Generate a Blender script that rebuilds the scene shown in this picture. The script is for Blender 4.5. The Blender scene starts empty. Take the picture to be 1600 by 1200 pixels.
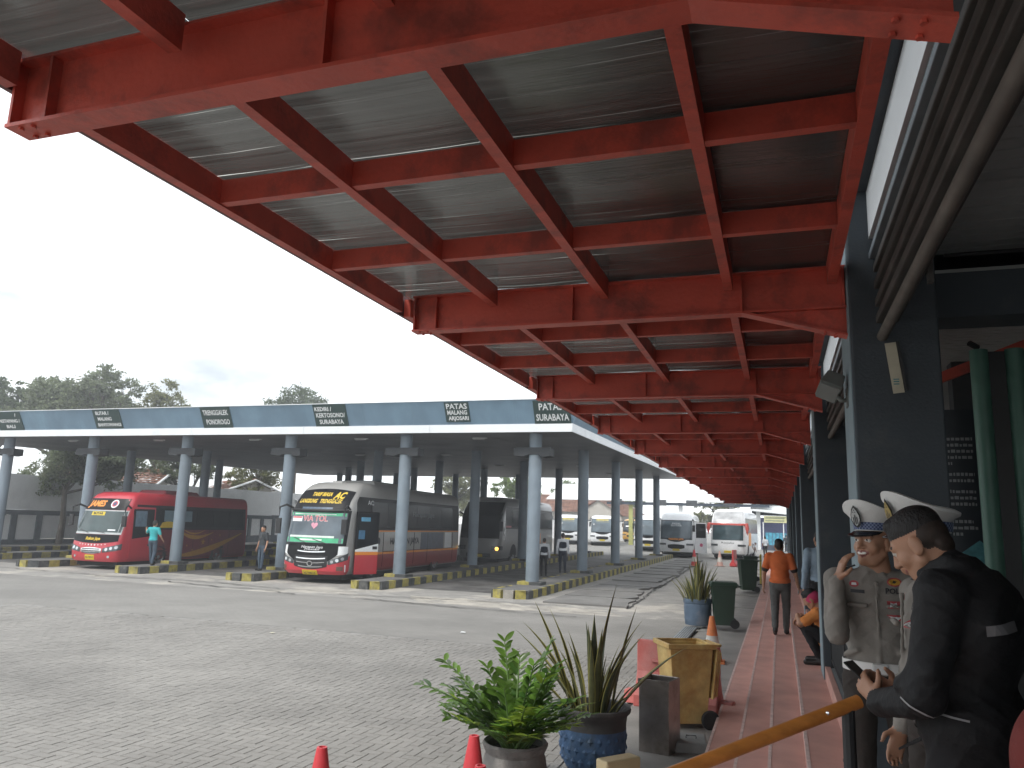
import bpy, bmesh, math, random
import numpy as np
from mathutils import Vector, Matrix, Euler
from mathutils.bvhtree import BVHTree
random.seed(7)
rng = np.random.default_rng(7)
scene = bpy.context.scene
COL = scene.collection
PI = math.pi

# ---------------------------------------------------------------- camera, sky, sun, exposure
H = 2.2
yaw, pit, rol = 0.33633941, 0.18166991, 0.03283425
_f = Vector((-math.sin(yaw) * math.cos(pit), math.cos(yaw) * math.cos(pit), math.sin(pit)))
_r = Vector((math.cos(yaw), math.sin(yaw), 0))
_u = _r.cross(_f)
_r2 = math.cos(rol) * _r + math.sin(rol) * _u
_u2 = -math.sin(rol) * _r + math.cos(rol) * _u
cd = bpy.data.cameras.new('camera')
cam = bpy.data.objects.new('camera', cd)
COL.objects.link(cam)
cam.matrix_world = Matrix(((_r2.x, _u2.x, -_f.x, 0), (_r2.y, _u2.y, -_f.y, 0), (_r2.z, _u2.z, -_f.z, H), (0, 0, 0, 1)))
cd.sensor_width = 36
cd.lens = 27.0
cd.clip_start = 0.05
cd.clip_end = 3000
scene.camera = cam

world = bpy.data.worlds.new('World')
scene.world = world
world.use_nodes = True
nt = world.node_tree
nt.nodes.clear()
wo = nt.nodes.new('ShaderNodeOutputWorld')
bg = nt.nodes.new('ShaderNodeBackground')
sky = nt.nodes.new('ShaderNodeTexSky')
sky.sky_type = 'NISHITA'
sky.sun_disc = False
SUN_EL, SUN_AZ = math.radians(52), math.radians(203)      # azimuth clockwise from +Y
sky.sun_elevation = SUN_EL
sky.sun_rotation = SUN_AZ
tc = nt.nodes.new('ShaderNodeTexCoord')
mp = nt.nodes.new('ShaderNodeMapping')
mp.inputs['Scale'].default_value = (1.0, 1.0, 2.6)
mp.inputs['Location'].default_value = (0.37, 0.1, 0.55)
nz = nt.nodes.new('ShaderNodeTexNoise')
nz.inputs['Scale'].default_value = 2.1
nz.inputs['Detail'].default_value = 7
nz.inputs['Roughness'].default_value = 0.55
rp = nt.nodes.new('ShaderNodeValToRGB')
rp.color_ramp.elements[0].position = 0.38
rp.color_ramp.elements[0].color = (4.2, 4.5, 4.65, 1)
rp.color_ramp.elements[1].position = 0.56
rp.color_ramp.elements[1].color = (11.0, 11.2, 11.4, 1)
e = rp.color_ramp.elements.new(0.72)
e.color = (9.2, 10.2, 10.6, 1)
mx = nt.nodes.new('ShaderNodeMix')
mx.data_type = 'RGBA'
mx.inputs[0].default_value = 0.86
L = nt.links
L.new(tc.outputs['Generated'], mp.inputs['Vector'])
L.new(mp.outputs['Vector'], nz.inputs['Vector'])
L.new(nz.outputs['Fac'], rp.inputs['Fac'])
L.new(sky.outputs['Color'], mx.inputs[6])
L.new(rp.outputs['Color'], mx.inputs[7])
L.new(mx.outputs[2], bg.inputs['Color'])
bg.inputs['Strength'].default_value = 0.14
L.new(bg.outputs['Background'], wo.inputs['Surface'])

sd = bpy.data.lights.new('sun', 'SUN')
sd.energy = 1.5
sd.angle = math.radians(11)
sd.color = (1.0, 0.96, 0.9)
sun = bpy.data.objects.new('sun', sd)
COL.objects.link(sun)
_sd = Vector((math.sin(SUN_AZ) * math.cos(SUN_EL), math.cos(SUN_AZ) * math.cos(SUN_EL), math.sin(SUN_EL)))
sun.rotation_euler = _sd.to_track_quat('Z', 'Y').to_euler()
sun.location = (-20, -20, 60)

scene.view_settings.view_transform = 'Standard'
scene.view_settings.look = 'None'
scene.view_settings.exposure = 0.6
scene.view_settings.gamma = 1.0
scene.view_settings.use_curve_mapping = False

# ---------------------------------------------------------------- materials
MATS = {}
def mat(name, col, rough=0.6, metal=0.0, var=0.12, scale=6.0, bump=0.0, bscale=None, spec=None, coat=0.0, stretch=None,
        dirt_shade=None, dscale=1.5, dlo=0.5, dhi=0.75, island=0.0, emit=None, obj=True):
    """principled material whose colour is broken up by noise; dirt = (colour) mixed through a large noise"""
    if name in MATS:
        return MATS[name]
    m = bpy.data.materials.new(name)
    m.use_nodes = True
    t = m.node_tree
    b = t.nodes['Principled BSDF']
    c = (*col, 1)
    g = t.nodes.new('ShaderNodeNewGeometry') if not obj else t.nodes.new('ShaderNodeTexCoord')
    vec = g.outputs['Position'] if not obj else g.outputs['Object']
    if stretch:
        q = t.nodes.new('ShaderNodeMapping')
        q.inputs['Scale'].default_value = stretch
        t.links.new(vec, q.inputs['Vector'])
        vec = q.outputs['Vector']
    n = t.nodes.new('ShaderNodeTexNoise')
    n.inputs['Scale'].default_value = scale
    n.inputs['Detail'].default_value = 5
    t.links.new(vec, n.inputs['Vector'])
    r = t.nodes.new('ShaderNodeMapRange')
    r.inputs['From Min'].default_value = 0.3
    r.inputs['From Max'].default_value = 0.7
    r.inputs['To Min'].default_value = 1 - var
    r.inputs['To Max'].default_value = 1 + var
    t.links.new(n.outputs['Fac'], r.inputs['Value'])
    fac = r.outputs['Result']
    if island:
        gi = t.nodes.new('ShaderNodeNewGeometry')
        oi = t.nodes.new('ShaderNodeObjectInfo')
        ad = t.nodes.new('ShaderNodeMath'); ad.operation = 'ADD'
        t.links.new(gi.outputs['Random Per Island'], ad.inputs[0])
        t.links.new(oi.outputs['Random'], ad.inputs[1])
        fr = t.nodes.new('ShaderNodeMath'); fr.operation = 'FRACT'
        t.links.new(ad.outputs[0], fr.inputs[0])
        mr = t.nodes.new('ShaderNodeMapRange')
        mr.inputs['To Min'].default_value = 1 - island
        mr.inputs['To Max'].default_value = 1 + island
        t.links.new(fr.outputs[0], mr.inputs['Value'])
        mu = t.nodes.new('ShaderNodeMath'); mu.operation = 'MULTIPLY'
        t.links.new(fac, mu.inputs[0]); t.links.new(mr.outputs['Result'], mu.inputs[1])
        fac = mu.outputs[0]
    src = None
    if dirt_shade is not None:
        n2 = t.nodes.new('ShaderNodeTexNoise')
        n2.inputs['Scale'].default_value = dscale
        n2.inputs['Detail'].default_value = 8
        n2.inputs['Roughness'].default_value = 0.65
        t.links.new(vec, n2.inputs['Vector'])
        cr = t.nodes.new('ShaderNodeMapRange')
        cr.inputs['From Min'].default_value = dlo
        cr.inputs['From Max'].default_value = dhi
        t.links.new(n2.outputs['Fac'], cr.inputs['Value'])
        dm = t.nodes.new('ShaderNodeMix'); dm.data_type = 'RGBA'
        dm.inputs[6].default_value = c
        dm.inputs[7].default_value = (*dirt_shade, 1)
        t.links.new(cr.outputs['Result'], dm.inputs[0])
        src = dm.outputs[2]
    vm = t.nodes.new('ShaderNodeVectorMath'); vm.operation = 'SCALE'
    if src is not None:
        t.links.new(src, vm.inputs[0])
    else:
        vm.inputs[0].default_value = col
    t.links.new(fac, vm.inputs['Scale'])
    t.links.new(vm.outputs['Vector'], b.inputs['Base Color'])
    b.inputs['Roughness'].default_value = rough
    b.inputs['Metallic'].default_value = metal
    if spec is not None:
        b.inputs['Specular IOR Level'].default_value = spec
    if coat:
        b.inputs['Coat Weight'].default_value = coat
        b.inputs['Coat Roughness'].default_value = 0.08
    if bump:
        n3 = t.nodes.new('ShaderNodeTexNoise')
        n3.inputs['Scale'].default_value = bscale or scale * 8
        n3.inputs['Detail'].default_value = 4
        t.links.new(vec, n3.inputs['Vector'])
        bp = t.nodes.new('ShaderNodeBump')
        bp.inputs['Strength'].default_value = bump
        bp.inputs['Distance'].default_value = 0.02
        t.links.new(n3.outputs['Fac'], bp.inputs['Height'])
        t.links.new(bp.outputs['Normal'], b.inputs['Normal'])
    if emit:
        b.inputs['Emission Color'].default_value = (*emit[0], 1)
        b.inputs['Emission Strength'].default_value = emit[1]
    MATS[name] = m
    return m

RED = mat('red steel paint', (0.60, 0.100, 0.066), 0.45, var=0.2, scale=2.5, bump=0.15, bscale=40, dirt_shade=(0.27, 0.060, 0.045), dscale=2.6, dlo=0.50, dhi=0.66)
NAVY = mat('slate blue wall paint', (0.050, 0.062, 0.073), 0.7, var=0.16, scale=2, bump=0.15, bscale=60, obj=False, dirt_shade=(0.075, 0.085, 0.09), dscale=3.0, dlo=0.56, dhi=0.74)
LIGHTBLUE = mat('sky lit column side', (0.23, 0.30, 0.33), 0.75, var=0.1, scale=3, obj=False)
COLGREY = mat('blue grey column paint', (0.19, 0.235, 0.275), 0.6, var=0.12, scale=1.3, bump=0.08, bscale=40, dirt_shade=(0.15, 0.18, 0.20), dscale=0.9, obj=False)
SOFFIT = mat('grey soffit paint', (0.115, 0.117, 0.12), 0.5, var=0.2, scale=0.5, dirt_shade=(0.07, 0.07, 0.07), dscale=0.35, dlo=0.45, dhi=0.7, obj=False)
FASCIA = mat('blue fascia panel', (0.155, 0.245, 0.325), 0.5, var=0.12, scale=1.2, dirt_shade=(0.18, 0.285, 0.37), dscale=0.6, obj=False, stretch=(1, 1, 0.3))
WHITE = mat('white paint', (0.78, 0.80, 0.80), 0.5, var=0.06, scale=2, obj=False)
SIGNGREEN = mat('dark green sign panel', (0.022, 0.05, 0.045), 0.6, var=0.1)
SIGNWHITE = mat('white sign print', (0.72, 0.74, 0.74), 0.6, var=0.02)
KY = mat('yellow kerb paint', (0.34, 0.29, 0.065), 0.8, var=0.25, scale=9, dirt_shade=(0.20, 0.18, 0.10), dscale=5, dlo=0.45, dhi=0.7, obj=False)
KB = mat('black kerb paint', (0.055, 0.058, 0.058), 0.85, var=0.3, scale=9, dirt_shade=(0.14, 0.135, 0.12), dscale=5, dlo=0.5, dhi=0.75, obj=False)
CONC = mat('worn concrete', (0.245, 0.235, 0.218), 0.9, var=0.12, scale=2.5, bump=0.25, bscale=30, dirt_shade=(0.17, 0.165, 0.155), dscale=0.6, dlo=0.4, dhi=0.7, obj=False)
CONCL = mat('pale broken concrete', (0.40, 0.37, 0.32), 0.92, var=0.22, scale=3.5, bump=0.5, bscale=14, dirt_shade=(0.25, 0.235, 0.21), dscale=0.9, dlo=0.42, dhi=0.62, obj=False)
SLAB = mat('grey road slab', (0.185, 0.18, 0.17), 0.9, var=0.15, scale=1.2, bump=0.25, bscale=25, dirt_shade=(0.125, 0.12, 0.115), dscale=0.5, dlo=0.4, dhi=0.7, obj=False)
ISL = mat('island top concrete', (0.13, 0.127, 0.122), 0.9, var=0.15, scale=1.5, bump=0.2, bscale=25, obj=False)
PAVER = mat('grey paver', (0.225, 0.215, 0.198), 0.9, var=0.14, scale=0.7, bump=0.35, bscale=90, dirt_shade=(0.19, 0.182, 0.168), dscale=0.22, dlo=0.42, dhi=0.62, island=0.06, obj=False)
JOINT = mat('dark joint grit', (0.18, 0.172, 0.158), 0.95, var=0.3, scale=40, dirt_shade=(0.26, 0.25, 0.235), dscale=0.7, dlo=0.40, dhi=0.58, obj=False)
PINK = mat('pink step paint', (0.55, 0.305, 0.255), 0.7, var=0.10, scale=3, bump=0.1, bscale=40, dirt_shade=(0.45, 0.255, 0.215), dscale=1.2, dlo=0.45, dhi=0.7, obj=False)
NOSE = mat('worn step nosing', (0.60, 0.45, 0.41), 0.75, var=0.2, scale=12, obj=False)
TILE = mat('grey floor tile', (0.21, 0.23, 0.235), 0.45, var=0.12, scale=2, obj=False)
BLACK = mat('black plastic', (0.015, 0.015, 0.016), 0.5, var=0.15)
RUBBER = mat('black rubber', (0.02, 0.02, 0.02), 0.85, var=0.2)
STEEL = mat('dull stainless steel', (0.30, 0.27, 0.25), 0.32, metal=0.85, var=0.25, scale=5, dirt_shade=(0.14, 0.12, 0.10), dscale=4)
CHROME = mat('chrome', (0.7, 0.71, 0.72), 0.15, metal=1.0, var=0.03)
IRON = mat('black painted iron', (0.02, 0.022, 0.024), 0.5, var=0.2)
RAILGREY = mat('worn grey rail', (0.14, 0.15, 0.15), 0.5, metal=0.3, var=0.2)

# ---------------------------------------------------------------- mesh helpers
class MB:
    def __init__(s):
        s.v, s.f, s.m = [], [], []
    def add(s, vs, fs, mi=0):
        o = len(s.v)
        s.v.extend([tuple(p) for p in vs])
        for q in fs:
            s.f.append(tuple(i + o for i in q)); s.m.append(mi)
        return s
    def box(s, x0, x1, y0, y1, z0, z1, mi=0, M=None):
        vs = [(x0, y0, z0), (x1, y0, z0), (x1, y1, z0), (x0, y1, z0), (x0, y0, z1), (x1, y0, z1), (x1, y1, z1), (x0, y1, z1)]
        if M is not None:
            vs = [tuple(M @ Vector(p)) for p in vs]
        return s.add(vs, [(0, 3, 2, 1), (4, 5, 6, 7), (0, 1, 5, 4), (1, 2, 6, 5), (2, 3, 7, 6), (3, 0, 4, 7)], mi)
    def taper(s, x0, x1, y0, y1, z0, z1, k, mi=0, ky=None):
        """box whose top is scaled by k about its centre"""
        ky = k if ky is None else ky
        cx, cy = (x0 + x1) / 2, (y0 + y1) / 2
        a = [(x0, y0), (x1, y0), (x1, y1), (x0, y1)]
        vs = [(p[0], p[1], z0) for p in a] + [(cx + (p[0] - cx) * k, cy + (p[1] - cy) * ky, z1) for p in a]
        return s.add(vs, [(0, 3, 2, 1), (4, 5, 6, 7), (0, 1, 5, 4), (1, 2, 6, 5), (2, 3, 7, 6), (3, 0, 4, 7)], mi)
    def tube(s, pts, r, n=8, mi=0, caps=True):
        pts = [Vector(p) for p in pts]
        rs = r if isinstance(r, (list, tuple)) else [r] * len(pts)
        vs, fs = [], []
        ref = None
        for i, p in enumerate(pts):
            d = (pts[min(i + 1, len(pts) - 1)] - pts[max(i - 1, 0)])
            if d.length < 1e-9:
                d = Vector((0, 0, 1))
            d.normalize()
            if ref is None:
                ref = Vector((0, 0, 1)) if abs(d.z) < 0.9 else Vector((1, 0, 0))
            a = d.cross(ref).normalized(); b = d.cross(a).normalized()
            for k in range(n):
                t = 2 * PI * k / n
                vs.append(p + (a * math.cos(t) + b * math.sin(t)) * rs[i])
        for i in range(len(pts) - 1):
            for k in range(n):
                k2 = (k + 1) % n
                fs.append((i * n + k, i * n + k2, (i + 1) * n + k2, (i + 1) * n + k))
        if caps:
            fs.append(tuple(range(n))[::-1]); fs.append(tuple((len(pts) - 1) * n + k for k in range(n)))
        return s.add(vs, fs, mi)
    def lathe(s, prof, n=24, c=(0, 0, 0), mi=0, sx=1, sy=1):
        vs, fs = [], []
        for (r, z) in prof:
            for k in range(n):
                t = 2 * PI * k / n
                vs.append((c[0] + r * sx * math.cos(t), c[1] + r * sy * math.sin(t), c[2] + z))
        for i in range(len(prof) - 1):
            for k in range(n):
                k2 = (k + 1) % n
                fs.append((i * n + k, i * n + k2, (i + 1) * n + k2, (i + 1) * n + k))
        return s.add(vs, fs, mi)
    def prism(s, poly, d, axis='z', a=0.0, mi=0):
        """poly (2D) extruded from a to a+d along axis"""
        n = len(poly)
        def P(p, t):
            return {'z': (p[0], p[1], t), 'y': (p[0], t, p[1]), 'x': (t, p[0], p[1])}[axis]
        vs = [P(p, a) for p in poly] + [P(p, a + d) for p in poly]
        fs = [tuple(range(n))[::-1], tuple(range(n, 2 * n))] + [(i, (i + 1) % n, n + (i + 1) % n, n + i) for i in range(n)]
        return s.add(vs, fs, mi)
    def mesh(s, name, mats, smooth=False, fix=True):
        me = bpy.data.meshes.new(name)
        me.from_pydata(s.v, [], s.f)
        for q in (mats if isinstance(mats, (list, tuple)) else [mats]):
            me.materials.append(q)
        me.polygons.foreach_set('material_index', s.m)
        if fix:
            bm = bmesh.new(); bm.from_mesh(me)
            bmesh.ops.recalc_face_normals(bm, faces=bm.faces)
            bm.to_mesh(me); bm.free()
        if smooth:
            me.polygons.foreach_set('use_smooth', [True] * len(me.polygons))
        me.update()
        return me
    def build(s, name, mats, parent=None, smooth=False, bevel=0.0, loc=None, seg=2, fix=True):
        o = bpy.data.objects.new(name, s.mesh(name, mats, smooth, fix))
        COL.objects.link(o)
        if parent is not None:
            o.parent = parent
        if loc is not None:
            o.location = loc
        if bevel:
            b = o.modifiers.new('edge', 'BEVEL'); b.width = bevel; b.segments = seg; b.limit_method = 'ANGLE'; b.angle_limit = math.radians(40)
        if smooth:
            w = o.modifiers.new('ang', 'WEIGHTED_NORMAL') if False else None
            try:
                o.data.set_sharp_from_angle(angle=math.radians(38))
            except Exception:
                pass
        return o

def tag(o, label=None, cat=None, group=None, kind=None):
    if label: o['label'] = label
    if cat: o['category'] = cat
    if group: o['group'] = group
    if kind: o['kind'] = kind
    return o

def thing(name, label, cat, loc=(0, 0, 0), rz=0.0, group=None):
    o = bpy.data.objects.new(name, None)
    o.empty_display_size = 0.2
    COL.objects.link(o)
    o.location = loc
    o.rotation_euler = (0, 0, rz)
    return tag(o, label, cat, group)

def structure(name, label=None):
    o = bpy.data.objects.new(name, None); COL.objects.link(o)
    return tag(o, label, None, None, 'structure')

def share(name, me, parent, loc=(0, 0, 0), rot=(0, 0, 0), scale=(1, 1, 1)):
    o = bpy.data.objects.new(name, me); COL.objects.link(o)
    o.parent = parent; o.location = loc; o.rotation_euler = rot; o.scale = scale
    return o

def copy_tree(o, parent=None):
    c = o.copy(); COL.objects.link(c)
    if parent is not None:
        c.parent = parent
    for ch in list(o.children):
        copy_tree(ch, c)
    return c

def text_mesh(s, size=1.0, extrude=0.004, shear=0.0, bold=0.0, squash=1.0, align='CENTER'):
    cu = bpy.data.curves.new('lettering', 'FONT')
    cu.body = s; cu.size = size; cu.extrude = extrude; cu.shear = shear; cu.offset = bold
    cu.align_x = align; cu.align_y = 'CENTER'; cu.resolution_u = 2
    o = bpy.data.objects.new('lettering', cu)
    me = bpy.data.meshes.new_from_object(o)
    bpy.data.objects.remove(o)
    v = np.zeros(len(me.vertices) * 3); me.vertices.foreach_get('co', v); v = v.reshape(-1, 3)
    v[:, 0] *= squash
    me.vertices.foreach_set('co', v.ravel()); me.update()
    return me, v

def text_obj(s, m, M, parent=None, size=1.0, name='lettering', fit=None, **k):
    """flat lettering; M maps text x,y,z(out) to the parent's space; fit = wanted width"""
    me, v = text_mesh(s, size, **k)
    if fit and len(v):
        w = v[:, 0].max() - v[:, 0].min()
        v[:, 0] *= fit / max(w, 1e-6)
        me.vertices.foreach_set('co', v.ravel())
    me.transform(M)
    me.materials.clear(); me.materials.append(m)
    o = bpy.data.objects.new(name, me); COL.objects.link(o)
    if parent is not None: o.parent = parent
    return o

def front_M(x, y, z):            # text facing -Y, upright
    return Matrix(((1, 0, 0, x), (0, 0, -1, y), (0, 1, 0, z), (0, 0, 0, 1)))

def gz(y):
    """height of the ground along the walkway direction"""
    xs = (-400, 14, 21, 25, 60, 90, 150, 3000); zs = (0, 0, -.1, -.1, .2, .46, .6, .6)
    return float(np.interp(y, xs, zs))

# ================================================================ THE GROUND
def strip_mesh(name, m, x0, x1, ys, dz, parent=None, nx=1, jit=0.0, kind=None):
    mb = MB()
    xs = np.linspace(x0, x1, nx + 1)
    vs = []
    for y in ys:
        for x in xs:
            vs.append((x + (random.uniform(-jit, jit) if jit else 0), y, gz(y) + dz))
    fs = []
    w = nx + 1
    for j in range(len(ys) - 1):
        for i in range(nx):
            fs.append((j * w + i, j * w + i + 1, (j + 1) * w + i + 1, (j + 1) * w + i))
    mb.add(vs, fs)
    return mb.build(name, m, parent, fix=False)

GY = [-300, 0, 14, 17, 21, 25, 35, 45, 60, 75, 90, 120, 150, 300, 900, 1800]
ground = strip_mesh('ground', CONC, -900, 900, GY, -0.012)
tag(ground, kind='structure')

# bed of grit that shows in the joints between the pavers
bed = strip_mesh('paving_bed', JOINT, -60, -2.02, [-20, 0, 8, 14, 17, 21, 21.4], -0.0005, ground)
# far pavers: brick-patterned sheet beyond the separately laid ones
def brick_mat():
    m = bpy.data.materials.new('distant paving'); m.use_nodes = True
    t = m.node_tree; b = t.nodes['Principled BSDF']
    g = t.nodes.new('ShaderNodeNewGeometry')
    br = t.nodes.new('ShaderNodeTexBrick')
    br.inputs['Scale'].default_value = 1.0
    br.inputs['Brick Width'].default_value = 0.21
    br.inputs['Row Height'].default_value = 0.105
    br.inputs['Mortar Size'].default_value = 0.005
    br.inputs['Color1'].default_value = (0.232, 0.222, 0.205, 1)
    br.inputs['Color2'].default_value = (0.21, 0.202, 0.187, 1)
    br.inputs['Mortar'].default_value = (0.17, 0.163, 0.15, 1)
    t.links.new(g.outputs['Position'], br.inputs['Vector'])
    n = t.nodes.new('ShaderNodeTexNoise'); n.inputs['Scale'].default_value = 0.22; n.inputs['Detail'].default_value = 8; n.inputs['Roughness'].default_value = 0.65
    t.links.new(g.outputs['Position'], n.inputs['Vector'])
    r = t.nodes.new('ShaderNodeMapRange'); r.inputs['From Min'].default_value = 0.42; r.inputs['From Max'].default_value = 0.62
    r.inputs['To Min'].default_value = 1.0; r.inputs['To Max'].default_value = 0.76
    t.links.new(n.outputs['Fac'], r.inputs['Value'])
    v = t.nodes.new('ShaderNodeVectorMath'); v.operation = 'SCALE'
    t.links.new(br.outputs['Color'], v.inputs[0]); t.links.new(r.outputs['Result'], v.inputs['Scale'])
    t.links.new(v.outputs['Vector'], b.inputs['Base Color'])
    b.inputs['Roughness'].default_value = 0.92
    return m
BRICK = brick_mat()

CAMI = cam.matrix_world.inverted()
def px(x, y, z):
    p = CAMI @ Vector((x, y, z))
    if p.z > -0.1:
        return None
    return 800 + 1200 * p.x / -p.z, 600 - 1200 * p.y / -p.z
PW = 0.105
PY1 = 14.0
cand = []
for iy in range(int(4.5 / PW), int(PY1 / PW)):
    y = iy * PW
    for ix in range(int(-17 / PW), int(-2.05 / PW)):
        x = ix * PW
        c = (ix - iy) % 4
        if c == 0:
            q = (x, y, 1)
        elif c == 3:
            q = (x, y, 0)
        else:
            continue
        if q[0] + (2 if q[2] else 1) * PW > -2.02 or q[1] + 2 * PW > PY1:
            continue
        p = px(x + PW / 2, y + PW / 2, 0)
        if p is None or p[0] < -140 or p[1] > 1340 or p[0] > 1250:
            continue
        cand.append((q, (p[1] - 780)))
g = 0.0022
def pavbox(mb, x, y, horiz, dz):
    w, h = (2 * PW, PW) if horiz else (PW, 2 * PW)
    c = 0.004
    x0, x1, y0, y1 = x + g, x + w - g, y + g, y + h - g
    a = [(x0, y0, -0.006), (x1, y0, -0.006), (x1, y1, -0.006), (x0, y1, -0.006)]
    b = [(x0 + c, y0 + c, 0.0048 + dz), (x1 - c, y0 + c, 0.0048 + dz), (x1 - c, y1 - c, 0.0048 + dz), (x0 + c, y1 - c, 0.0048 + dz)]
    mb.add(a + b, [(4, 5, 6, 7), (0, 1, 5, 4), (1, 2, 6, 5), (2, 3, 7, 6), (3, 0, 4, 7)])
cand.sort(key=lambda t: -t[1])
inframe = [t for t in cand if (lambda p: p and 0 < p[0] < 1600 and p[1] < 1200)(px(t[0][0] + .1, t[0][1] + .1, 0))]
single = set(t[0] for t in inframe[:300])
pm = {}
for hz in (1, 0):
    for k in range(3):
        mb = MB(); pavbox(mb, 0, 0, hz, (-0.0015, 0, 0.0015)[k]); pm[hz, k] = mb.mesh('paver', PAVER)
for q in sorted(single):
    share('paver', pm[q[2], random.randrange(3)], ground, (q[0], q[1], 0))
mb = MB()
for q, s in cand:
    if q not in single:
        pavbox(mb, q[0], q[1], q[2], random.uniform(-0.002, 0.002))
tag(mb.build('pavers', PAVER, ground, fix=False), kind='stuff')
strip_mesh('yard_paving', BRICK, -60, -2.02, [PY1, 17, 19, 20.9], 0.003, ground)
strip_mesh('yard_paving', BRICK, -60, -17.1, [-20, PY1], 0.003, ground)
strip_mesh('yard_paving', BRICK, -17.1, -2.02, [-20, 4.4], 0.003, ground)

# rough concrete apron between paving and bays: irregular pale patches with cracked edges
def blob(name, m, cx, cy, rx, ry, dz, seed, n=44, parent=ground, rag=0.28):
    r_ = random.Random(seed); mb = MB()
    ph = [r_.uniform(0, 6.28) for _ in range(6)]
    vs = [(cx, cy, gz(cy) + dz)]
    for k in range(n):
        t = 2 * PI * k / n
        w = 1 + rag * (math.sin(2 * t + ph[0]) * .5 + math.sin(5 * t + ph[1]) * .35 + math.sin(9 * t + ph[2]) * .25 + r_.uniform(-.25, .25))
        x, y = cx + rx * w * math.cos(t), cy + ry * w * math.sin(t)
        vs.append((x, y, gz(y) + dz))
    mb.add(vs, [(0, 1 + k, 1 + (k + 1) % n) for k in range(n)])
    return mb.build(name, m, parent, fix=False)
APRON = mat('patchy apron concrete', (0.25, 0.24, 0.222), 0.92, var=0.16, scale=3, bump=0.35, bscale=20, dirt_shade=(0.37, 0.345, 0.305), dscale=0.42, dlo=0.50, dhi=0.58, obj=False)
strip_mesh('concrete_apron', APRON, -60, -2.0, [20.9, 21.6, 23, 24.2, 25.5], 0.004, ground, nx=60, jit=0.0)
for i, (cx, cy, rx, ry) in enumerate([(-7.0, 21.6, 2.2, .9), (-9.6, 22.3, 1.1, .7)]):
    blob('concrete_patch', CONCL, cx, cy, rx, ry, 0.008 + 0.0015 * i, i + 3, 70, rag=.5)
CRACK = mat('dark crack', (0.045, 0.043, 0.04), 0.95, var=0.3, scale=20, obj=False)
def crack(pts, w, dz=0.026, seed=0):
    r_ = random.Random(seed); mb = MB(); P = []
    for (a, b) in zip(pts[:-1], pts[1:]):
        n = max(2, int(math.dist(a, b) / 0.3))
        for k in range(n):
            t = k / n
            P.append((a[0] + (b[0] - a[0]) * t + r_.uniform(-.07, .07), a[1] + (b[1] - a[1]) * t + r_.uniform(-.07, .07)))
    P.append(pts[-1])
    vs, fs = [], []
    for i, p in enumerate(P):
        q = P[min(i + 1, len(P) - 1)]; o = P[max(i - 1, 0)]
        d = Vector((q[0] - o[0], q[1] - o[1])); d.normalize()
        ww = w * r_.uniform(.25, 1)
        nx_, ny_ = -d.y * ww / 2, d.x * ww / 2
        vs += [(p[0] - nx_, p[1] - ny_, gz(p[1]) + dz), (p[0] + nx_, p[1] + ny_, gz(p[1]) + dz)]
    for i in range(len(P) - 1):
        fs.append((2 * i, 2 * i + 1, 2 * i + 3, 2 * i + 2))
    mb.add(vs, fs)
    return mb.build('crack', CRACK, ground, fix=False)
for i, pts in enumerate([[(-30, 22.9), (-24, 22.5), (-18.5, 22.6), (-15.5, 22.0), (-13, 22.6)], [(-13, 21.6), (-9.5, 22.2), (-6, 22.7)], [(-20, 21.9), (-17.3, 21.3), (-15, 21.6)],
                         [(-12, 20.9), (-9, 20.3), (-5, 19.9)], [(-34, 22.3), (-28, 21.9)], [(-15.5, 21.2), (-14, 20.7)], [(-23.5, 22.1), (-20.5, 22.4)]]):
    crack(pts, 0.11, 0.03, i)
crack([(-1.86, 6), (-1.9, 10), (-1.95, 16.2)], 0.05, 0.006, 22)

# concrete strip by the steps, in bays
for i in range(12):
    y0 = -2 + i * 4.6
    mb = MB(); mb.box(-1.84, -0.76, y0 + .01, y0 + 4.58, -0.05, 0.004)
    if y0 < 50:
        o = mb.build('kerb_slab', CONC, ground, bevel=0.006)
        o.location.z = gz(y0 + 2.3) if y0 > 12 else 0.004

# road slabs in the lane beside the first island
for i in range(13):
    y0 = 23.2 + i * 2.6
    xr = -4.45 - (i % 3) * .17 - i * 0.06
    mb = MB()
    r_ = random.Random(i)
    n = 5
    edge = [(xr + r_.uniform(-.18, .18), y0 + .04 + 2.5 * k / n) for k in range(n + 1)]
    poly = [(-6.9, y0 + .03)] + edge + [(-6.9, y0 + 2.54)]
    mb.prism(poly, 0.07, 'z', -0.02)
    o = mb.build('road_slab', SLAB, ground)
    o.location.z = gz(y0 + 1.3) + r_.uniform(-.006, .01)
    o.rotation_euler.x = math.atan((gz(y0 + 2.6) - gz(y0)) / 2.6) if False else 0
crack([(-4.3, 23), (-4.55, 30), (-4.8, 40), (-5.2, 54)], 0.13, 0.012, 33)

# drain grate by the steps
gr = structure('drain_grate'); gr.location = (-2.03, 16.4, 0)
mb = MB(); mb.box(-.15, .15, 0, 2.6, -.03, .003); mb.build('drain_channel', mat('dark drain', (.07, .07, .07), .9), gr)
for k in range(6):
    mb = MB(); mb.box(-.14 + k * .048, -.11 + k * .048, 0, 2.6, .0035, .009); mb.build('bar', mat('grey grate steel', (.22, .24, .25), .5, .5, var=.2), gr)

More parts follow.
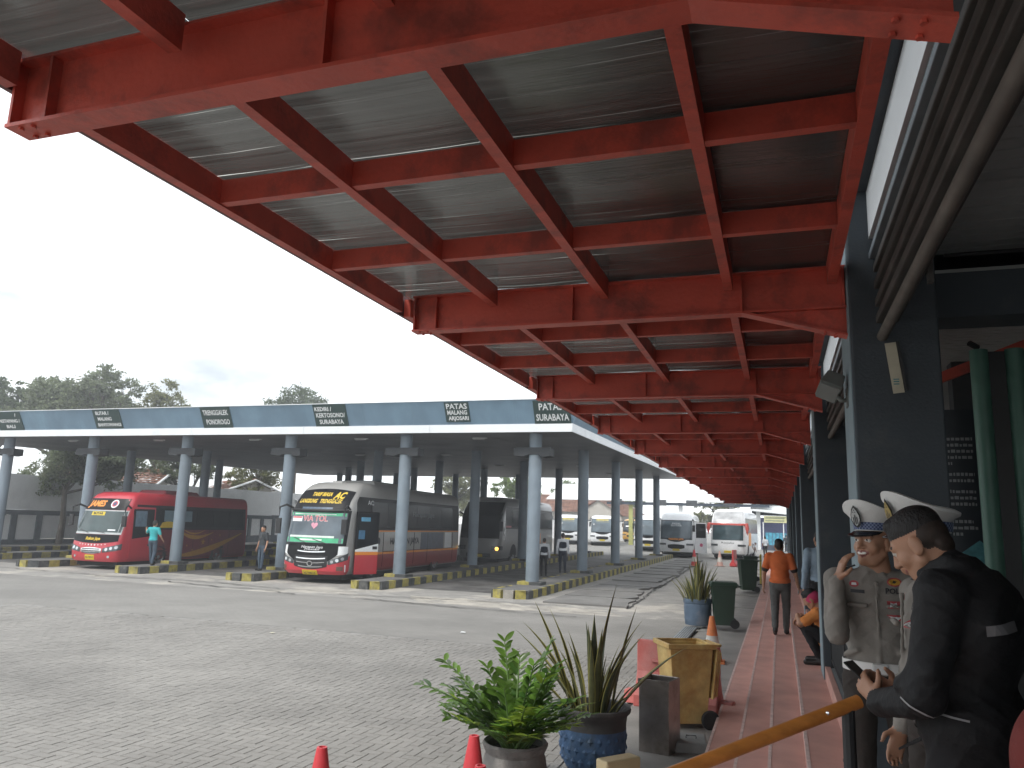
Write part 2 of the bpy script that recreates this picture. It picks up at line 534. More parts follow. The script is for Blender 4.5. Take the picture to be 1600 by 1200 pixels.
# ================================================================ WALKWAY: steps and platform
walk = structure('walkway')
EDG = [(-0.73, .145), (-0.42, .29), (-0.14, .435), (0.14, .58)]
seg = 6.2
for i in range(11):
    y0 = -6 + i * seg
    for k, (x, z) in enumerate(EDG):
        x1 = EDG[k + 1][0] if k < 3 else 0.44
        mb = MB(); mb.box(x, x1 + .01, y0, y0 + seg - .004, -0.35, z)
        mb.build('tread', PINK, walk, bevel=0.008)
        mb = MB(); mb.box(x - .004, x + .022, y0 + .002, y0 + seg - .006, z - .035, z + .003); mb.build('nosing', NOSE, walk)
    mb = MB(); mb.box(0.44, 0.50, y0, y0 + seg - .004, 0, .728); mb.build('platform_edge', PINK, walk, bevel=0.006)
for i in range(4):
    mb = MB(); mb.box(0.502, 6, -6 + i * 17, -6 + (i + 1) * 17 - .003, 0, .725); mb.build('platform', TILE, walk)
# floor tiles near the railing
tm = {}
mb = MB(); mb.box(0.003, .397, .003, .397, 0, .006); tme = mb.mesh('tile', TILE)
for ix in range(2):
    for iy in range(22):
        share('tile', tme, walk, (.51 + ix * .4, 1.6 + iy * .4, .724))

# ================================================================ TERMINAL BUILDING
bld = thing('terminal_building', 'dark blue grey terminal building with a row of columns along the pink steps', 'building')
COLS = [(-1.3, -.6), (4.85, 5.45), (9.9, 10.55), (17.1, 17.75), (23.3, 24.0), (29.5, 30.2), (35.7, 36.4), (41.9, 42.6), (48.1, 48.8), (54.3, 55)]
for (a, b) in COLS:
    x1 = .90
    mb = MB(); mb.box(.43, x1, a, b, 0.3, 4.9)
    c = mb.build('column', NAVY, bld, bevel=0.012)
    mb = MB(); mb.box(.424, .4295, a + .02, b - .02, .59, 4.85); mb.build('sky_lit_side', LIGHTBLUE, c)  # road-facing side coloured paler to carry the open-sky light
for i in range(len(COLS) - 1):
    a, b = COLS[i][1], COLS[i + 1][0]
    if a > 36: continue
    mb = MB(); mb.box(.555, .60, a + .003, b - .003, 3.97, 4.27); mb.build('white_band', WHITE, bld)
    mb = MB(); mb.box(.44, .90, a + .003, b - .003, 4.275, 4.9); mb.build('lintel', NAVY, bld)
    SLATM = mat('weathered brown slat', (0.060, 0.055, 0.05), 0.7, var=0.25, scale=4, dirt_shade=(.10, .09, .08), dscale=3)
    for k, (x, z, w, h, m_) in enumerate([(.565, 3.935, .05, .035, BLACK), (.55, 3.88, .06, .04, mat('grey blue trim', (.16, .19, .21), .6)), (.57, 3.80, .10, .045, SLATM), (.57, 3.70, .12, .05, SLATM), (.57, 3.59, .12, .05, SLATM), (.57, 3.49, .12, .05, SLATM)]):
        mb = MB(); mb.box(x, x + w, a + .003, b - .003, z - h, z); mb.build('louvre_slat', m_, bld, bevel=.006)
    mb = MB(); mb.tube([(.60, a + .003, 3.36), (.60, b - .003, 3.36)], .030, 10); mb.build('conduit_pipe', mat('dusty brown pipe', (.13, .115, .10), .7, var=.2), bld, smooth=True)
    for k in range(3):
        y = a + (b - a) * (k + .5) / 3
        mb = MB(); mb.box(.70, .725, y, y + .04, 3.40, 4.2); mb.build('hanger', SLATM, bld)
CEIL = mat('slatted ceiling', (.42, .43, .42), .6, var=.15, scale=3, stretch=(1, .2, 1))
for iy in range(10):
    y0 = -6 + iy * 1.15
    for k in range(2):
        mb = MB()
        mb.box(.91 + k * 2.6, .91 + k * 2.6 + 2.58, y0, y0 + 1.13, 4.06, 4.09)
        for s in range(10):
            mb.box(.91 + k * 2.6, .91 + k * 2.6 + 2.58, y0 + s * .113, y0 + s * .113 + .095, 4.045, 4.0595)
        mb.build('ceiling_panel', CEIL, bld)
mb = MB(); mb.box(.96, 6, 5.5, 60, 3.9, 3.95)
for s in range(60):
    mb.box(1.06, 6, 5.72 + s * .1, 5.80 + s * .1, 3.885, 3.8995)
mb.build('inner_ceiling', CEIL, bld)
mb = MB(); mb.box(.902, 6, 5.40, 5.72, 3.60, 3.896); mb.build('cross_beam', NAVY, bld)
mb = MB(); mb.box(-.75, 6.2, -6, 62, 4.95, 5.15); mb.build('roof_slab_with_shade_overhang', NAVY, bld)  # overhang past the columns is unseen, extended to shade the roof sheets
mb = MB(); mb.box(6, 6.2, -6, 62, 0, 4.95); mb.build('rear_wall', NAVY, bld)
mb = MB(); mb.box(1.6, 5.99, 8.2, 8.4, .73, 3.88); mb.build('inner_wall', mat('dark inner wall', (.05, .055, .06), .7), bld)
mb = MB(); mb.tube([(1.04, 5.3, 3.98), (1.75, 5.3, 3.98)], .014, 6); mb.box(1.55, 1.60, 5.27, 5.33, 3.95, 4.045); mb.build('ceiling_rod', BLACK, bld)
mb = MB(); mb.box(-.04, .04, -.04, .04, -.9, .9, M=Matrix.Translation((1.6, 6.9, 3.62)) @ Matrix.Rotation(math.radians(68), 4, 'Y')); mb.build('red_brace', RED, bld)

# paper notice on the column
t = thing('paper_notice', 'yellowed paper notice pinned to the near dark column', 'notice', (.655, 4.845, 3.17))
PAPER = mat('yellowed paper', (.50, .47, .36), .8, var=.1, scale=9)
mb = MB(); mb.box(-.03, .03, -.006, -.002, -.15, .15, M=Matrix.Rotation(math.radians(-6), 4, 'Y')); mb.build('sheet', PAPER, t)
mb = MB(); mb.box(.031, .045, -.02, 0, -.14, .15, M=Matrix.Rotation(math.radians(-6), 4, 'Y')); mb.build('backing_board', BLACK, t)
mb = MB()
for k in range(3): mb.box(-.01, .02, -.0085, -.0065, -.10 + k * .014, -.094 + k * .014)
mb.build('print', mat('teal print', (.06, .22, .24), .7), t)

# spot lamp on the column side
t = thing('flood_lamp', 'weathered grey flood lamp on a bracket beside the near column', 'lamp', (.33, 5.15, 3.13))
FL = mat('grey lamp housing', (.13, .14, .13), .6, var=.2)
Mx = Matrix.Rotation(math.radians(25), 4, 'Y') @ Matrix.Rotation(math.radians(-20), 4, 'X')
mb = MB(); mb.taper(-.07, .07, -.10, .10, -.05, .06, .75)
for k, p in enumerate(mb.v): mb.v[k] = tuple(Mx @ Vector(p))
mb.build('housing', FL, t, bevel=.008)
mb = MB(); mb.box(-.06, .06, -.09, .09, -.062, -.051, M=Mx); mb.build('lens', mat('dull lamp glass', (.2, .21, .2), .2), t)
mb = MB(); mb.tube([(0, 0, -.03), (.06, 0, -.10), (.095, 0, -.09)], .016, 8); mb.box(.085, .098, -.05, .05, -.14, -.02); mb.build('bracket', FL, t)

# railing between the columns
rl = thing('railing', 'black iron railing with grey handrail between two dark columns', 'railing', (.52, 5.5, .725))
mb = MB(); mb.tube([(0, 0, 1.06), (0, 4.35, 1.06)], .022, 8); mb.build('top_rail', IRON, rl, smooth=True)
mb = MB(); mb.box(-.02, .025, 0, 4.35, .575, .60); mb.build('handrail', RAILGREY, rl)
mb = MB(); mb.box(-.012, .012, 0, 4.35, .08, .10); mb.build('bottom_rail', IRON, rl)
mb = MB(); mb.tube([(0, 0, .1), (0, 0, 1.05)], .008, 6); bar = mb.mesh('bar', IRON)
for k in range(36): share('bar', bar, rl, (0, .06 + k * .12, 0))
for y in (0.02, 2.2, 4.33):
    mb = MB(); mb.box(-.02, .02, y - .02, y + .02, 0, 1.05); mb.build('post', IRON, rl)

# information board and green framed panel inside
t = thing('information_board', 'dark board with rows of white text behind the near column', 'board', (1.1, 6.4, 0))
BOARD = mat('dark board print', (.03, .036, .045), .5, var=.05)
TXT = mat('pale board print', (.30, .31, .32), .6, var=.05)
mb = MB(); mb.box(0.02, 1.3, 0, .04, .9, 3.15); mb.build('panel', BOARD, t)
def scribble(mb, x0, x1, z, h, seed, y=-.004):
    r_ = random.Random(seed); x = x0
    while x < x1:
        w = r_.uniform(.012, .03)
        mb.box(x, min(x + w, x1), y, y + .003, z, z + h * r_.uniform(.8, 1.1)); x += w + .008
mb = MB(); z = 2.92
for k, ln in enumerate([.2, .2, .2, .2, .06, 0, .2, .2, 0, .2, .2, .2, .06, 0, .17, .2, .1]):
    if ln: scribble(mb, .05, .05 + ln, z, .022, k)
    z -= .045 if ln else .035
tag(mb.build('lettering', TXT, t, fix=False), kind='stuff')
TEAL = mat('teal print', (.06, .22, .24), .7)
mb = MB(); mb.prism([(.16, 1.85), (.34, 1.85), (.34, 2.12), (.25, 2.2), (.12, 2.1)], -.003, 'y', -.001); mb.build('picture', mat('teal bus picture', (.10, .30, .33), .5, var=.3, scale=14), t)
t = thing('advert_panel', 'black panel between two round green posts at the right edge', 'panel', (1.345, 6.0, .725))
GREENP = mat('sea green post paint', (.085, .19, .145), .45, var=.1)
for x in (.0, .215):
    mb = MB(); mb.lathe([(.0, 0), (.058, 0), (.058, 2.78), (0, 2.78)], 16, (x, 0, 0)); mb.build('post', GREENP, t, smooth=True)
mb = MB(); mb.box(.05, .165, .0, .03, 0.1, 2.77); mb.build('panel', BLACK, t)
mb = MB(); mb.box(.265, 1.5, .0, .03, 0.1, 2.77); mb.build('panel', BLACK, t)
mb = MB(); mb.tube([(0, 0, 2.80), (-.06, -.03, 2.83)], .02, 6); mb.build('clip', BLACK, t)

# ================================================================ RED CANOPY
can = thing('red_canopy', 'red steel canopy with dark glossy roof sheets over the walkway', 'canopy')
YB = [-4.3, -1.2] + [1.9 + 3.1 * k for k in range(13)]
Z0 = 3.58
fw = .052
def beam_mesh(xt):
    mb = MB()
    for (xa, za, xb, zb) in ((xt, Z0, -.19, Z0), (-.19, Z0, .43, 3.40)):
        mb.add([(xa, -fw, za), (xb, -fw, zb), (xb, fw, zb), (xa, fw, za), (xa, -fw, za + .014), (xb, -fw, zb + .014), (xb, fw, zb + .014), (xa, fw, za + .014)],
               [(0, 3, 2, 1), (4, 5, 6, 7), (0, 1, 5, 4), (1, 2, 6, 5), (2, 3, 7, 6), (3, 0, 4, 7)])
    mb.prism([(xt, Z0 + .014), (-.19, Z0 + .014), (.43, 3.414), (.43, 3.85), (xt, 3.85)], .012, 'y', -.006)
    mb.box(-.19, .43, -fw, fw, Z0 + .001, Z0 + .013)
    mb.box(xt, .43, -fw, fw, 3.84, 3.852)
    for x in (xt + .008, xt + .18, -1.32, -.20, .405):
        mb.box(x, x + .012, -fw + .003, fw - .003, Z0 + .015, 3.839)
    for x in (xt + .06, xt + .12, .30, .36):        # bolt heads under the flange
        for yy in (-.03, .03):
            mb.lathe([(.001, -.010), (.010, -.010), (.010, 0)], 6, (x, yy, Z0 if x < -.19 else Z0 - .29 * (x + .19)))
    return mb.mesh('beam', RED)
beam_near, beam_far = beam_mesh(-2.66), beam_mesh(-2.53)
RX = [-2.63, -1.88, -1.08, -.27, .345]
def channel(mb, L_):          # C profile along Y
    mb.box(-.035, .035, 0, L_, 0, .008); mb.box(-.004, .004, 0, L_, .009, .13); mb.box(-.035, .035, 0, L_, .131, .139)
for y in YB:
    share('beam', beam_near if y < 3 else beam_far, can, (0, y, 0))
raf = MB(); raf.box(-.027, .027, .056, 3.03, 0, .135); rafm = raf.mesh('rafter', RED)
pur = MB(); pur.box(-.01, .79 - .055, -.03, .03, .01, .13); purm = pur.mesh('purlin', RED)
pws = []
for i in range(4):
    pmb = MB(); w = RX[i + 1] - RX[i] - .056
    pmb.box(.0, w, -.025, .025, .008, .13); pws.append(pmb.mesh('purlin', RED))
for y in YB[:-1]:
    for i, x in enumerate(RX):
        share('rafter', rafm, can, (x, y, 3.728))
    for j in (1, 2):
        for i in range(4):
            share('purlin', pws[i], can, (RX[i] + .028, y + 3.1 * j / 3 + .02, 3.728))
def sheet_mat():
    """dirty twin-wall roof sheet: glossy underside, some daylight soaking through, dirt and painted-in shade growing towards the wall side"""
    m = bpy.data.materials.new('dirty roof sheet'); m.use_nodes = True
    t = m.node_tree; b = t.nodes['Principled BSDF']; out = t.nodes['Material Output']
    g = t.nodes.new('ShaderNodeNewGeometry')
    def noise(sc, s_, det=6, rough=.6):
        mp = t.nodes.new('ShaderNodeMapping'); mp.inputs['Scale'].default_value = sc
        n = t.nodes.new('ShaderNodeTexNoise'); n.inputs['Scale'].default_value = s_; n.inputs['Detail'].default_value = det; n.inputs['Roughness'].default_value = rough
        t.links.new(g.outputs['Position'], mp.inputs['Vector']); t.links.new(mp.outputs['Vector'], n.inputs['Vector'])
        return n.outputs['Fac']
    def rng_(v, a, b_, c, d):
        r = t.nodes.new('ShaderNodeMapRange'); r.inputs['From Min'].default_value = a; r.inputs['From Max'].default_value = b_; r.inputs['To Min'].default_value = c; r.inputs['To Max'].default_value = d
        t.links.new(v, r.inputs['Value']); return r.outputs['Result']
    def mul(a, b_):
        q = t.nodes.new('ShaderNodeMath'); q.operation = 'MULTIPLY'; t.links.new(a, q.inputs[0])
        if isinstance(b_, float): q.inputs[1].default_value = b_
        else: t.links.new(b_, q.inputs[1])
        return q.outputs[0]
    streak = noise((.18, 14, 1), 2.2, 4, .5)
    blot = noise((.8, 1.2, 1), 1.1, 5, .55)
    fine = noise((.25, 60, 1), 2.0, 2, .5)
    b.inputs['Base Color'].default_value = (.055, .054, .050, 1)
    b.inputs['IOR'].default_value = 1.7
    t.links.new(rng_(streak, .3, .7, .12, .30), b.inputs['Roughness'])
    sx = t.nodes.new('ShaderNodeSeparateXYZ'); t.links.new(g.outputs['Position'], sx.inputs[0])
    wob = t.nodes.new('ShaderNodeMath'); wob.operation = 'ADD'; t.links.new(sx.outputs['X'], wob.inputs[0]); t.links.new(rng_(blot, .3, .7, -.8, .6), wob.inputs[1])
    dirt_shade = rng_(wob.outputs[0], -1.9, -.35, 1.0, .06)  # falls off towards the wall: shade put into the transmission, with grime
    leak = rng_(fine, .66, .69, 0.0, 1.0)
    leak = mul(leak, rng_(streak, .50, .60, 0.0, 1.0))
    body = mul(dirt_shade, rng_(streak, .28, .72, .6, 1.35))
    ad = t.nodes.new('ShaderNodeMath'); ad.operation = 'ADD'; t.links.new(mul(body, .025), ad.inputs[0]); t.links.new(mul(mul(leak, dirt_shade), .45), ad.inputs[1])
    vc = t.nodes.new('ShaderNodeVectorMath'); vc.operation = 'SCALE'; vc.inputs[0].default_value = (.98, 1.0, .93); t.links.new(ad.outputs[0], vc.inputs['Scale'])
    tr = t.nodes.new('ShaderNodeBsdfTranslucent'); t.links.new(vc.outputs['Vector'], tr.inputs['Color'])
    sh_ = t.nodes.new('ShaderNodeAddShader'); t.links.new(b.outputs['BSDF'], sh_.inputs[0]); t.links.new(tr.outputs['BSDF'], sh_.inputs[1])
    t.links.new(sh_.outputs['Shader'], out.inputs['Surface'])
    bp = t.nodes.new('ShaderNodeBump'); bp.inputs['Strength'].default_value = .25; bp.inputs['Distance'].default_value = .008
    t.links.new(noise((.5, 22, 1), 3.0, 4), bp.inputs['Height']); t.links.new(bp.outputs['Normal'], b.inputs['Normal'])
    return m
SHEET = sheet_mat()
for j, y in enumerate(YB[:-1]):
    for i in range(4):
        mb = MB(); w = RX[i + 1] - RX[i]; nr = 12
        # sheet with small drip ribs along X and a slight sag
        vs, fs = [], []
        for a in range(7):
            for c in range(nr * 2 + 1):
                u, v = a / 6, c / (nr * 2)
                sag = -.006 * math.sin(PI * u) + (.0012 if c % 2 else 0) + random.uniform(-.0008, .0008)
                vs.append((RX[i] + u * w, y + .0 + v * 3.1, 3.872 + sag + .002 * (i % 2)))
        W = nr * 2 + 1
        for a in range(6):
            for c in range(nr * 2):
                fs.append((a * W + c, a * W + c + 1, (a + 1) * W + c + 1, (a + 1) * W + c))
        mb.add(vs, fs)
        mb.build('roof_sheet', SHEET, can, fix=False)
EAVE = mat('dark red eave trim', (.12, .035, .032), .5, var=.15)
for y in YB[:-1]:
    mb = MB(); mb.box(-2.69, -2.667, y + .004, y + 3.096, 3.735, 3.93); mb.build('eave_trim', EAVE, can)

# ================================================================ BAY ISLANDS
BAYR = mat('shade darkened oily bay road', (0.125, 0.12, 0.115), 0.8, var=0.2, scale=1.5, bump=0.2, bscale=25, dirt_shade=(0.055, 0.053, 0.05), dscale=0.8, dlo=0.42, dhi=0.62, obj=False)  # canopy shade put into a darker road colour, over oil blotches
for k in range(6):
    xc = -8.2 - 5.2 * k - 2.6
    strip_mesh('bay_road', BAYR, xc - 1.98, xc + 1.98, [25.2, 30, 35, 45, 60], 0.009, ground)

KS = .5
stoneY = MB(); stoneY.box(-.07, .07, .004, KS - .004, -.30, .0); stY = stoneY.mesh('kerb_stone', KY)
stoneB = MB(); stoneB.box(-.07, .07, .004, KS - .004, -.30, .0); stB = stoneB.mesh('kerb_stone', KB)
noseY = MB(); noseY.box(.004, .34, -.07, .07, -.30, 0); nY = noseY.mesh('kerb_stone', KY); 
noseB = MB(); noseB.box(.004, .34, -.07, .07, -.30, 0); nB = noseB.mesh('kerb_stone', KB)
noseC = MB(); noseC.box(.004, .34, -.07, .07, -.30, -.005); nC = noseC.mesh('kerb_stone', CONCL)
IX = [-8.2 - 5.2 * k for k in range(6)]
IY0, IY1 = 23.75, 59.0
top = lambda y: gz(y) + .27
for k, x in enumerate(IX):
    isl = structure('traffic_island')
    ys = [IY0 + .07, 25, 30, 40, 50, IY1]
    mb = MB()
    vs, fs = [], []
    for y in ys:
        for dx in (-.56, .56): vs.append((x + dx, y, top(y) - .006))
    for i in range(len(ys) - 1): fs.append((2 * i, 2 * i + 1, 2 * i + 3, 2 * i + 2))
    mb.add(vs, fs); mb.build('island_top', ISL, isl, fix=False)
    n = int((IY1 - IY0 - .1) / KS)
    lim = n if k < 2 else 36
    for side in (-1, 1):
        if side < 0 and k > 0: 
            mb = MB(); mb.box(x - .63, x - .5, IY0 + .3, IY1, -.3, .155); mb.build('far_kerb', KB, isl); continue
        for i in range(n):
            y = IY0 + .16 + i * KS
            if i >= lim: break
            o = share('kerb_stone', (stY if i % 2 else stB), isl, (x + side * .56 + random.uniform(-.008, .008), y, top(y + .25) + random.uniform(-.012, .008)))
        if lim < n:
            mb = MB(); mb.box(x + side * .56 - .07, x + side * .56 + .07, IY0 + .16 + lim * KS, IY1, gz(45) - .1, top(45)); mb.build('far_kerb', KB, isl)
    seq = [nB, nY, nB] if k else [nY, nC, nY]
    seq = [nY, nB, nY] if k in (1, 2, 3) else seq
    for i in range(3):
        yy = IY0 + (.05 if i == 1 else .13)
        o = share('kerb_stone', seq[i], isl, (x - .51 + i * .34, yy, top(IY0)))
        o.rotation_euler.z = (.42, 0, -.42)[i] * (-1)
        if i == 0: o.location = (x - .55, yy + .09, top(IY0))
        if i == 2: o.location = (x + .20, yy - .05, top(IY0)); o.rotation_euler.z = .42
# kerb along the boundary wall
isl = structure('wall_kerb')
for i in range(44):
    y = 28 + i * KS
    share('kerb_stone', stY if i % 2 else stB, isl, (-38.9, y, gz(y) + .24))
mb = MB(); mb.box(-40.9, -38.97, 28, 50, -.1, .23); mb.build('wall_verge', ISL, isl)

# ================================================================ BAY CANOPY
bay = thing('bus_bay_canopy', 'long flat blue fascia canopy on grey columns over the bus bays', 'canopy')
CX0, CX1, CY0, CY1 = -39.4, -6.71, 25.76, 59.5
sz = lambda y: 5.47 + (y - CY0) * .0172
# soffit panels
nxp, nyp = 9, 6
for i in range(nxp):
    for j in range(nyp):
        x0 = CX0 + (CX1 - CX0) * i / nxp; x1 = CX0 + (CX1 - CX0) * (i + 1) / nxp
        y0 = CY0 + .02 + (CY1 - CY0 - .02) * j / nyp; y1 = CY0 + .02 + (CY1 - CY0 - .02) * (j + 1) / nyp
        mb = MB(); e = .006
        mb.add([(x0 + e, y0 + e, sz(y0)), (x1 - e, y0 + e, sz(y0)), (x1 - e, y1 - e, sz(y1)), (x0 + e, y1 - e, sz(y1)),
                (x0 + e, y0 + e, sz(y0) + .05), (x1 - e, y0 + e, sz(y0) + .05), (x1 - e, y1 - e, sz(y1) + .05), (x0 + e, y1 - e, sz(y1) + .05)],
               [(0, 3, 2, 1), (4, 5, 6, 7), (0, 1, 5, 4), (1, 2, 6, 5), (2, 3, 7, 6), (3, 0, 4, 7)])
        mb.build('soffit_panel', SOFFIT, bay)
mb = MB(); mb.add([(CX0, CY0 + .1, 6.1), (CX1 - .1, CY0 + .1, 6.1), (CX1 - .1, CY1, 6.7), (CX0, CY1, 6.7)], [(0, 1, 2, 3)])
mb.add([(CX0, CY0 + .1, 5.6), (CX1 - .1, CY0 + .1, 5.6), (CX1 - .1, CY1, 6.2), (CX0, CY1, 6.2)], [(0, 1, 2, 3)])
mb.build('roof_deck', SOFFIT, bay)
# white lip and blue flared fascia, front
LIP = mat('white fascia lip', (.72, .745, .76), .45, var=.05, scale=1, dirt_shade=(.52, .55, .57), dscale=.7, dlo=.55, dhi=.8, obj=False)
n = 6; w = (CX1 - CX0) / n
for i in range(n):
    a, b = CX0 + i * w, CX0 + (i + 1) * w - .012
    mb = MB(); mb.box(a, b, CY0 - .03, CY0 + .02, 5.46, 5.75); mb.build('fascia_lip', LIP, bay)
n = 16; w = (CX1 - CX0) / n
for i in range(n):
    a, b = CX0 + i * w, CX0 + (i + 1) * w - .004
    a2, b2 = (a, b) if i < n - 1 else (a, b + .36)
    mb = MB()
    mb.add([(a, CY0, 5.752), (b, CY0, 5.752), (b2, CY0 - .42, 6.56), (a2, CY0 - .42, 6.56), (a, CY0 + .04, 5.752), (b, CY0 + .04, 5.752), (b2, CY0 - .38, 6.56), (a2, CY0 - .38, 6.56)],
           [(0, 1, 2, 3), (4, 7, 6, 5), (0, 4, 5, 1), (3, 2, 6, 7), (0, 3, 7, 4), (1, 5, 6, 2)])
    mb.build('fascia_panel', FASCIA, bay)
mb = MB(); mb.box(CX0, CX1 + .36, CY0 - .45, CY0 - .37, 6.561, 6.585); mb.build('fascia_cap', LIP, bay)
# right-hand side of the canopy
n = 8; w = (CY1 - CY0) / n
for i in range(n):
    a, b = CY0 + i * w, CY0 + (i + 1) * w - .006
    za, zb = sz(a), sz(b)
    mb = MB()
    mb.add([(CX1, a, za - .01), (CX1, b, zb - .01), (CX1, b, zb + .28), (CX1, a, za + .28), (CX1 - .05, a, za - .01), (CX1 - .05, b, zb - .01), (CX1 - .05, b, zb + .28), (CX1 - .05, a, za + .28)],
           [(0, 1, 2, 3), (4, 7, 6, 5), (0, 4, 5, 1), (3, 2, 6, 7), (0, 3, 7, 4), (1, 5, 6, 2)])
    mb.build('fascia_lip', LIP, bay)
    mb = MB(); h = .80
    a_ = a - .42 if i == 0 else a
    mb.add([(CX1 - .004, a, za + .282), (CX1 - .004, b, zb + .282), (CX1 + .36, b, zb + 1.08), (CX1 + .36, a_, za + 1.08),
            (CX1 - .05, a, za + .282), (CX1 - .05, b, zb + .282), (CX1 + .31, b, zb + 1.08), (CX1 + .31, a_, za + 1.08)],
           [(0, 1, 2, 3), (4, 7, 6, 5), (0, 4, 5, 1), (3, 2, 6, 7), (0, 3, 7, 4), (1, 5, 6, 2)])
    mb.build('fascia_panel', FASCIA, bay)
# back and left edges
mb = MB(); mb.box(CX0, CX1, CY1 - .05, CY1, sz(CY1) - .02, sz(CY1) + .5); mb.build('rear_edge', mat('dark grey edge', (.08, .085, .09), .6), bay)
mb = MB(); mb.add([(CX0, CY0, 5.46), (CX0, CY1, sz(CY1)), (CX0, CY1, sz(CY1) + .7), (CX0, CY0, 6.3)], [(0, 1, 2, 3)]); mb.build('side_edge', FASCIA, bay)
# columns
CYS = [26.5, 33.8, 41.1, 48.4, 55.7]
rows = []
for k, x in enumerate(IX):
    for j, y in enumerate(CYS):
        r = .235
        cx = x - .08
        h = sz(y) + .0
        z0 = top(y)
        mb = MB(); mb.lathe([(r, z0), (r * .985, h)], 20, (cx, y, 0))
        c = mb.build('column', COLGREY, bay, smooth=True)
        mb = MB()
        mb.box(-.45, -.02, -.32, .32, -.03, .10, 0); mb.box(-.018, .42, -.32, .32, -.03, .10, 1)
        mb.build('column_foot', [KY, KB], c, loc=(cx, y, z0), bevel=.01)
        if j == 0:
            mb = MB(); mb.prism([(-.76, .02), (-.76, .27), (-.70, .31), (.64, .31), (.64, .0), (.32, -.04), (.22, .06), (-.2, .05), (-.36, -.02)], .52, 'y', -.26)
            mb.build('capital', mat('dark capital paint', (.024, .027, .03), .7, var=.2, obj=False), c, loc=(cx, y, 4.66), bevel=.02)
for (x, y) in [(-10.9, 27.6), (-16.1, 27.6), (-21.3, 27.6), (-26.5, 27.6), (-31.6, 27.6), (-10.9, 36), (-16, 36), (-10.9, 44), (-16, 44), (-21, 36), (-10.9, 52)]:
    mb = MB(); mb.box(x - .3, x + .3, y - .04, y + .04, sz(y) - .05, sz(y) - .008); mb.box(x - .27, x + .2, y - .02, y + .02, sz(y) - .08, sz(y) - .052)
    mb.build('soffit_lamp', mat('grey lamp fitting', (.45, .46, .46), .5), bay)

# destination signs on the fascia
uv = Vector((0, -.42, .808)).normalized(); nv = Vector((0, -.808, -.42)).normalized()
def sign(xc, w, z0, z1, lines, label):
    L_ = (z1 - z0) / uv.z
    t0 = (z0 - 5.752) / .808
    base = Vector((xc, CY0 - .42 * t0, z0)) + nv * .012
    t = thing('bay_sign', label, 'sign', base, 0, 'destination signs on the canopy fascia')
    M = Matrix(((1, 0, 0, 0), (0, uv.y, nv.y, 0), (0, uv.z, nv.z, 0), (0, 0, 0, 1)))
    mb = MB(); mb.box(-w / 2, w / 2, 0, L_, -.008, .02, M=M); mb.build('panel', SIGNGREEN, t)
    for (s, v, h, f, dx) in lines:
        Mt = M @ Matrix.Translation((dx * w, v * L_, .0225))
        text_obj(s, SIGNWHITE, Mt, t, size=h * L_ * 1.38, fit=f * w, extrude=.002, bold=.006)
sign(-33.25, 1.5, 5.76, 6.55, [('/', .82, .16, .06, .30), ('KETAPANG /', .5, .17, .8, .02), ('BALI', .2, .17, .35, .0)], 'dark bay sign ending in BALI at the far left of the fascia')
sign(-27.45, 1.48, 5.79, 6.56, [('BLITAR /', .8, .18, .5, -.15), ('MALANG', .5, .18, .52, -.1), ('BANYUWANGI', .19, .17, .86, .03)], 'dark bay sign reading BLITAR / MALANG / BANYUWANGI')
sign(-21.7, 1.45, 5.75, 6.56, [('TRENGGALEK', .72, .24, .86, 0), ('PONOROGO', .28, .24, .8, .03)], 'dark bay sign reading TRENGGALEK PONOROGO')
sign(-16.32, 1.45, 5.76, 6.56, [('KEDIRI /', .78, .18, .52, -.2), ('KERTOSONO/', .5, .2, .88, .0), ('SURABAYA', .2, .2, .74, 0.0)], 'dark bay sign reading KEDIRI / KERTOSONO / SURABAYA')
sign(-11.0, .95, 5.86, 6.53, [('PATAS', .78, .27, .86, 0), ('MALANG', .47, .22, .82, .0), ('ARJOSARI', .18, .2, .84, .04)], 'small dark bay sign reading PATAS MALANG ARJOSARI')
sign(-7.42, 1.32, 5.76, 6.52, [('PATAS', .72, .30, .64, -.03), ('SURABAYA', .26, .29, .9, 0)], 'dark bay sign reading PATAS SURABAYA, partly behind the red eave')

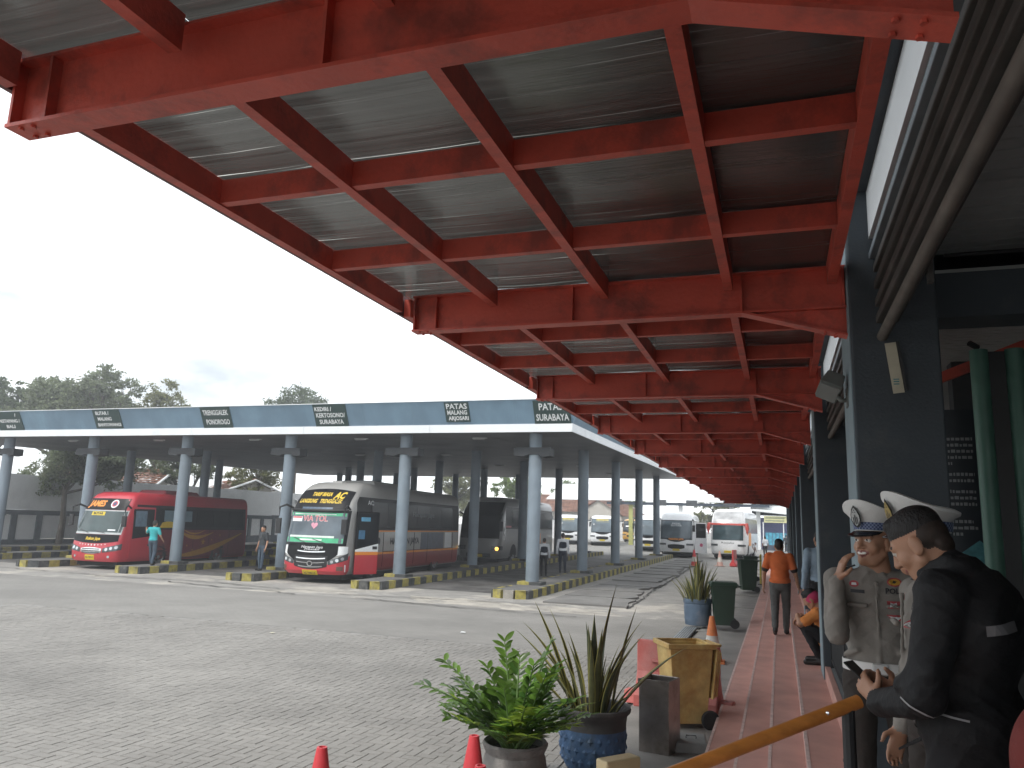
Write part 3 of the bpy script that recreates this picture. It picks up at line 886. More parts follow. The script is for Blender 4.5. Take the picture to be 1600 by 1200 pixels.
# ================================================================ BUSES
class Hull:
    """bus body: plan = rounded rectangle; levels give half width, front offset and height. Front faces -Y, door side +X."""
    def __init__(s, levels, L_, r=.32, bulge=.10):
        s.z = [l[0] for l in levels]; s.hw = [l[1] for l in levels]; s.yf = [l[2] for l in levels]
        s.L, s.r, s.b = L_, r, bulge
    def P(s, u, z):
        hw = float(np.interp(z, s.z, s.hw)); yf = float(np.interp(z, s.z, s.yf)); r = s.r
        f = hw - r; q = r * PI / 2; a = abs(u); sg = 1 if u >= 0 else -1
        if a <= f:
            return Vector((u, yf + s.b * (a / hw) ** 2, z))
        yb = yf + s.b * (f / hw) ** 2
        if a <= f + q:
            t = (a - f) / r
            return Vector((sg * (f + r * math.sin(t)), yb + r * (1 - math.cos(t)), z))
        fr, yr = s.ref()
        return Vector((sg * hw, max(yb + r, yr + (a - fr - q)), z))
    def ref(s, z=1.0):
        hw = float(np.interp(z, s.z, s.hw)); f = hw - s.r
        return f, float(np.interp(z, s.z, s.yf)) + s.b * (f / hw) ** 2 + s.r
    def N(s, u, z):
        e = .01
        a = s.P(u + e, z) - s.P(u - e, z); b = s.P(u, z + e) - s.P(u, z - e)
        return a.cross(b).normalized()
    def u_side(s, y, z=1.0):
        f, yr = s.ref()
        return f + s.r * PI / 2 + (y - yr)
    def body(s, name, m, parent, roof_in=.35):
        us_f = []
        hw = max(s.hw); f = hw - s.r; q = s.r * PI / 2
        U = [-(f + q), -(f + q * .75), -(f + q * .5), -(f + q * .25), -f, -f * .66, -f * .33, 0, f * .33, f * .66, f, f + q * .25, f + q * .5, f + q * .75, f + q]
        vs, fs = [], []
        n = len(U) + 4
        for z in s.z:
            hz = float(np.interp(z, s.z, s.hw)); k = (hz - s.r) 
            ring = [Vector((-hz, s.L, z)), Vector((-hz, s.L * .5, z))]
            for u in U:
                # rescale flat part to this level
                a = abs(u); uu = (a * k / f if a <= f else k + (a - f)) * (1 if u >= 0 else -1)
                ring.append(s.P(uu, z))
            ring += [Vector((hz, s.L * .5, z)), Vector((hz, s.L, z))]
            vs += ring
        for j in range(len(s.z) - 1):
            for i in range(n):
                i2 = (i + 1) % n
                fs.append((j * n + i, j * n + i2, (j + 1) * n + i2, (j + 1) * n + i))
        fs.append(tuple(range(n))[::-1]); o = (len(s.z) - 1) * n
        fs.append(tuple(o + i for i in range(n)))
        mb = MB(); mb.add(vs, fs)
        return mb.build(name, m, parent, smooth=True)
    def patch(s, name, m, parent, u0, u1, lo, hi, d=.008, nu=14, nz_=6, smooth=True):
        """panel on the surface; lo/hi are numbers or functions of t in 0..1"""
        if max((hi(q) if callable(hi) else hi) - (lo(q) if callable(lo) else lo) for q in (0, .5, 1)) > .5: nz_ = max(nz_, 16)
        lo_ = lo if callable(lo) else (lambda t: lo); hi_ = hi if callable(hi) else (lambda t: hi)
        vs, fs = [], []
        for i in range(nu + 1):
            t = i / nu; u = u0 + (u1 - u0) * t
            for j in range(nz_ + 1):
                z = lo_(t) + (hi_(t) - lo_(t)) * j / nz_
                p = s.P(u, z); nrm = s.N(u, z)
                vs.append(p + nrm * d)
        K = len(vs)
        W = nz_ + 1
        idx = lambda i, j: i * W + j
        for i in range(nu):
            for j in range(nz_):
                fs.append((idx(i, j), idx(i + 1, j), idx(i + 1, j + 1), idx(i, j + 1)))
        # rim back to the body
        rim = [idx(i, 0) for i in range(nu + 1)] + [idx(nu, j) for j in range(1, W)] + [idx(i, nz_) for i in range(nu - 1, -1, -1)] + [idx(0, j) for j in range(nz_ - 1, 0, -1)]
        for q, a in enumerate(rim):
            i, j = divmod(a, W); t = i / nu; u = u0 + (u1 - u0) * t; z = lo_(t) + (hi_(t) - lo_(t)) * j / nz_
            vs.append(s.P(u, z) - s.N(u, z) * .004)
        R = len(rim)
        for q in range(R):
            fs.append((rim[q], K + q, K + (q + 1) % R, rim[(q + 1) % R]))
        mb = MB(); mb.add(vs, fs)
        return mb.build(name, m, parent, smooth=smooth, fix=False)
    def wrap_poly(s, name, m, parent, loops, d=.014):
        """2D polygons (u,z) triangulated and laid on the surface"""
        bm = bmesh.new()
        for lp in loops:
            vs = [bm.verts.new((p[0], p[1], 0)) for p in lp]
            bm.faces.new(vs)
        bmesh.ops.triangulate(bm, faces=bm.faces)
        bmesh.ops.subdivide_edges(bm, edges=[e for e in bm.edges if e.calc_length() > .35], cuts=2, use_grid_fill=True)
        for v in bm.verts:
            v.co = s.P(v.co.x, v.co.y) + s.N(v.co.x, v.co.y) * d
        me = bpy.data.meshes.new(name); bm.to_mesh(me); bm.free(); me.materials.append(m)
        o = bpy.data.objects.new(name, me); COL.objects.link(o); o.parent = parent
        return o
    def text(s, st, m, parent, u, z, size, fit=None, d=.016, name='lettering', flip=False, slope=0, **k):
        me, v = text_mesh(st, size, extrude=.002, **k)
        if fit: v[:, 0] *= fit / max(v[:, 0].max() - v[:, 0].min(), 1e-6)
        out = []
        for (x, y, w) in v:
            uu, zz = u + x, z + y + slope * x
            p = s.P(uu, zz) + s.N(uu, zz) * (d + w)
            out.append(p)
        me.vertices.foreach_set('co', np.array(out).ravel()); me.update()
        me.materials.clear(); me.materials.append(m)
        o = bpy.data.objects.new(name, me); COL.objects.link(o); o.parent = parent
        return o

def paint(name, c, rough=.3, **k): return mat(name, c, rough, var=.05, scale=2, coat=.5, **k)
GLASS = mat('dark tinted glass', (.008, .010, .012), .2, var=.05, spec=.12)
TYRE = RUBBER
RIM = mat('grey steel rim', (.22, .22, .22), .4, metal=.6, var=.2)
LENS = mat('clear lamp lens', (.55, .58, .60), .12, metal=.5, var=.1)
LAMPDARK = mat('lamp housing dark', (.10, .11, .115), .2, metal=.4)
PLATE = mat('yellow number plate', (.62, .47, .03), .5, var=.06)
YTXT = mat('yellow print', (.72, .50, .04), .5, var=.03)
OTXT = mat('orange print', (.80, .28, .03), .5, var=.03)
WTXT = mat('white print', (.75, .76, .77), .5, var=.02)
DTXT = mat('dark print', (.03, .03, .035), .5, var=.02)
RTXT = mat('red print', (.55, .05, .06), .5, var=.02)
VOID = mat('black underside', (.008, .008, .008), .9, var=.1)

def wheel(parent, x, y, r=.49, side=1):
    mb = MB(); mb.lathe([(r * .55, -.13), (r * .93, -.13), (r, -.09), (r, .09), (r * .93, .13), (r * .62, .13)], 22)
    M = Matrix.Translation((x, y, r)) @ Matrix.Rotation(side * PI / 2, 4, 'Y')
    mb.v = [tuple(M @ Vector(p)) for p in mb.v]
    w = mb.build('wheel', TYRE, parent, smooth=True)
    mb = MB(); mb.lathe([(r * .62, .13), (r * .58, .10), (r * .35, .04), (r * .22, .10), (r * .16, .13), (0.001, .13)], 18)
    mb.v = [tuple(M @ Vector(p)) for p in mb.v]
    mb.build('rim', RIM, w, smooth=True)
def arch(hull, parent, y, r=.62, z0=.36):
    for sg in (1, -1):
        u = sg * hull.u_side(y, z0)
        pts = [(u - r, z0), *[(u - r * math.cos(t), max(z0, .45 + r * math.sin(t))) for t in np.linspace(.05, PI - .05, 12)], (u + r, z0)]
        hull.wrap_poly('wheel_arch', VOID, parent, [pts], .006)
def windows(hull, parent, y0, y1, n, z0, z1, m, sides=(1, -1), gap=.05):
    for sg in sides:
        for i in range(n):
            a = y0 + (y1 - y0) * i / n + gap / 2; b = y0 + (y1 - y0) * (i + 1) / n - gap / 2
            ua, ub = hull.u_side(a, z0) * sg, hull.u_side(b, z0) * sg
            hull.patch('side_window', m, parent, min(ua, ub), max(ua, ub), z0, z1, .016, 3, 2)
def mirror(parent, hull, u, z, out, drop, m, fwd=.35):
    p = hull.P(u, z); sg = 1 if u > 0 else -1
    mb = MB()
    mb.tube([p, p + Vector((sg * out * .5, -fwd * .6, .12)), p + Vector((sg * out, -fwd, .02)), p + Vector((sg * out, -fwd, -drop * .4))], [.04, .045, .04, .03], 8)
    q = p + Vector((sg * out, -fwd, -drop * .4))
    mb.box(q.x - .10, q.x + .10, q.y - .05, q.y + .04, q.z - drop * .6, q.z)
    return mb.build('mirror', m, parent, bevel=.02)
def wiper(hull, parent, u, z0, du, dz):
    mb = MB(); mb.tube([hull.P(u + du * t, z0 + dz * t) + hull.N(u + du * t, z0 + dz * t) * .04 for t in (0, .5, 1)], .012, 6); mb.build('wiper', BLACK, parent)
def ac_pod(parent, y0, y1, z, m, w=.8):
    mb = MB(); mb.taper(-w, w, y0, y1, z - .05, z + .16, .8, ky=.9); o = mb.build('roof_cooler', m, parent, bevel=.03)
    mb = MB()
    for k in range(12):
        y = y0 + .25 + k * (y1 - y0 - .5) / 12; mb.box(-w * .7, w * .7, y, y + .05, z + .161, z + .175)
    mb.build('grille', BLACK, o)

# ---- red medium bus ------------------------------------------------------------------------------
def red_bus():
    t = thing('bus', 'red medium bus with JAMES in orange letters over its windscreen', 'bus', (-26.35, 24.5, -.08), math.radians(3.0))
    rp_ = paint('bus red', (.48, .030, .045)); mar = paint('bus maroon', (.20, .022, .03))
    h = Hull([(.30, 1.10, .08), (.42, 1.18, .0), (.75, 1.20, -.02), (1.15, 1.20, .04), (1.42, 1.20, .10), (2.35, 1.17, .40), (2.80, 1.13, .62), (3.0, 1.06, .80), (3.10, .95, 1.0), (3.14, .78, 1.3)], 8.6, .30, .16)
    h.body('body', rp_, t)
    blk = mat('bus gloss black', (.009, .009, .010), .35, var=.05, spec=.12)
    hw = 1.2
    h.patch('upper_mask', blk, t, -1.02, 1.02, 2.36, 2.83, .010, 16, 4)
    fr = mat('grey windscreen rubber', (.45, .47, .47), .4, var=.1)
    h.patch('windscreen_frame', fr, t, -1.16, 1.16, 1.38, 2.35, .007, 16, 6)
    ws = mat('bluish windscreen glass', (.05, .075, .075), .07, var=.25, scale=2, spec=.6)
    h.patch('windscreen', ws, t, -1.12, 1.12, 1.46, 2.31, .012, 16, 6)
    h.patch('lower_mask', blk, t, -1.12, 1.12, lambda q: 1.02 + .10 * (2 * q - 1) ** 2, 1.37, .011, 16, 4)
    h.text('JAMES', OTXT, t, -.45, 2.60, .34, fit=.92, shear=.25, bold=.012)
    h.wrap_poly('emblem', WTXT, t, [[(.42 + .17 * math.cos(a), 2.61 + .17 * math.sin(a)) for a in np.linspace(0, 2 * PI, 20)[:-1]]], .016)
    h.wrap_poly('emblem_ring', RTXT, t, [[(.42 + .12 * math.cos(a), 2.61 + .12 * math.sin(a)) for a in np.linspace(0, 2 * PI, 20)[:-1]]], .019)
    h.wrap_poly('emblem_dot', mat('navy print', (.03, .04, .12), .5), t, [[(.42 + .075 * math.cos(a), 2.61 + .075 * math.sin(a)) for a in np.linspace(0, 2 * PI, 20)[:-1]]], .021)
    h.patch('route_strip', PLATE, t, -.52, .16, 2.13, 2.28, .017, 6, 2)
    h.text('BLITAR', DTXT, t, -.18, 2.205, .12, fit=.5, bold=.004, d=.022)
    h.text('Rukun Jaya', YTXT, t, -.02, 1.2, .17, fit=.72, shear=.3, bold=.004)
    h.patch('sticker', WTXT, t, .55, .88, 1.53, 1.58, .018, 3, 1)
    for k in range(9):
        u = -.62 + k * .155; r0 = .034 if k not in (3, 4, 5) else .05
        pts = [(u + (r0 if i % 2 == 0 else r0 * .45) * math.sin(i * PI / 5), .985 - .035 + .04 * (k / 4 - 1) ** 2 + (r0 if i % 2 == 0 else r0 * .45) * math.cos(i * PI / 5)) for i in range(10)]
        h.wrap_poly('star', WTXT, t, [pts], .013)
    # grille
    gm = mat('dark grille', (.05, .05, .05), .5)
    h.patch('grille', CHROME, t, -.50, .50, lambda q: .60 + .07 * (2 * q - 1) ** 2, lambda q: .86 - .05 * (2 * q - 1) ** 2, .016, 10, 2)
    for k in range(3):
        z = .635 + k * .07
        h.patch('grille_slot', gm, t, -.42, .42, z, z + .035, .024, 8, 1)
    for sg in (-1, 1):
        a, b = (sg * .56, sg * 1.30)
        lo = lambda q, s=sg: .66 + .12 * (q if s > 0 else 1 - q); hi = lambda q, s=sg: .83 + .20 * (q if s > 0 else 1 - q)
        hl = h.patch('headlight', LAMPDARK, t, min(a, b), max(a, b), lo, hi, .018, 8, 3)
        for k in range(3):
            u = sg * (.72 + k * .19); z = .79 + k * .045
            h.wrap_poly('lamp_lens', LENS, hl, [[(u + .065 * math.cos(a_), z + .065 * math.sin(a_)) for a_ in np.linspace(0, 2 * PI, 15)[:-1]]], .028)
        h.wrap_poly('fog_lamp', LENS, t, [[(sg * .82 + .055 * math.cos(a_), .50 + .055 * math.sin(a_)) for a_ in np.linspace(0, 2 * PI, 15)[:-1]]], .014)
    h.patch('number_plate', PLATE, t, -.24, .20, .38, .56, .025, 4, 2)
    h.text('AG 7185 U', DTXT, t, -.02, .47, .11, fit=.36, d=.03, name='plate_lettering')
    # side: maroon flank, windows, door
    for sg in (1, -1):
        ua, ub = sorted((sg * h.u_side(2.35), sg * h.u_side(8.55)))
        h.patch('flank', mar, t, ua, ub, .34, 1.62, .006, 10, 4)
        ua, ub = sorted((sg * h.u_side(.98), sg * h.u_side(8.45)))
        h.patch('window_band', blk, t, ua, ub, 1.60, 2.62, .009, 10, 4)
    windows(h, t, 2.3, 8.3, 5, 1.72, 2.5, GLASS)
    d = h.patch('door', rp_, t, h.u_side(.72), h.u_side(2.05), .34, 2.52, .022, 6, 6)
    h.patch('door_glass', GLASS, d, h.u_side(.80), h.u_side(1.98), lambda q: 1.22 + .12 * q, 2.44, .030, 5, 4)
    h.patch('door_window', mat('pale blue reflection glass', (.13, .19, .24), .1, var=.2), d, h.u_side(.9), h.u_side(1.55), 1.72, 2.36, .036, 4, 3)
    h.patch('door_handle', BLACK, d, h.u_side(1.72), h.u_side(1.94), .92, 1.0, .05, 2, 1)
    h.patch('curtain', mat('pale blue curtain', (.20, .29, .34), .3, var=.1), t, h.u_side(2.6), h.u_side(3.5), 1.95, 2.42, .020, 3, 2)
    h.patch('curtain', MATS['pale blue curtain'], t, h.u_side(3.7), h.u_side(4.4), 1.95, 2.42, .020, 3, 2)
    for y in (3.3, 4.6, 5.7, 7.2):
        h.patch('panel_gap', VOID, t, h.u_side(y), h.u_side(y) + .02, .36, 1.58, .0095, 1, 8)
    gold = mat('gold stripe paint', (.50, .25, .03), .35, var=.1)
    U = lambda y: h.u_side(y)
    def ribbon(pts, w0, w1):
        a, b = [], []
        n = len(pts)
        for i, p in enumerate(pts):
            q = pts[min(i + 1, n - 1)]; o = pts[max(i - 1, 0)]
            d_ = Vector((q[0] - o[0], q[1] - o[1])).normalized(); w = (w0 + (w1 - w0) * i / (n - 1)) * math.sin(PI * (i + .5) / n) / 2
            a.append((U(p[0]) - d_.y * w, p[1] + d_.x * w)); b.append((U(p[0]) + d_.y * w, p[1] - d_.x * w))
        return [[a[i], b[i], b[i + 1], a[i + 1]] for i in range(n - 1)]
    def arcp(p0, p1, p2, n=14):
        return [tuple((1 - s_) ** 2 * np.array(p0) + 2 * s_ * (1 - s_) * np.array(p1) + s_ * s_ * np.array(p2)) for s_ in np.linspace(0, 1, n)]
    h.wrap_poly('swoosh', gold, t, ribbon(arcp((3.6, .48), (5.4, .45), (8.2, 1.45)), .30, .25), .014)
    h.wrap_poly('swoosh', gold, t, ribbon(arcp((3.7, 1.55), (4.6, 1.0), (6.0, 1.5)), .22, .12), .016)
    h.wrap_poly('swoosh', gold, t, ribbon(arcp((3.9, 1.62), (4.6, 1.25), (5.4, 1.6)), .10, .06), .018)
    h.wrap_poly('swoosh', YTXT, t, [[(U(2.35), 1.68), (U(2.5), 1.9), (U(2.9), 1.98), (U(3.3), 1.9), (U(3.45), 1.68)]], .018)
    for k, (y, z, r0) in enumerate([(4.2, .9, .06), (4.6, .7, .06), (5.3, 1.05, .16), (5.9, 1.15, .06), (6.5, 1.35, .06), (5.4, 1.4, .05), (3.9, 1.15, .05), (6.9, 1.1, .05)]):
        pts = [(U(y) + (r0 if i % 2 == 0 else r0 * .45) * math.sin(i * PI / 5), z + (r0 if i % 2 == 0 else r0 * .45) * math.cos(i * PI / 5)) for i in range(10)]
        h.wrap_poly('star', gold, t, [pts], .02)
    for y in (1.75 + .75, 6.4): arch(h, t, y, .56)
    for y in (2.5, 6.4):
        for sg in (1, -1): wheel(t, sg * 1.07, y, .45, sg)
    mirror(t, h, 1.18, 2.45, .10, .75, BLACK, .42); mirror(t, h, -1.18, 2.45, .28, .75, BLACK, .45)
    wiper(h, t, -.3, 1.42, -.5, .12); wiper(h, t, .5, 1.42, -.5, .1)
    ac_pod(t, 3.0, 5.4, 3.14, mar)
    mb = MB(); mb.box(-1.0, 1.0, .4, 8.4, .12, .31); mb.build('chassis', VOID, t)
    return t
red_bus()

# ---- big coach ------------------------------------------------------------------------------------
def coach(name_label, loc, rz, body, lower, upper_front, L_=11.8, H_=3.72, detail=2, cat='bus', group=None, band=None, glassm=None, mask=True, gz0=0):
    t = thing('bus', name_label, cat, loc, rz, group)
    k = H_ / 3.72
    h = Hull([(.32, 1.12, .10), (.45, 1.22, .0), (.80, 1.245, -.03), (1.15, 1.25, .0), (1.5, 1.25, .05), (2.62 * k, 1.24, .30), (2.95 * k, 1.22, .52), (3.4 * k, 1.17, .98), (3.58 * k, 1.08, 1.25), (3.68 * k, .94, 1.5), (H_, .78, 1.8)], L_, .36, .14)
    h.body('body', body, t)
    for y in (2.55, L_ - 3.2): arch(h, t, y, .64)
    for y in (2.55, L_ - 3.2):
        for sg in (1, -1): wheel(t, sg * 1.10, y, .5, sg)
    mb = MB(); mb.box(-1.05, 1.05, .4, L_ - .3, .14, .33); mb.build('chassis', VOID, t)
    return t, h

def harapan_bus():
    grey = paint('bus silver grey', (.34, .335, .32)); red = paint('bus bright red', (.50, .035, .05)); drk = paint('bus shaded red', (.30, .03, .03))
    t, h = coach('large coach with VIA TOL on its windscreen and red bumper', (-16.1, 24.6, -.09), math.radians(3.6), grey, None, None, L_=12.5)
    blk = mat('bus gloss black', (.009, .009, .010), .35, var=.05, spec=.12)
    h.patch('upper_mask', blk, t, -1.10, 1.12, lambda q: 2.62, lambda q: 3.42 - .10 * (2 * q - 1) ** 2, .012, 16, 5)
    h.text('TARIF BIASA', YTXT, t, -.14, 3.19, .20, fit=.82, shear=.2, bold=.006)
    h.text('AC', YTXT, t, .60, 3.15, .34, fit=.46, shear=.25, bold=.014)
    h.text('LANGSUNG   TRENGGALEK', YTXT, t, -.08, 2.93, .2, fit=1.75, shear=.2, bold=.006)
    h.patch('visor_strip', mat('dim blue strip', (.05, .09, .14), .3, var=.3, scale=10), t, -.7, .55, 2.64, 2.71, .016, 8, 1)
    h.patch('windscreen_frame', blk, t, -1.26, 1.30, 1.34, 2.61, .010, 18, 6)
    ws = mat('grey windscreen glass', (.10, .125, .145), .07, var=.3, scale=1.3, spec=.6)
    h.patch('windscreen', ws, t, -1.16, 1.16, 1.42, 2.52, .016, 16, 6)
    grn = mat('green windscreen print', (.06, .40, .20), .3, var=.12)
    h.patch('green_strip', grn, t, -1.12, 1.12, 2.40, 2.51, .020, 12, 1)
    h.patch('pale_strip', WTXT, t, -.95, .75, 2.44, 2.47, .023, 10, 1)
    h.patch('green_strip', grn, t, -1.14, 1.14, 1.44, 1.60, .020, 12, 1)
    h.patch('pale_strip', mat('pale print', (.62, .70, .64), .4), t, -1.0, .8, 1.61, 1.68, .021, 10, 1)
    h.patch('pale_strip', MATS['pale print'], t, -.55, .35, 1.50, 1.56, .024, 10, 1)
    h.patch('paper_card', WTXT, t, -1.02, -.60, 2.18, 2.36, .022, 3, 1)
    h.patch('card_stripe', RTXT, t, -1.0, -.62, 2.30, 2.35, .025, 3, 1)
    h.text('VIA TOL', WTXT, t, -.05, 2.29, .30, fit=1.02, bold=.010, d=.020)
    h.text('VIA TOL', RTXT, t, -.05, 2.29, .29, fit=1.0, bold=.0, d=.026)
    heart = []
    for a in np.linspace(0, 2 * PI, 28)[:-1]:
        heart.append((-.04 + .0085 * 16 * math.sin(a) ** 3, 2.05 + .0085 * (13 * math.cos(a) - 5 * math.cos(2 * a) - 2 * math.cos(3 * a) - math.cos(4 * a))))
    h.wrap_poly('heart_sticker', mat('pink sticker', (.62, .28, .36), .4), t, [heart], .022)
    # lower face
    h.patch('side_cheek', WHITE, t, -1.42, -.72, lambda q: .95 + .12 * (1 - q), lambda q: 1.32, .010, 6, 3)
    h.patch('side_cheek', WHITE, t, .72, 1.42, lambda q: .95 + .12 * q, lambda q: 1.32, .010, 6, 3)
    h.patch('lower_mask', blk, t, -1.02, 1.02, lambda q: .62 + .42 * abs(2 * q - 1) ** 2.2, lambda q: 1.36, .016, 18, 5)
    bump = lambda q: .58 + .42 * abs(2 * q - 1) ** 1.6
    h.patch('bumper', red, t, -1.62, 1.62, .33, bump, .016, 22, 4)
    h.patch('lower_grille', BLACK, t, -.66, .66, lambda q: .50 + .1 * (2 * q - 1) ** 2, lambda q: .98, .022, 12, 4)
    for z, w in ((1.10, .55), (.86, .58), (.72, .56), (.575, .48)):
        h.patch('chrome_bar', CHROME, t, -w, w, lambda q, z=z: z - .015 + .03 * (2 * q - 1) ** 2, lambda q, z=z: z + .022 + .03 * (2 * q - 1) ** 2, .034, 10, 1)
    h.wrap_poly('badge', CHROME, t, [[(.12 * math.cos(a), .70 + .10 * math.sin(a)) for a in np.linspace(0, 2 * PI, 18)[:-1]]], .042)
    h.wrap_poly('badge_core', BLACK, t, [[(.075 * math.cos(a), .70 + .06 * math.sin(a)) for a in np.linspace(0, 2 * PI, 18)[:-1]]], .046)
    h.text('Harapan Jaya', WTXT, t, .0, 1.275, .14, fit=.86, shear=.3, d=.024)
    h.text('Prestasi', WTXT, t, .0, 1.19, .10, fit=.62, shear=.3, d=.024)
    for sg in (-1, 1):
        a, b = sg * .70, sg * 1.46
        lo = lambda q, s=sg: .66 + .20 * (q if s > 0 else 1 - q); hi = lambda q, s=sg: .80 + .30 * (q if s > 0 else 1 - q)
        hl = h.patch('headlight', LAMPDARK, t, min(a, b), max(a, b), lo, hi, .024, 8, 3)
        for i in range(3):
            u = sg * (.84 + i * .18); z = .78 + i * .055
            h.wrap_poly('lamp_lens', LENS, hl, [[(u + .06 * math.cos(a_), z + .055 * math.sin(a_)) for a_ in np.linspace(0, 2 * PI, 15)[:-1]]], .034)
        h.patch('fog_recess', mat('brown lamp recess', (.14, .08, .06), .5), t, *sorted((sg * 1.0, sg * 1.24)), .47, .62, .022, 3, 2)
        h.patch('marker_strip', WTXT, t, *sorted((sg * 1.30, sg * 1.35)), .44, .68, .024, 2, 2)
    h.patch('number_plate', PLATE, t, -.30, .28, .30, .47, .05, 4, 2)
    h.text('AG 7598 US', DTXT, t, -.01, .385, .11, fit=.46, d=.056, name='plate_lettering')
    # flank
    U = lambda y, z=1.5: h.u_side(y, z)
    for sg in (1, -1):
        S = lambda a, b: tuple(sorted((sg * U(a), sg * U(b))))
        h.patch('window_band', blk, t, *S(.95, 12.4), 1.92, 3.16, .008, 10, 5)
        h.patch('flank_red', drk, t, *S(2.0, 12.4), .36, .98, .008, 10, 3)  # flank red painted darker than the bumper, standing in for shade
        h.patch('orange_line', OTXT, t, *S(2.0, 12.4), .985, 1.07, .010, 10, 1)
        h.patch('orange_line', OTXT, t, *S(2.2, 12.4), 1.86, 1.915, .010, 10, 1)
    windows(h, t, 2.2, 11.5, 6, 2.02, 3.02, GLASS)
    for y in (3.4, 5.0, 6.6, 8.2, 11.6):
        h.patch('panel_gap', VOID, t, U(y), U(y) + .025, .42, 1.84, .0135, 1, 8)
    h.patch('panel_gap', VOID, t, U(3.4), U(11.6), 1.075, 1.095, .0135, 4, 1)
    h.text('HARAPAN JAYA', DTXT, t, U(5.6), 1.47, .36, fit=3.1, bold=.01, d=.014)
    h.wrap_poly('emblem', DTXT, t, [[(U(2.95) + .16 * math.cos(a), 1.5 + .14 * math.sin(a)) for a in np.linspace(0, 2 * PI, 18)[:-1]]], .014)
    h.text('AC', WTXT, t, U(2.1), 2.95, .25, fit=.5, d=.02, name='window_lettering')
    h.text('BISNIS', RTXT, t, U(2.4), 2.5, .2, fit=.6, d=.02, name='window_lettering')
    h.text('Harapan Jaya', mat('faded print', (.20, .22, .23), .5), t, U(7.6), 2.6, .3, fit=2.6, d=.02, shear=.2, name='window_lettering')
    h.patch('blue_panel', mat('dark blue flank print', (.05, .07, .11), .35, var=.25), t, U(7.4), U(10.3), 1.09, 1.84, .012, 6, 3)
    h.patch('rear_door', WHITE, t, U(10.5), U(11.4), 1.1, 1.84, .014, 3, 3)
    # plug door standing proud of the side
    dr = bpy.data.objects.new('door', None)
    mb = MB(); mb.box(0, 1.05, -.03, .03, 0, 2.2); 
    d = MB(); d.box(0, 1.05, -.025, .025, .02, 2.30); do = d.build('door', blk, t, bevel=.02)
    p = h.P(U(.75), 1.0)
    do.location = (p.x + .10, p.y - .02, .30); do.rotation_euler.z = math.radians(62)
    for (nm, m_, x0, x1, z0, z1) in (('door_red', red, .01, 1.04, .03, .72), ('door_orange', OTXT, .01, 1.04, .723, .84), ):
        q = MB(); q.box(x0, x1, -.031, .031, z0, z1); q.build(nm, m_, do)
    q = MB(); q.prism([(.01, .843), (1.04, .843), (1.04, 1.14), (.01, .92)], .062, 'y', -.031); q.build('door_white', WHITE, do)
    q = MB(); q.prism([(.08, 1.0), (.98, 1.2), (.98, 2.22), (.08, 2.22)], .064, 'y', -.032); q.build('door_glass', GLASS, do)
    q = MB(); q.box(.2, .62, -.036, -.033, 1.95, 2.1); q.build('sky_sticker', mat('sky blue sticker', (.12, .34, .50), .3, var=.2), do)
    q = MB(); q.box(.12, .4, -.036, -.033, 1.3, 1.62); q.build('blue_card', mat('blue card', (.05, .16, .28), .4, var=.3), do)
    q = MB(); q.box(.78, .98, -.05, -.032, .93, 1.04); q.build('handle', BLACK, do)
    mirror(t, h, -1.22, 2.66, .30, .95, BLACK, .48); mirror(t, h, 1.22, 2.66, .05, .9, BLACK, .5)
    mb = MB(); mb.tube([h.P(-1.22, 2.62) + Vector((0, -.06, 0)), h.P(-.6, 2.6) + Vector((0, -.14, 0)), h.P(.6, 2.6) + Vector((0, -.14, 0)), h.P(1.22, 2.62) + Vector((0, -.06, 0))], .04, 8); mb.build('brow', BLACK, t, smooth=True)
    wiper(h, t, -.2, 1.40, -.6, .2); wiper(h, t, .6, 1.40, -.6, .16)
    ac_pod(t, 3.2, 6.2, 3.72, grey, .85)
    mb = MB(); mb.box(-.2, .2, 1.6, 1.9, 3.66, 3.76); mb.build('roof_hatch', grey, t)
harapan_bus()

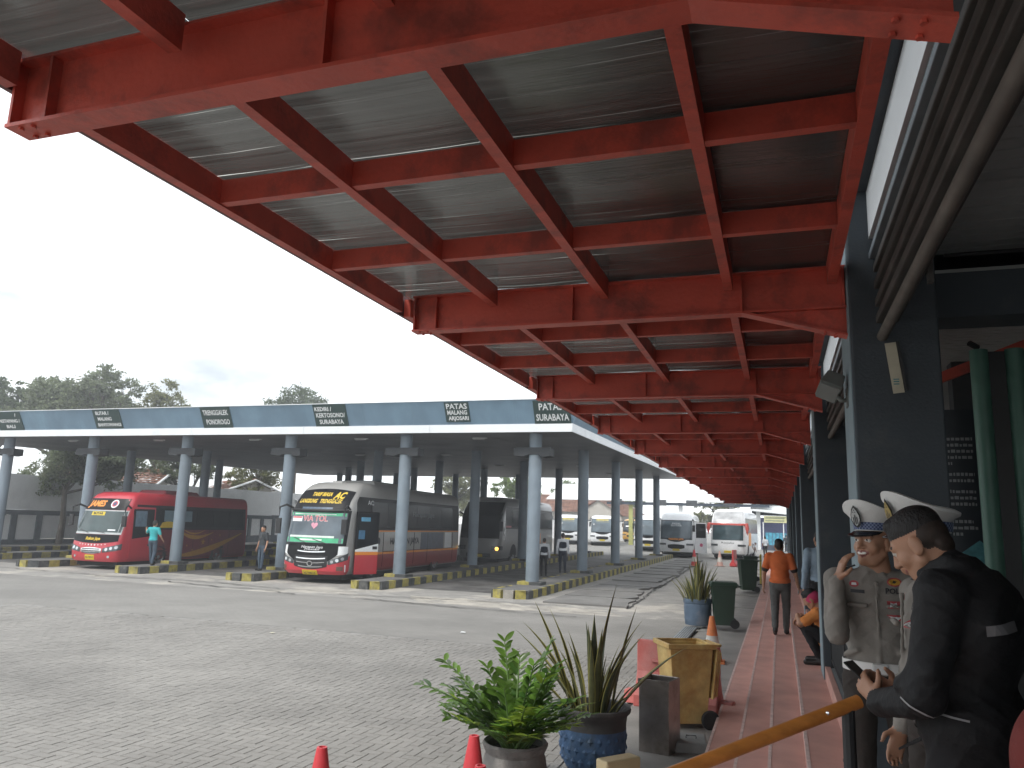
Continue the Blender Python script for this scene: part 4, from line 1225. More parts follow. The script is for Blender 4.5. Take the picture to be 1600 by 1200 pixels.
# ---- white coach in the second row ------------------------------------------------------------------
def white_bay_bus():
    wh = paint('bus off white', (.27, .27, .265)); blk = mat('bus gloss black', (.009, .009, .010), .35, var=.05, spec=.12)
    t, h = coach('white coach with one orange lamp lit, parked behind the large coach', (-15.75, 40.3, gz(41)), math.radians(2), wh, None, None)
    h.patch('upper_mask', blk, t, -1.15, 1.15, 1.40, 3.40, .012, 16, 8)
    h.patch('windscreen', GLASS, t, -1.1, 1.1, 1.48, 2.55, .018, 14, 5)
    for sg in (1, -1):
        S = lambda a, b: tuple(sorted((sg * h.u_side(a), sg * h.u_side(b))))
        h.patch('window_band', blk, t, *S(.95, 11.7), 1.95, 3.18, .008, 10, 5)
        h.patch('headlight', LAMPDARK, t, *sorted((sg * .75, sg * 1.5)), .78, 1.0, .02, 6, 2)
        h.patch('red_swoosh', paint('bus bright red', (.50, .035, .05)), t, *S(3.5, 6.5), lambda q: 1.0, lambda q: 1.7, .010, 6, 3)
        h.patch('orange_panel', OTXT, t, *S(7.4, 8.6), .9, 1.7, .010, 4, 3)
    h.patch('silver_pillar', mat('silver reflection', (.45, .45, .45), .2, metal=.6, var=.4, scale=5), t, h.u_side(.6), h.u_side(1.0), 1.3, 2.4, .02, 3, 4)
    h.patch('red_brow', paint('bus bright red', (.5, .03, .05)), t, h.u_side(.9), h.u_side(2.0), 2.02, 2.12, .02, 3, 1)
    windows(h, t, 2.2, 11.5, 6, 2.05, 3.02, GLASS)
    h.wrap_poly('lit_lamp', mat('lit orange lamp', (.8, .4, .05), .4, emit=((1, .5, .08), 3.0)), t, [[(1.05 + .09 * math.cos(a), .86 + .09 * math.sin(a)) for a in np.linspace(0, 2 * PI, 15)[:-1]]], .03)
    h.patch('bumper_dark', LAMPDARK, t, -.7, .7, .4, .6, .014, 8, 2)
    h.patch('number_plate', PLATE, t, -.25, .25, .42, .56, .03, 3, 1)
    mirror(t, h, 1.2, 2.7, .1, .9, BLACK, .45); mirror(t, h, -1.2, 2.7, .2, .9, BLACK, .45)
white_bay_bus()

def dark_bus():
    dk = mat('bus charcoal', (.02, .02, .024), .45, var=.1); blk = mat('bus gloss black', (.009, .009, .010), .35, var=.05, spec=.12)
    t, h = coach('dark coach seen in the shade between the red bus and the large coach', (-20.6, 33.5, gz(34)), math.radians(3), dk, None, None, H_=3.4)
    h.patch('windscreen', mat('dim windscreen glass', (.02, .024, .028), .12, spec=.3), t, -1.15, 1.15, 1.42, 2.5, .014, 14, 5)
    h.patch('trim', mat('tan bus stripe', (.22, .13, .08), .5), t, -1.2, 1.2, .95, 1.05, .014, 12, 1)
    h.patch('number_plate', PLATE, t, -.25, .25, .45, .6, .03, 3, 1)
    for sg in (1, -1):
        h.patch('headlight', LAMPDARK, t, *sorted((sg * .75, sg * 1.4)), .65, .85, .02, 6, 2)
    windows(h, t, 2.2, 11.5, 6, 1.95, 2.75, GLASS)
    mirror(t, h, -1.22, 2.6, .25, .9, BLACK, .45); mirror(t, h, 1.22, 2.6, .25, .9, BLACK, .45)
dark_bus()

# ---- distant coaches ---------------------------------------------------------------------------------
FW = paint('bus clean white', (.78, .79, .80)); BLK2 = mat('bus gloss black', (.009, .009, .010), .35)
FGL = mat('greyish far glass', (.10, .13, .15), .1, var=.3, scale=1.2)
def far_bus(label, x, y, rz, H_, kind, L_=11.5):
    t, h = coach(label, (x, y, gz(y)), rz, paint('bus orange', (.62, .33, .05)) if kind == 'orange' else FW, None, None, L_=L_, H_=H_)
    if kind == 'deck':
        redp = paint('bus coral red', (.62, .09, .07))
        k = H_ / 3.72
        h.patch('upper_glass', mat('silver upper screen', (.50, .50, .50), .25, metal=.3, var=.25, scale=2), t, -1.1, 1.1, 2.66 * k, 3.5 * k, .012, 14, 4)
        h.patch('brow', redp, t, -1.36, 1.36, 2.50 * k, 2.62 * k, .03, 14, 2)
        h.patch('windscreen', mat('green grey screen', (.045, .075, .085), .08, var=.4, scale=1.5), t, -1.12, 1.12, 1.42, 2.48 * k, .014, 14, 5)
        h.text('Rosalia', DTXT, t, 0, 1.22, .16, fit=.9)
        for sg in (1, -1):
            h.patch('headlight', LAMPDARK, t, *sorted((sg * .72, sg * 1.45)), lambda q: .98, lambda q: 1.12, .02, 6, 2)
            mb = MB(); p = h.P(sg * 1.3, 2.55 * k); mb.tube([p, p + Vector((sg * .16, -.3, .02)), p + Vector((sg * .2, -.38, -.3)), p + Vector((sg * .2, -.38, -.8))], [.10, .13, .14, .10], 8); mb.build('mirror', redp, t, smooth=True)
        h.patch('orange_panel', OTXT, t, h.u_side(3), h.u_side(5), 1.0, 2.0, .012, 3, 2)
    else:
        m0 = {'orange': mat('dark far glass', (.03, .04, .05), .1)}.get(kind, FGL)
        h.patch('screen_frame', BLK2, t, -1.22, 1.22, 1.34, 2.78, .008, 14, 5)
        h.patch('windscreen', m0, t, -1.15, 1.15, 1.42, 2.72, .014, 14, 5)
        if kind == 'orange':
            h.patch('orange_panel', paint('bus orange', (.62, .33, .05)), t, -1.2, 1.2, .5, 1.3, .012, 10, 3)
        if kind == 'yellow_top':
            h.patch('route_board', mat('pale yellow board', (.55, .45, .12), .5, var=.3, scale=6), t, -.65, .65, 2.45, 2.72, .02, 8, 1)
            h.patch('orange_panel', OTXT, t, h.u_side(3), h.u_side(5), 1.0, 2.0, .012, 3, 2)
        if kind == 'white':
            h.text('PATAS', WTXT, t, 0, 2.5, .2, fit=.6, d=.02)
            h.text('BLITAR', WTXT, t, 0, 2.36, .16, fit=.8, d=.02)
            h.text('HARAPAN JAYA', OTXT, t, 0, 1.36, .18, fit=1.1, bold=.01, d=.03)
            p = h.P(h.u_side(.8), 1.0)
            mb = MB(); mb.box(0, .95, -.03, .03, .02, 2.3); d = mb.build('door', FW, t, loc=(p.x + .1, p.y, .35)); d.rotation_euler.z = math.radians(28)
            mb = MB(); mb.box(.08, .88, -.034, .034, 1.15, 2.22); mb.build('door_glass', BLK2, d)
            mb = MB(); mb.lathe([(.001, 0), (.13, 0)], 16); mb.v = [(p_[0] + .5, -.036, p_[1] + .62) for p_ in mb.v]; mb.build('round_sticker', mat('pink round sticker', (.55, .1, .2), .5), d)
        h.patch('grille', BLK2, t, -.62, .62, lambda q: .62 + .1 * (2 * q - 1) ** 2, lambda q: .98 - .05 * (2 * q - 1) ** 2, .016, 10, 2)
        h.patch('front_mask', BLK2, t, -.7, .7, lambda q: 1.16 + .16 * (2 * q - 1) ** 2, 1.34, .012, 10, 2)
        for sg in (1, -1):
            h.patch('headlight', LAMPDARK, t, *sorted((sg * .75, sg * 1.4)), lambda q: .92, lambda q: 1.05, .02, 6, 2)
            mirror(t, h, sg * 1.2, 2.75, .15, .8, BLACK, .4)
    h.patch('bumper_dark', LAMPDARK, t, -1.3, 1.3, .33, .42, .012, 12, 1)
    h.patch('number_plate', PLATE, t, -.26, .26, .50, .66, .04, 3, 1)
    for sg in (1, -1):
        S = tuple(sorted((sg * h.u_side(1.0), sg * h.u_side(L_ - .3))))
        h.patch('window_band', GLASS, t, *S, 1.95, 3.05 * H_ / 3.72, .01, 8, 3)
    return t
far_bus('white coach with orange windscreen lettering and its door open', -7.45, 60.0, math.radians(3), 3.42, 'white')
far_bus('tall white coach with silver upper screen and red mirrors', -3.72, 60.3, math.radians(-3), 3.75, 'deck')
far_bus('white coach with yellow route board, right of the two far white coaches', -17.6, 80.5, math.radians(12), 3.15, 'yellow_top')
far_bus('white coach with yellow route board, half behind the third bay column', -21.6, 81.5, math.radians(10), 3.15, 'yellow_top')
far_bus('orange and dark bus far behind the bay columns', -18.2, 101, math.radians(4), 3.0, 'orange', 9)
far_bus('white coach showing a sliver behind the last bay column', -11.2, 70, math.radians(5), 3.2, 'plain')

# ================================================================ WALLS, TREES, FAR BUILDINGS
wl = thing('boundary_wall', 'grey and white panelled boundary wall along the left edge of the bays', 'wall')
WALLG = mat('pale grey wall', (.72, .73, .73), .85, var=.08, scale=.6, dirt_shade=(.56, .57, .56), dscale=.5, obj=False)
DGREY = mat('dark grey wall trim', (.085, .10, .115), .8, var=.12, obj=False)
for i in range(34):
    y = 26 + i * 1.6
    mb = MB(); mb.box(-41.2, -41.0, y + .38, y + 1.6, gz(y) + .55, gz(y) + 1.92); mb.build('panel', WALLG, wl)
    mb = MB(); mb.box(-41.2, -40.93, y, y + .378, gz(y), gz(y) + 1.92); mb.build('pilaster', DGREY, wl)
for i in range(9):
    y = 26 + i * 6.05
    mb = MB(); mb.box(-41.2, -40.95, y, y + 6.04, gz(y) - .1, gz(y) + .54); mb.build('plinth', DGREY, wl)
    mb = MB(); mb.box(-41.2, -40.9, y, y + 6.04, gz(y) + 1.925, gz(y) + 2.2); mb.build('rail', DGREY, wl)
    mb = MB(); mb.box(-41.2, -41.0, y, y + 6.03, gz(y) + 2.205, gz(y) + 4.2); mb.build('upper_panel', WALLG, wl)
bw = thing('rear_wall', 'long pale wall closing the far side of the yard', 'wall')
for i in range(9):
    x = -41 + i * 3.2
    mb = MB(); mb.box(x, x + 3.18, 112, 112.3, .3, 3.2); mb.build('panel', WALLG, bw)
mb = MB(); mb.box(-41, -12, 111.95, 112.35, 3.205, 3.35); mb.build('coping', DGREY, bw)

def leaf_mat(name, c):
    m = mat(name, c, .6, var=.25, scale=.5, island=.45, obj=False)
    t = m.node_tree; b = t.nodes['Principled BSDF']; out = t.nodes['Material Output']
    tr = t.nodes.new('ShaderNodeBsdfTranslucent'); mxs = t.nodes.new('ShaderNodeMixShader'); mxs.inputs[0].default_value = .5
    t.links.new(b.inputs['Base Color'].links[0].from_socket, tr.inputs['Color'])
    t.links.new(b.outputs['BSDF'], mxs.inputs[1]); t.links.new(tr.outputs['BSDF'], mxs.inputs[2]); t.links.new(mxs.outputs['Shader'], out.inputs['Surface'])
    return m
BARK = mat('grey brown bark', (.10, .085, .07), .9, var=.3, scale=5, bump=.4, bscale=20)
LM = [leaf_mat('olive green leaves', (.165, .195, .11)), leaf_mat('yellow green leaves', (.19, .20, .085)), leaf_mat('dark green leaves', (.10, .135, .065)), leaf_mat('bright green leaves', (.14, .20, .05))]
def tree(label, x, y, z0, h, blobs, lm, n=5200, leaf=.30, trunk=.22, group='trees around the terminal', seed=1, fork=.45):
    """blobs: (dx, dy, z, rx, rz) clumps of leaves"""
    r_ = np.random.default_rng(seed)
    t = thing('tree', label, 'tree', (x, y, z0), 0, group)
    mb = MB(); base = Vector((0, 0, -.1)); fk = Vector((r_.uniform(-.2, .2), r_.uniform(-.2, .2), h * fork))
    mb.tube([base, (base + fk) / 2 + Vector((r_.uniform(-.15, .15), .1, 0)), fk], [trunk, trunk * .8, trunk * .7], 9)
    for (dx, dy, z, rx, rz) in blobs:
        c = Vector((dx, dy, z))
        mid = (fk + c) / 2 + Vector((r_.uniform(-.3, .3), r_.uniform(-.3, .3), r_.uniform(-.4, .1)))
        mb.tube([fk, mid, c], [trunk * .5, trunk * .3, trunk * .12], 6)
        for k in range(3):
            d = Vector(r_.normal(size=3)); d.normalize(); d.z = abs(d.z) * .6
            mb.tube([mid, (mid + c) / 2 + d * rx * .3, c + Vector((d.x * rx, d.y * rx, d.z * rz)) * .7], [trunk * .22, trunk * .14, trunk * .05], 5)
    mb.build('trunk', BARK, t, smooth=True)
    tot = sum(b[3] ** 2 * b[4] for b in blobs)
    V, F = [], []
    for (dx, dy, z, rx, rz) in blobs:
        k = max(80, int(1.7 * n * rx * rx * rz / tot))
        # clusters inside the clump so that gaps stay open
        nc = max(7, int(k / 34))
        cd_ = r_.normal(size=(nc, 3)); cd_ /= np.linalg.norm(cd_, axis=1)[:, None]
        cc = cd_ * (r_.uniform(.35, 1.0, (nc, 1)) ** .5)
        ci = r_.integers(0, nc, k)
        p = cc[ci] + r_.normal(size=(k, 3)) * .13
        p = p * np.array([rx, rx, rz]) + np.array([dx, dy, z])
        d1 = r_.normal(size=(k, 3)); d1 /= np.linalg.norm(d1, axis=1)[:, None]
        d2 = np.cross(d1, r_.normal(size=(k, 3))); d2 /= np.linalg.norm(d2, axis=1)[:, None]
        s1 = leaf * r_.uniform(.5, 1.1, (k, 1)); s2 = s1 * r_.uniform(.35, .6, (k, 1))
        q = np.stack([p - d1 * s1 * .5, p + d2 * s2 * .5, p + d1 * s1 * .5, p - d2 * s2 * .5], 1).reshape(-1, 3)
        o = len(V)
        V.extend(map(tuple, q)); F.extend([(o + 4 * i, o + 4 * i + 1, o + 4 * i + 2, o + 4 * i + 3) for i in range(k)])
    mb = MB(); mb.add(V, F)
    mb.build('crown', lm, t, fix=False)
    return t
def rblobs(seed, w, z0, z1, n, rmin=.9, rmax=1.9):
    r_ = np.random.default_rng(seed); out = []
    for k in range(n):
        a = r_.uniform(0, 2 * PI); f = r_.uniform(0, 1) ** .6; u = r_.uniform(0, 1)
        z = z0 + (z1 - z0) * u; ww = w * (1 - .55 * abs(2 * u - .8) ** 1.6)
        r = r_.uniform(rmin, rmax)
        out.append((math.cos(a) * f * max(.2, ww - r * .5), math.sin(a) * f * max(.2, ww - r * .5), z, r, r * .72))
    return out
# crowns above the canopy on the left (behind the wall)
tree('wide olive green tree rising left of the BLITAR sign behind the wall', -55.5, 47, .2, 14, rblobs(3, 5.0, 7.5, 12.6, 16, 1.0, 2.1), LM[0], 9000, .36, .3, seed=3)
tree('tall round crowned tree with a forked trunk above the BLITAR sign', -51.8, 47.5, .2, 14, rblobs(5, 3.3, 9.6, 13.2, 14, .9, 1.5), LM[0], 6500, .32, .26, seed=5, fork=.6)
tree('dark tree cut by the left edge of the photo', -61.5, 46, .2, 14, rblobs(8, 3.6, 8.5, 12.6, 10, 1.0, 1.8), LM[2], 5000, .36, .3, seed=8)
tree('yellow green pointed tree behind the fascia, right of the BLITAR sign', -49.5, 51.5, .2, 13, [(0, 0, 12.3, 1.2, 1.1), (-.6, 0, 11.2, 1.5, 1.0), (.7, 0, 11.2, 1.4, .9), (-2.4, 0, 10.4, 1.6, .9), (2.0, .5, 10.3, 1.4, .8), (0, 0, 9.6, 2.2, 1.2), (-3.8, 0, 9.6, 1.3, .9), (2.8, 0, 9.2, 1.2, .9), (0, 0, 8, 2.5, 1.2)], LM[1], 6500, .32, .22, seed=11)
tree('round dark green tree standing above the KEDIRI sign', -46.0, 66, .3, 15, [(0, 0, 13.6, 2.3, 1.4), (-2.0, 0, 12.9, 1.8, 1.2), (2.0, 0, 12.9, 1.9, 1.2), (0, 0, 12.2, 2.4, 1.1), (-3.2, 0, 12.0, 1.3, 1.0), (3.3, 0, 12.0, 1.3, .9), (0, 0, 10.8, 3.0, 1.3)], LM[2], 7000, .34, .3, seed=14)
# seen under the canopy
tree('small broad tree standing in front of the panelled wall', -40.1, 34.9, .1, 6.2, [(0, 0, 4.6, 1.4, .9), (-1.5, -.6, 4.2, 1.1, .7), (1.2, .8, 4.5, 1.2, .8), (-.6, .5, 5.4, 1.3, .8), (.9, -.4, 5.5, 1.2, .8), (-.9, -.4, 3.4, .9, .6), (1.6, 2.0, 4.2, 1.1, .8)], LM[0], 6500, .24, .20, seed=17, fork=.5)
tree('bushy tree over the wall behind the red bus', -43.4, 41.5, .1, 7.5, rblobs(19, 2.8, 4.4, 6.8, 10, .9, 1.5), LM[0], 5500, .28, .2, seed=19)
tree('bare stemmed tree over the wall right of the red bus', -43.6, 48.5, .1, 7.5, rblobs(23, 2.6, 4.8, 7.0, 8, .8, 1.3), LM[0], 3800, .28, .2, seed=23)
tree('leafy tree over the wall near the large coach', -43.0, 57, .2, 7.8, rblobs(25, 3.2, 4.6, 7.4, 9, .9, 1.5), LM[1], 4200, .3, .2, seed=25)
tree('bright tree seen between bay columns above the white parked coach', -41, 95, .5, 10, rblobs(29, 5, 4, 9.2, 10, 1.3, 2.3), LM[1], 5000, .42, .3, seed=29)
tree('bright green tree above the roof of the white bay coach', -31, 92, .5, 9, rblobs(31, 3.4, 3.5, 7.9, 8, 1.2, 2.0), LM[3], 3600, .42, .3, seed=31)
tree('round green tree between the far columns', -36, 135, .5, 10, rblobs(33, 4.4, 4, 9.0, 9, 1.5, 2.4), LM[3], 3200, .5, .3, seed=33)
tree('light green tree behind the yellow green post', -21.6, 122, .5, 8, rblobs(37, 2.4, 2.6, 6.6, 7, 1.0, 1.8), LM[3], 2600, .45, .25, seed=37)
tree('tree filling the gap between the two nearer white coaches', -8.2, 112, .5, 9, rblobs(39, 4.2, 2.8, 6.4, 9, 1.2, 2.0), LM[1], 3600, .45, .3, seed=39)

# houses with tiled roofs
TILEM = mat('weathered red roof tile', (.24, .115, .075), .85, var=.3, scale=2, dirt_shade=(.13, .08, .06), dscale=1.1, island=.25)
def house(label, x, y, z0, w, d, hw, hr, rz=0):
    t = thing('house', label, 'house', (x, y, z0), rz, 'tiled houses behind the yard')
    mb = MB(); mb.box(-w / 2, w / 2, -d / 2, d / 2, 0, hw); wo_ = mb.build('wall', mat('cream house wall', (.50, .47, .42), .85, var=.1), t)
    mb = MB(); mb.box(-w * .2, w * .0, -d / 2 - .03, -d / 2, hw - 1.7, hw - .7); mb.build('window', BLACK, t)
    for sg in (-1, 1):
        # rows of overlapping tiles down each slope, ridge along X
        mb = MB(); n = 12; m_ = 16
        for j in range(n):
            f0, f1 = j / n, (j + 1.25) / n
            for i in range(m_):
                x0 = -w / 2 - .4 + (w + .8) * i / m_; x1 = x0 + (w + .8) / m_ - .02
                y0, y1 = sg * (d / 2 + .5) * f0, sg * (d / 2 + .5) * f1
                za, zb = hw + hr * (1 - f0), hw + hr * (1 - f1) + .05
                mb.add([(x0, y0, za), (x1, y0, za), (x1, y1, zb), ((x0 + x1) / 2, y1, zb + .05), (x0, y1, zb)], [(0, 1, 2, 3, 4)])
        mb.build('roof_slope', TILEM, t, fix=False)
    mb = MB(); mb.prism([(-d / 2, hw), (d / 2, hw), (0, hw + hr - .06)], .12, 'x', -w / 2 - .01); mb.build('gable', MATS['cream house wall'], t)
    mb = MB(); mb.prism([(-d / 2, hw), (d / 2, hw), (0, hw + hr - .06)], .12, 'x', w / 2 - .11); mb.build('gable', MATS['cream house wall'], t)
    for sg in (-1, 1):
        mb = MB(); mb.tube([(w / 2 + .42, 0, hw + hr + .03), (w / 2 + .42, sg * (d / 2 + .5), hw - .1)], .09, 5); mb.build('verge_board', WHITE, t)
    mb = MB(); mb.tube([(-w / 2 - .4, 0, hw + hr + .06), (w / 2 + .4, 0, hw + hr + .06)], .12, 6); mb.build('ridge', TILEM, t)
house('brown tiled house roof behind the wall left of the large coach', -46.5, 58.5, .2, 7.5, 8, 3.4, 1.7, math.radians(-32))
house('tiled house roof behind the wall above the red bus', -48, 46, .2, 8, 8, 3.4, 1.8, math.radians(20))
house('house with orange tiled roof beyond the two far white coaches', -33.5, 120, .5, 13, 10, 4.0, 2.6, math.radians(8))
house('pale gabled house behind the white roofed shelter', -24.5, 118, .5, 7, 8, 3.5, 2.4, math.radians(70))

# white roofed shelter across the far end of the yard
sh = thing('far_shelter', 'long white roofed shelter across the far end of the yard', 'shelter')
WR = mat('white roof sheet', (.70, .72, .72), .55, var=.04, obj=False)
for i in range(10):
    x0 = -26 + i * 2.5
    mb = MB(); mb.add([(x0, 88, 5.35), (x0 + 2.48, 88, 5.35), (x0 + 2.48, 95, 7.5), (x0, 95, 7.5), (x0, 88, 5.43), (x0 + 2.48, 88, 5.43), (x0 + 2.48, 95, 7.58), (x0, 95, 7.58)],
                      [(0, 3, 2, 1), (4, 5, 6, 7), (0, 1, 5, 4), (1, 2, 6, 5), (2, 3, 7, 6), (3, 0, 4, 7)])
    mb.build('roof_sheet', WR, sh)
mb = MB(); mb.box(-18.8, -1, 88.2, 88.5, 4.95, 5.25); mb.build('beam', mat('dark blue beam', (.05, .07, .10), .6), sh)
for x in (-17.6, -12.6, -9.2, -5.2): 
    mb = MB(); mb.box(x - .6, x + .6, 87.95, 88.15, 4.9, 5.55); mb.build('hanging_panel', mat('dark grey panel', (.05, .055, .06), .6), sh)
for x, m_ in ((-16.1, mat('yellow green post', (.42, .42, .14), .6)), (-10.5, WHITE), (-5, WHITE), (-2.2, WHITE)):
    mb = MB(); mb.box(x - .22, x + .22, 88.6, 89.0, .4, 5.3); mb.build('post', m_, sh)

# kiosk with banner at the end of the walkway
ki = thing('kiosk', 'small kiosk with pale yellow banner and cyan panels at the far end of the steps', 'kiosk')
mb = MB(); mb.add([(-3.0, 87.5, 4.55), (1.6, 87.5, 4.15), (1.6, 92, 5.2), (-3.0, 92, 5.2), (-3.0, 87.5, 4.65), (1.6, 87.5, 4.25), (1.6, 92, 5.3), (-3.0, 92, 5.3)], [(0, 3, 2, 1), (4, 5, 6, 7), (0, 1, 5, 4), (1, 2, 6, 5), (2, 3, 7, 6), (3, 0, 4, 7)])
mb.build('roof', WR, ki)
mb = MB(); mb.box(-1.6, 1.1, 87.8, 87.86, 3.35, 4.05); o = mb.build('banner', mat('pale yellow banner', (.58, .57, .30), .6, var=.08), ki)
mb = MB(); scribble(mb, -1.45, .45, 3.78, .13, 5, 87.79); scribble(mb, -1.45, .45, 3.5, .13, 6, 87.79); tag(mb.build('lettering', mat('grey green print', (.22, .24, .20), .6), o, fix=False), kind='stuff')
mb = MB(); mb.box(-2.6, 1.2, 90.5, 90.6, .5, 3.9); mb.build('back_panel', mat('violet blue panel', (.14, .15, .30), .6, var=.2), ki)
for k in range(7):
    mb = MB(); mb.box(-1.5 + k * .36, -1.2 + k * .36, 88.4, 88.5, 1.0, 2.3); mb.build('cyan_panel', mat('cyan panel', (.08, .36, .50), .5, var=.35, scale=3), ki)
for x in (-1.7, .35, 1.2):
    mb = MB(); mb.box(x - .05, x + .05, 87.9, 88, .45, 3.4); mb.build('post', WHITE, ki)
mb = MB(); mb.box(-1.6, 1.1, 88.1, 88.3, .45, 1.0); mb.build('counter', mat('dark counter', (.06, .07, .10), .6), ki)
mb = MB(); mb.box(1.05, 1.5, 87.5, 87.55, .8, 2.6); mb.build('red_banner', mat('crimson banner', (.50, .04, .10), .6), ki)
mb = MB(); mb.box(-3, 2.6, 92.5, 93, 4.2, 7); mb.build('dark_fascia', mat('dark roof edge', (.02, .025, .028), .7), ki)

# ================================================================ POTS AND PLANTS
POTD = mat('dark grey clay', (.055, .055, .055), .7, var=.2, scale=6, dirt_shade=(.11, .105, .10), dscale=4)
POTB = mat('worn blue pot paint', (.045, .10, .20), .65, var=.25, scale=8, bump=.5, bscale=22, dirt_shade=(.06, .085, .11), dscale=5)
SOIL = mat('dark potting soil', (.03, .025, .02), .95, var=.4, scale=30, bump=.6, bscale=60)
def pot(label, x, y, s=1.0, style='blue', lab2=None):
    t = thing('plant_pot', label, 'pot', (x, y, 0), 0)
    r = .33 * s; h = .54 * s
    mb = MB()
    if style == 'blue':
        prof = [(.001, 0), (.20, 0), (.24, .01), (.285, .10), (.30, .2), (.30, .30), (.305, .40), (.315, .47), (.345, .50), (.35, .52), (.345, .54), (.305, .54), (.29, .50), (.28, .44)]
    elif style == 'old':
        prof = [(.001, 0), (.18, 0), (.23, .02), (.285, .14), (.30, .26), (.28, .38), (.265, .42), (.29, .47), (.30, .5), (.285, .52), (.255, .5), (.245, .42)]
    else:
        prof = [(.001, 0), (.26, 0), (.27, .02), (.275, .1), (.283, .12), (.28, .2), (.288, .22), (.285, .32), (.293, .34), (.29, .44), (.305, .46), (.305, .54), (.28, .54), (.272, .46)]
    prof = [(a * s, b * s) for a, b in prof]
    m = {'blue': POTD, 'old': mat('mottled old pot', (.20, .19, .18), .85, var=.35, scale=6, dirt_shade=(.10, .07, .05), dscale=3.5, bump=.3), 'wrap': mat('faded blue wrap', (.085, .125, .18), .7, var=.25, scale=5, dirt_shade=(.14, .13, .13), dscale=2.5)}[style]
    mb.lathe(prof, 32); mb.build('bowl', m, t, smooth=True)
    mb = MB(); mb.lathe([(.001, .45 * s), (.278 * s, .44 * s)], 20); mb.build('soil', SOIL, t)
    if style == 'blue':       # painted relief band: lozenges pressed into the belly
        mb = MB(); mb.lathe([(.246 * s, .02 * s), (.289 * s, .10 * s), (.304 * s, .2 * s), (.304 * s, .30 * s), (.306 * s, .36 * s)], 32)
        b = mb.build('blue_band', POTB, t, smooth=True)
        mb = MB()
        for k in range(22):
            for j in range(3):
                a = 2 * PI * (k + .5 * (j % 2)) / 22; z = (.11 + j * .09) * s; rr = (.292, .304, .306)[j] * s
                e1 = Vector((-math.sin(a), math.cos(a), 0)) * .028 * s; e3 = Vector((math.cos(a), math.sin(a), 0))
                c = e3 * rr + Vector((0, 0, z))
                mb.add([c - e1, c - Vector((0, 0, .032 * s)), c + e1, c + Vector((0, 0, .032 * s)), c + e3 * .012 * s], [(0, 1, 4), (1, 2, 4), (2, 3, 4), (3, 0, 4)])
        mb.build('relief', POTB, b)
    return t
LG = leaf_mat('glossy plant leaf', (.14, .255, .045)); LG.node_tree.nodes['Principled BSDF'].inputs['Roughness'].default_value = .28
LGL = leaf_mat('young plant leaf', (.22, .31, .04)); LGL.node_tree.nodes['Principled BSDF'].inputs['Roughness'].default_value = .3
LGD = leaf_mat('deep plant leaf', (.055, .125, .025)); LGD.node_tree.nodes['Principled BSDF'].inputs['Roughness'].default_value = .28
STEM = mat('fleshy green stem', (.10, .17, .05), .5, var=.2)
def leaflet(L_, W_, curl):
    """a pointed leaf with a folded midrib along +X"""
    mb = MB(); n = 6; vs = []
    for i in range(n + 1):
        t = i / n; w = W_ * math.sin(PI * min(1, t * .96 + .02)) ** .75 * (1 - .25 * t)
        if i == n: w = .0005
        x = L_ * t; z = -curl * t * t * L_
        vs += [(x, -w / 2, z + w * .16), (x, 0, z), (x, w / 2, z + w * .16)]
    fs = []
    for i in range(n):
        a = i * 3
        fs += [(a, a + 3, a + 4, a + 1), (a + 1, a + 4, a + 5, a + 2)]
    mb.add(vs, fs)
    return mb
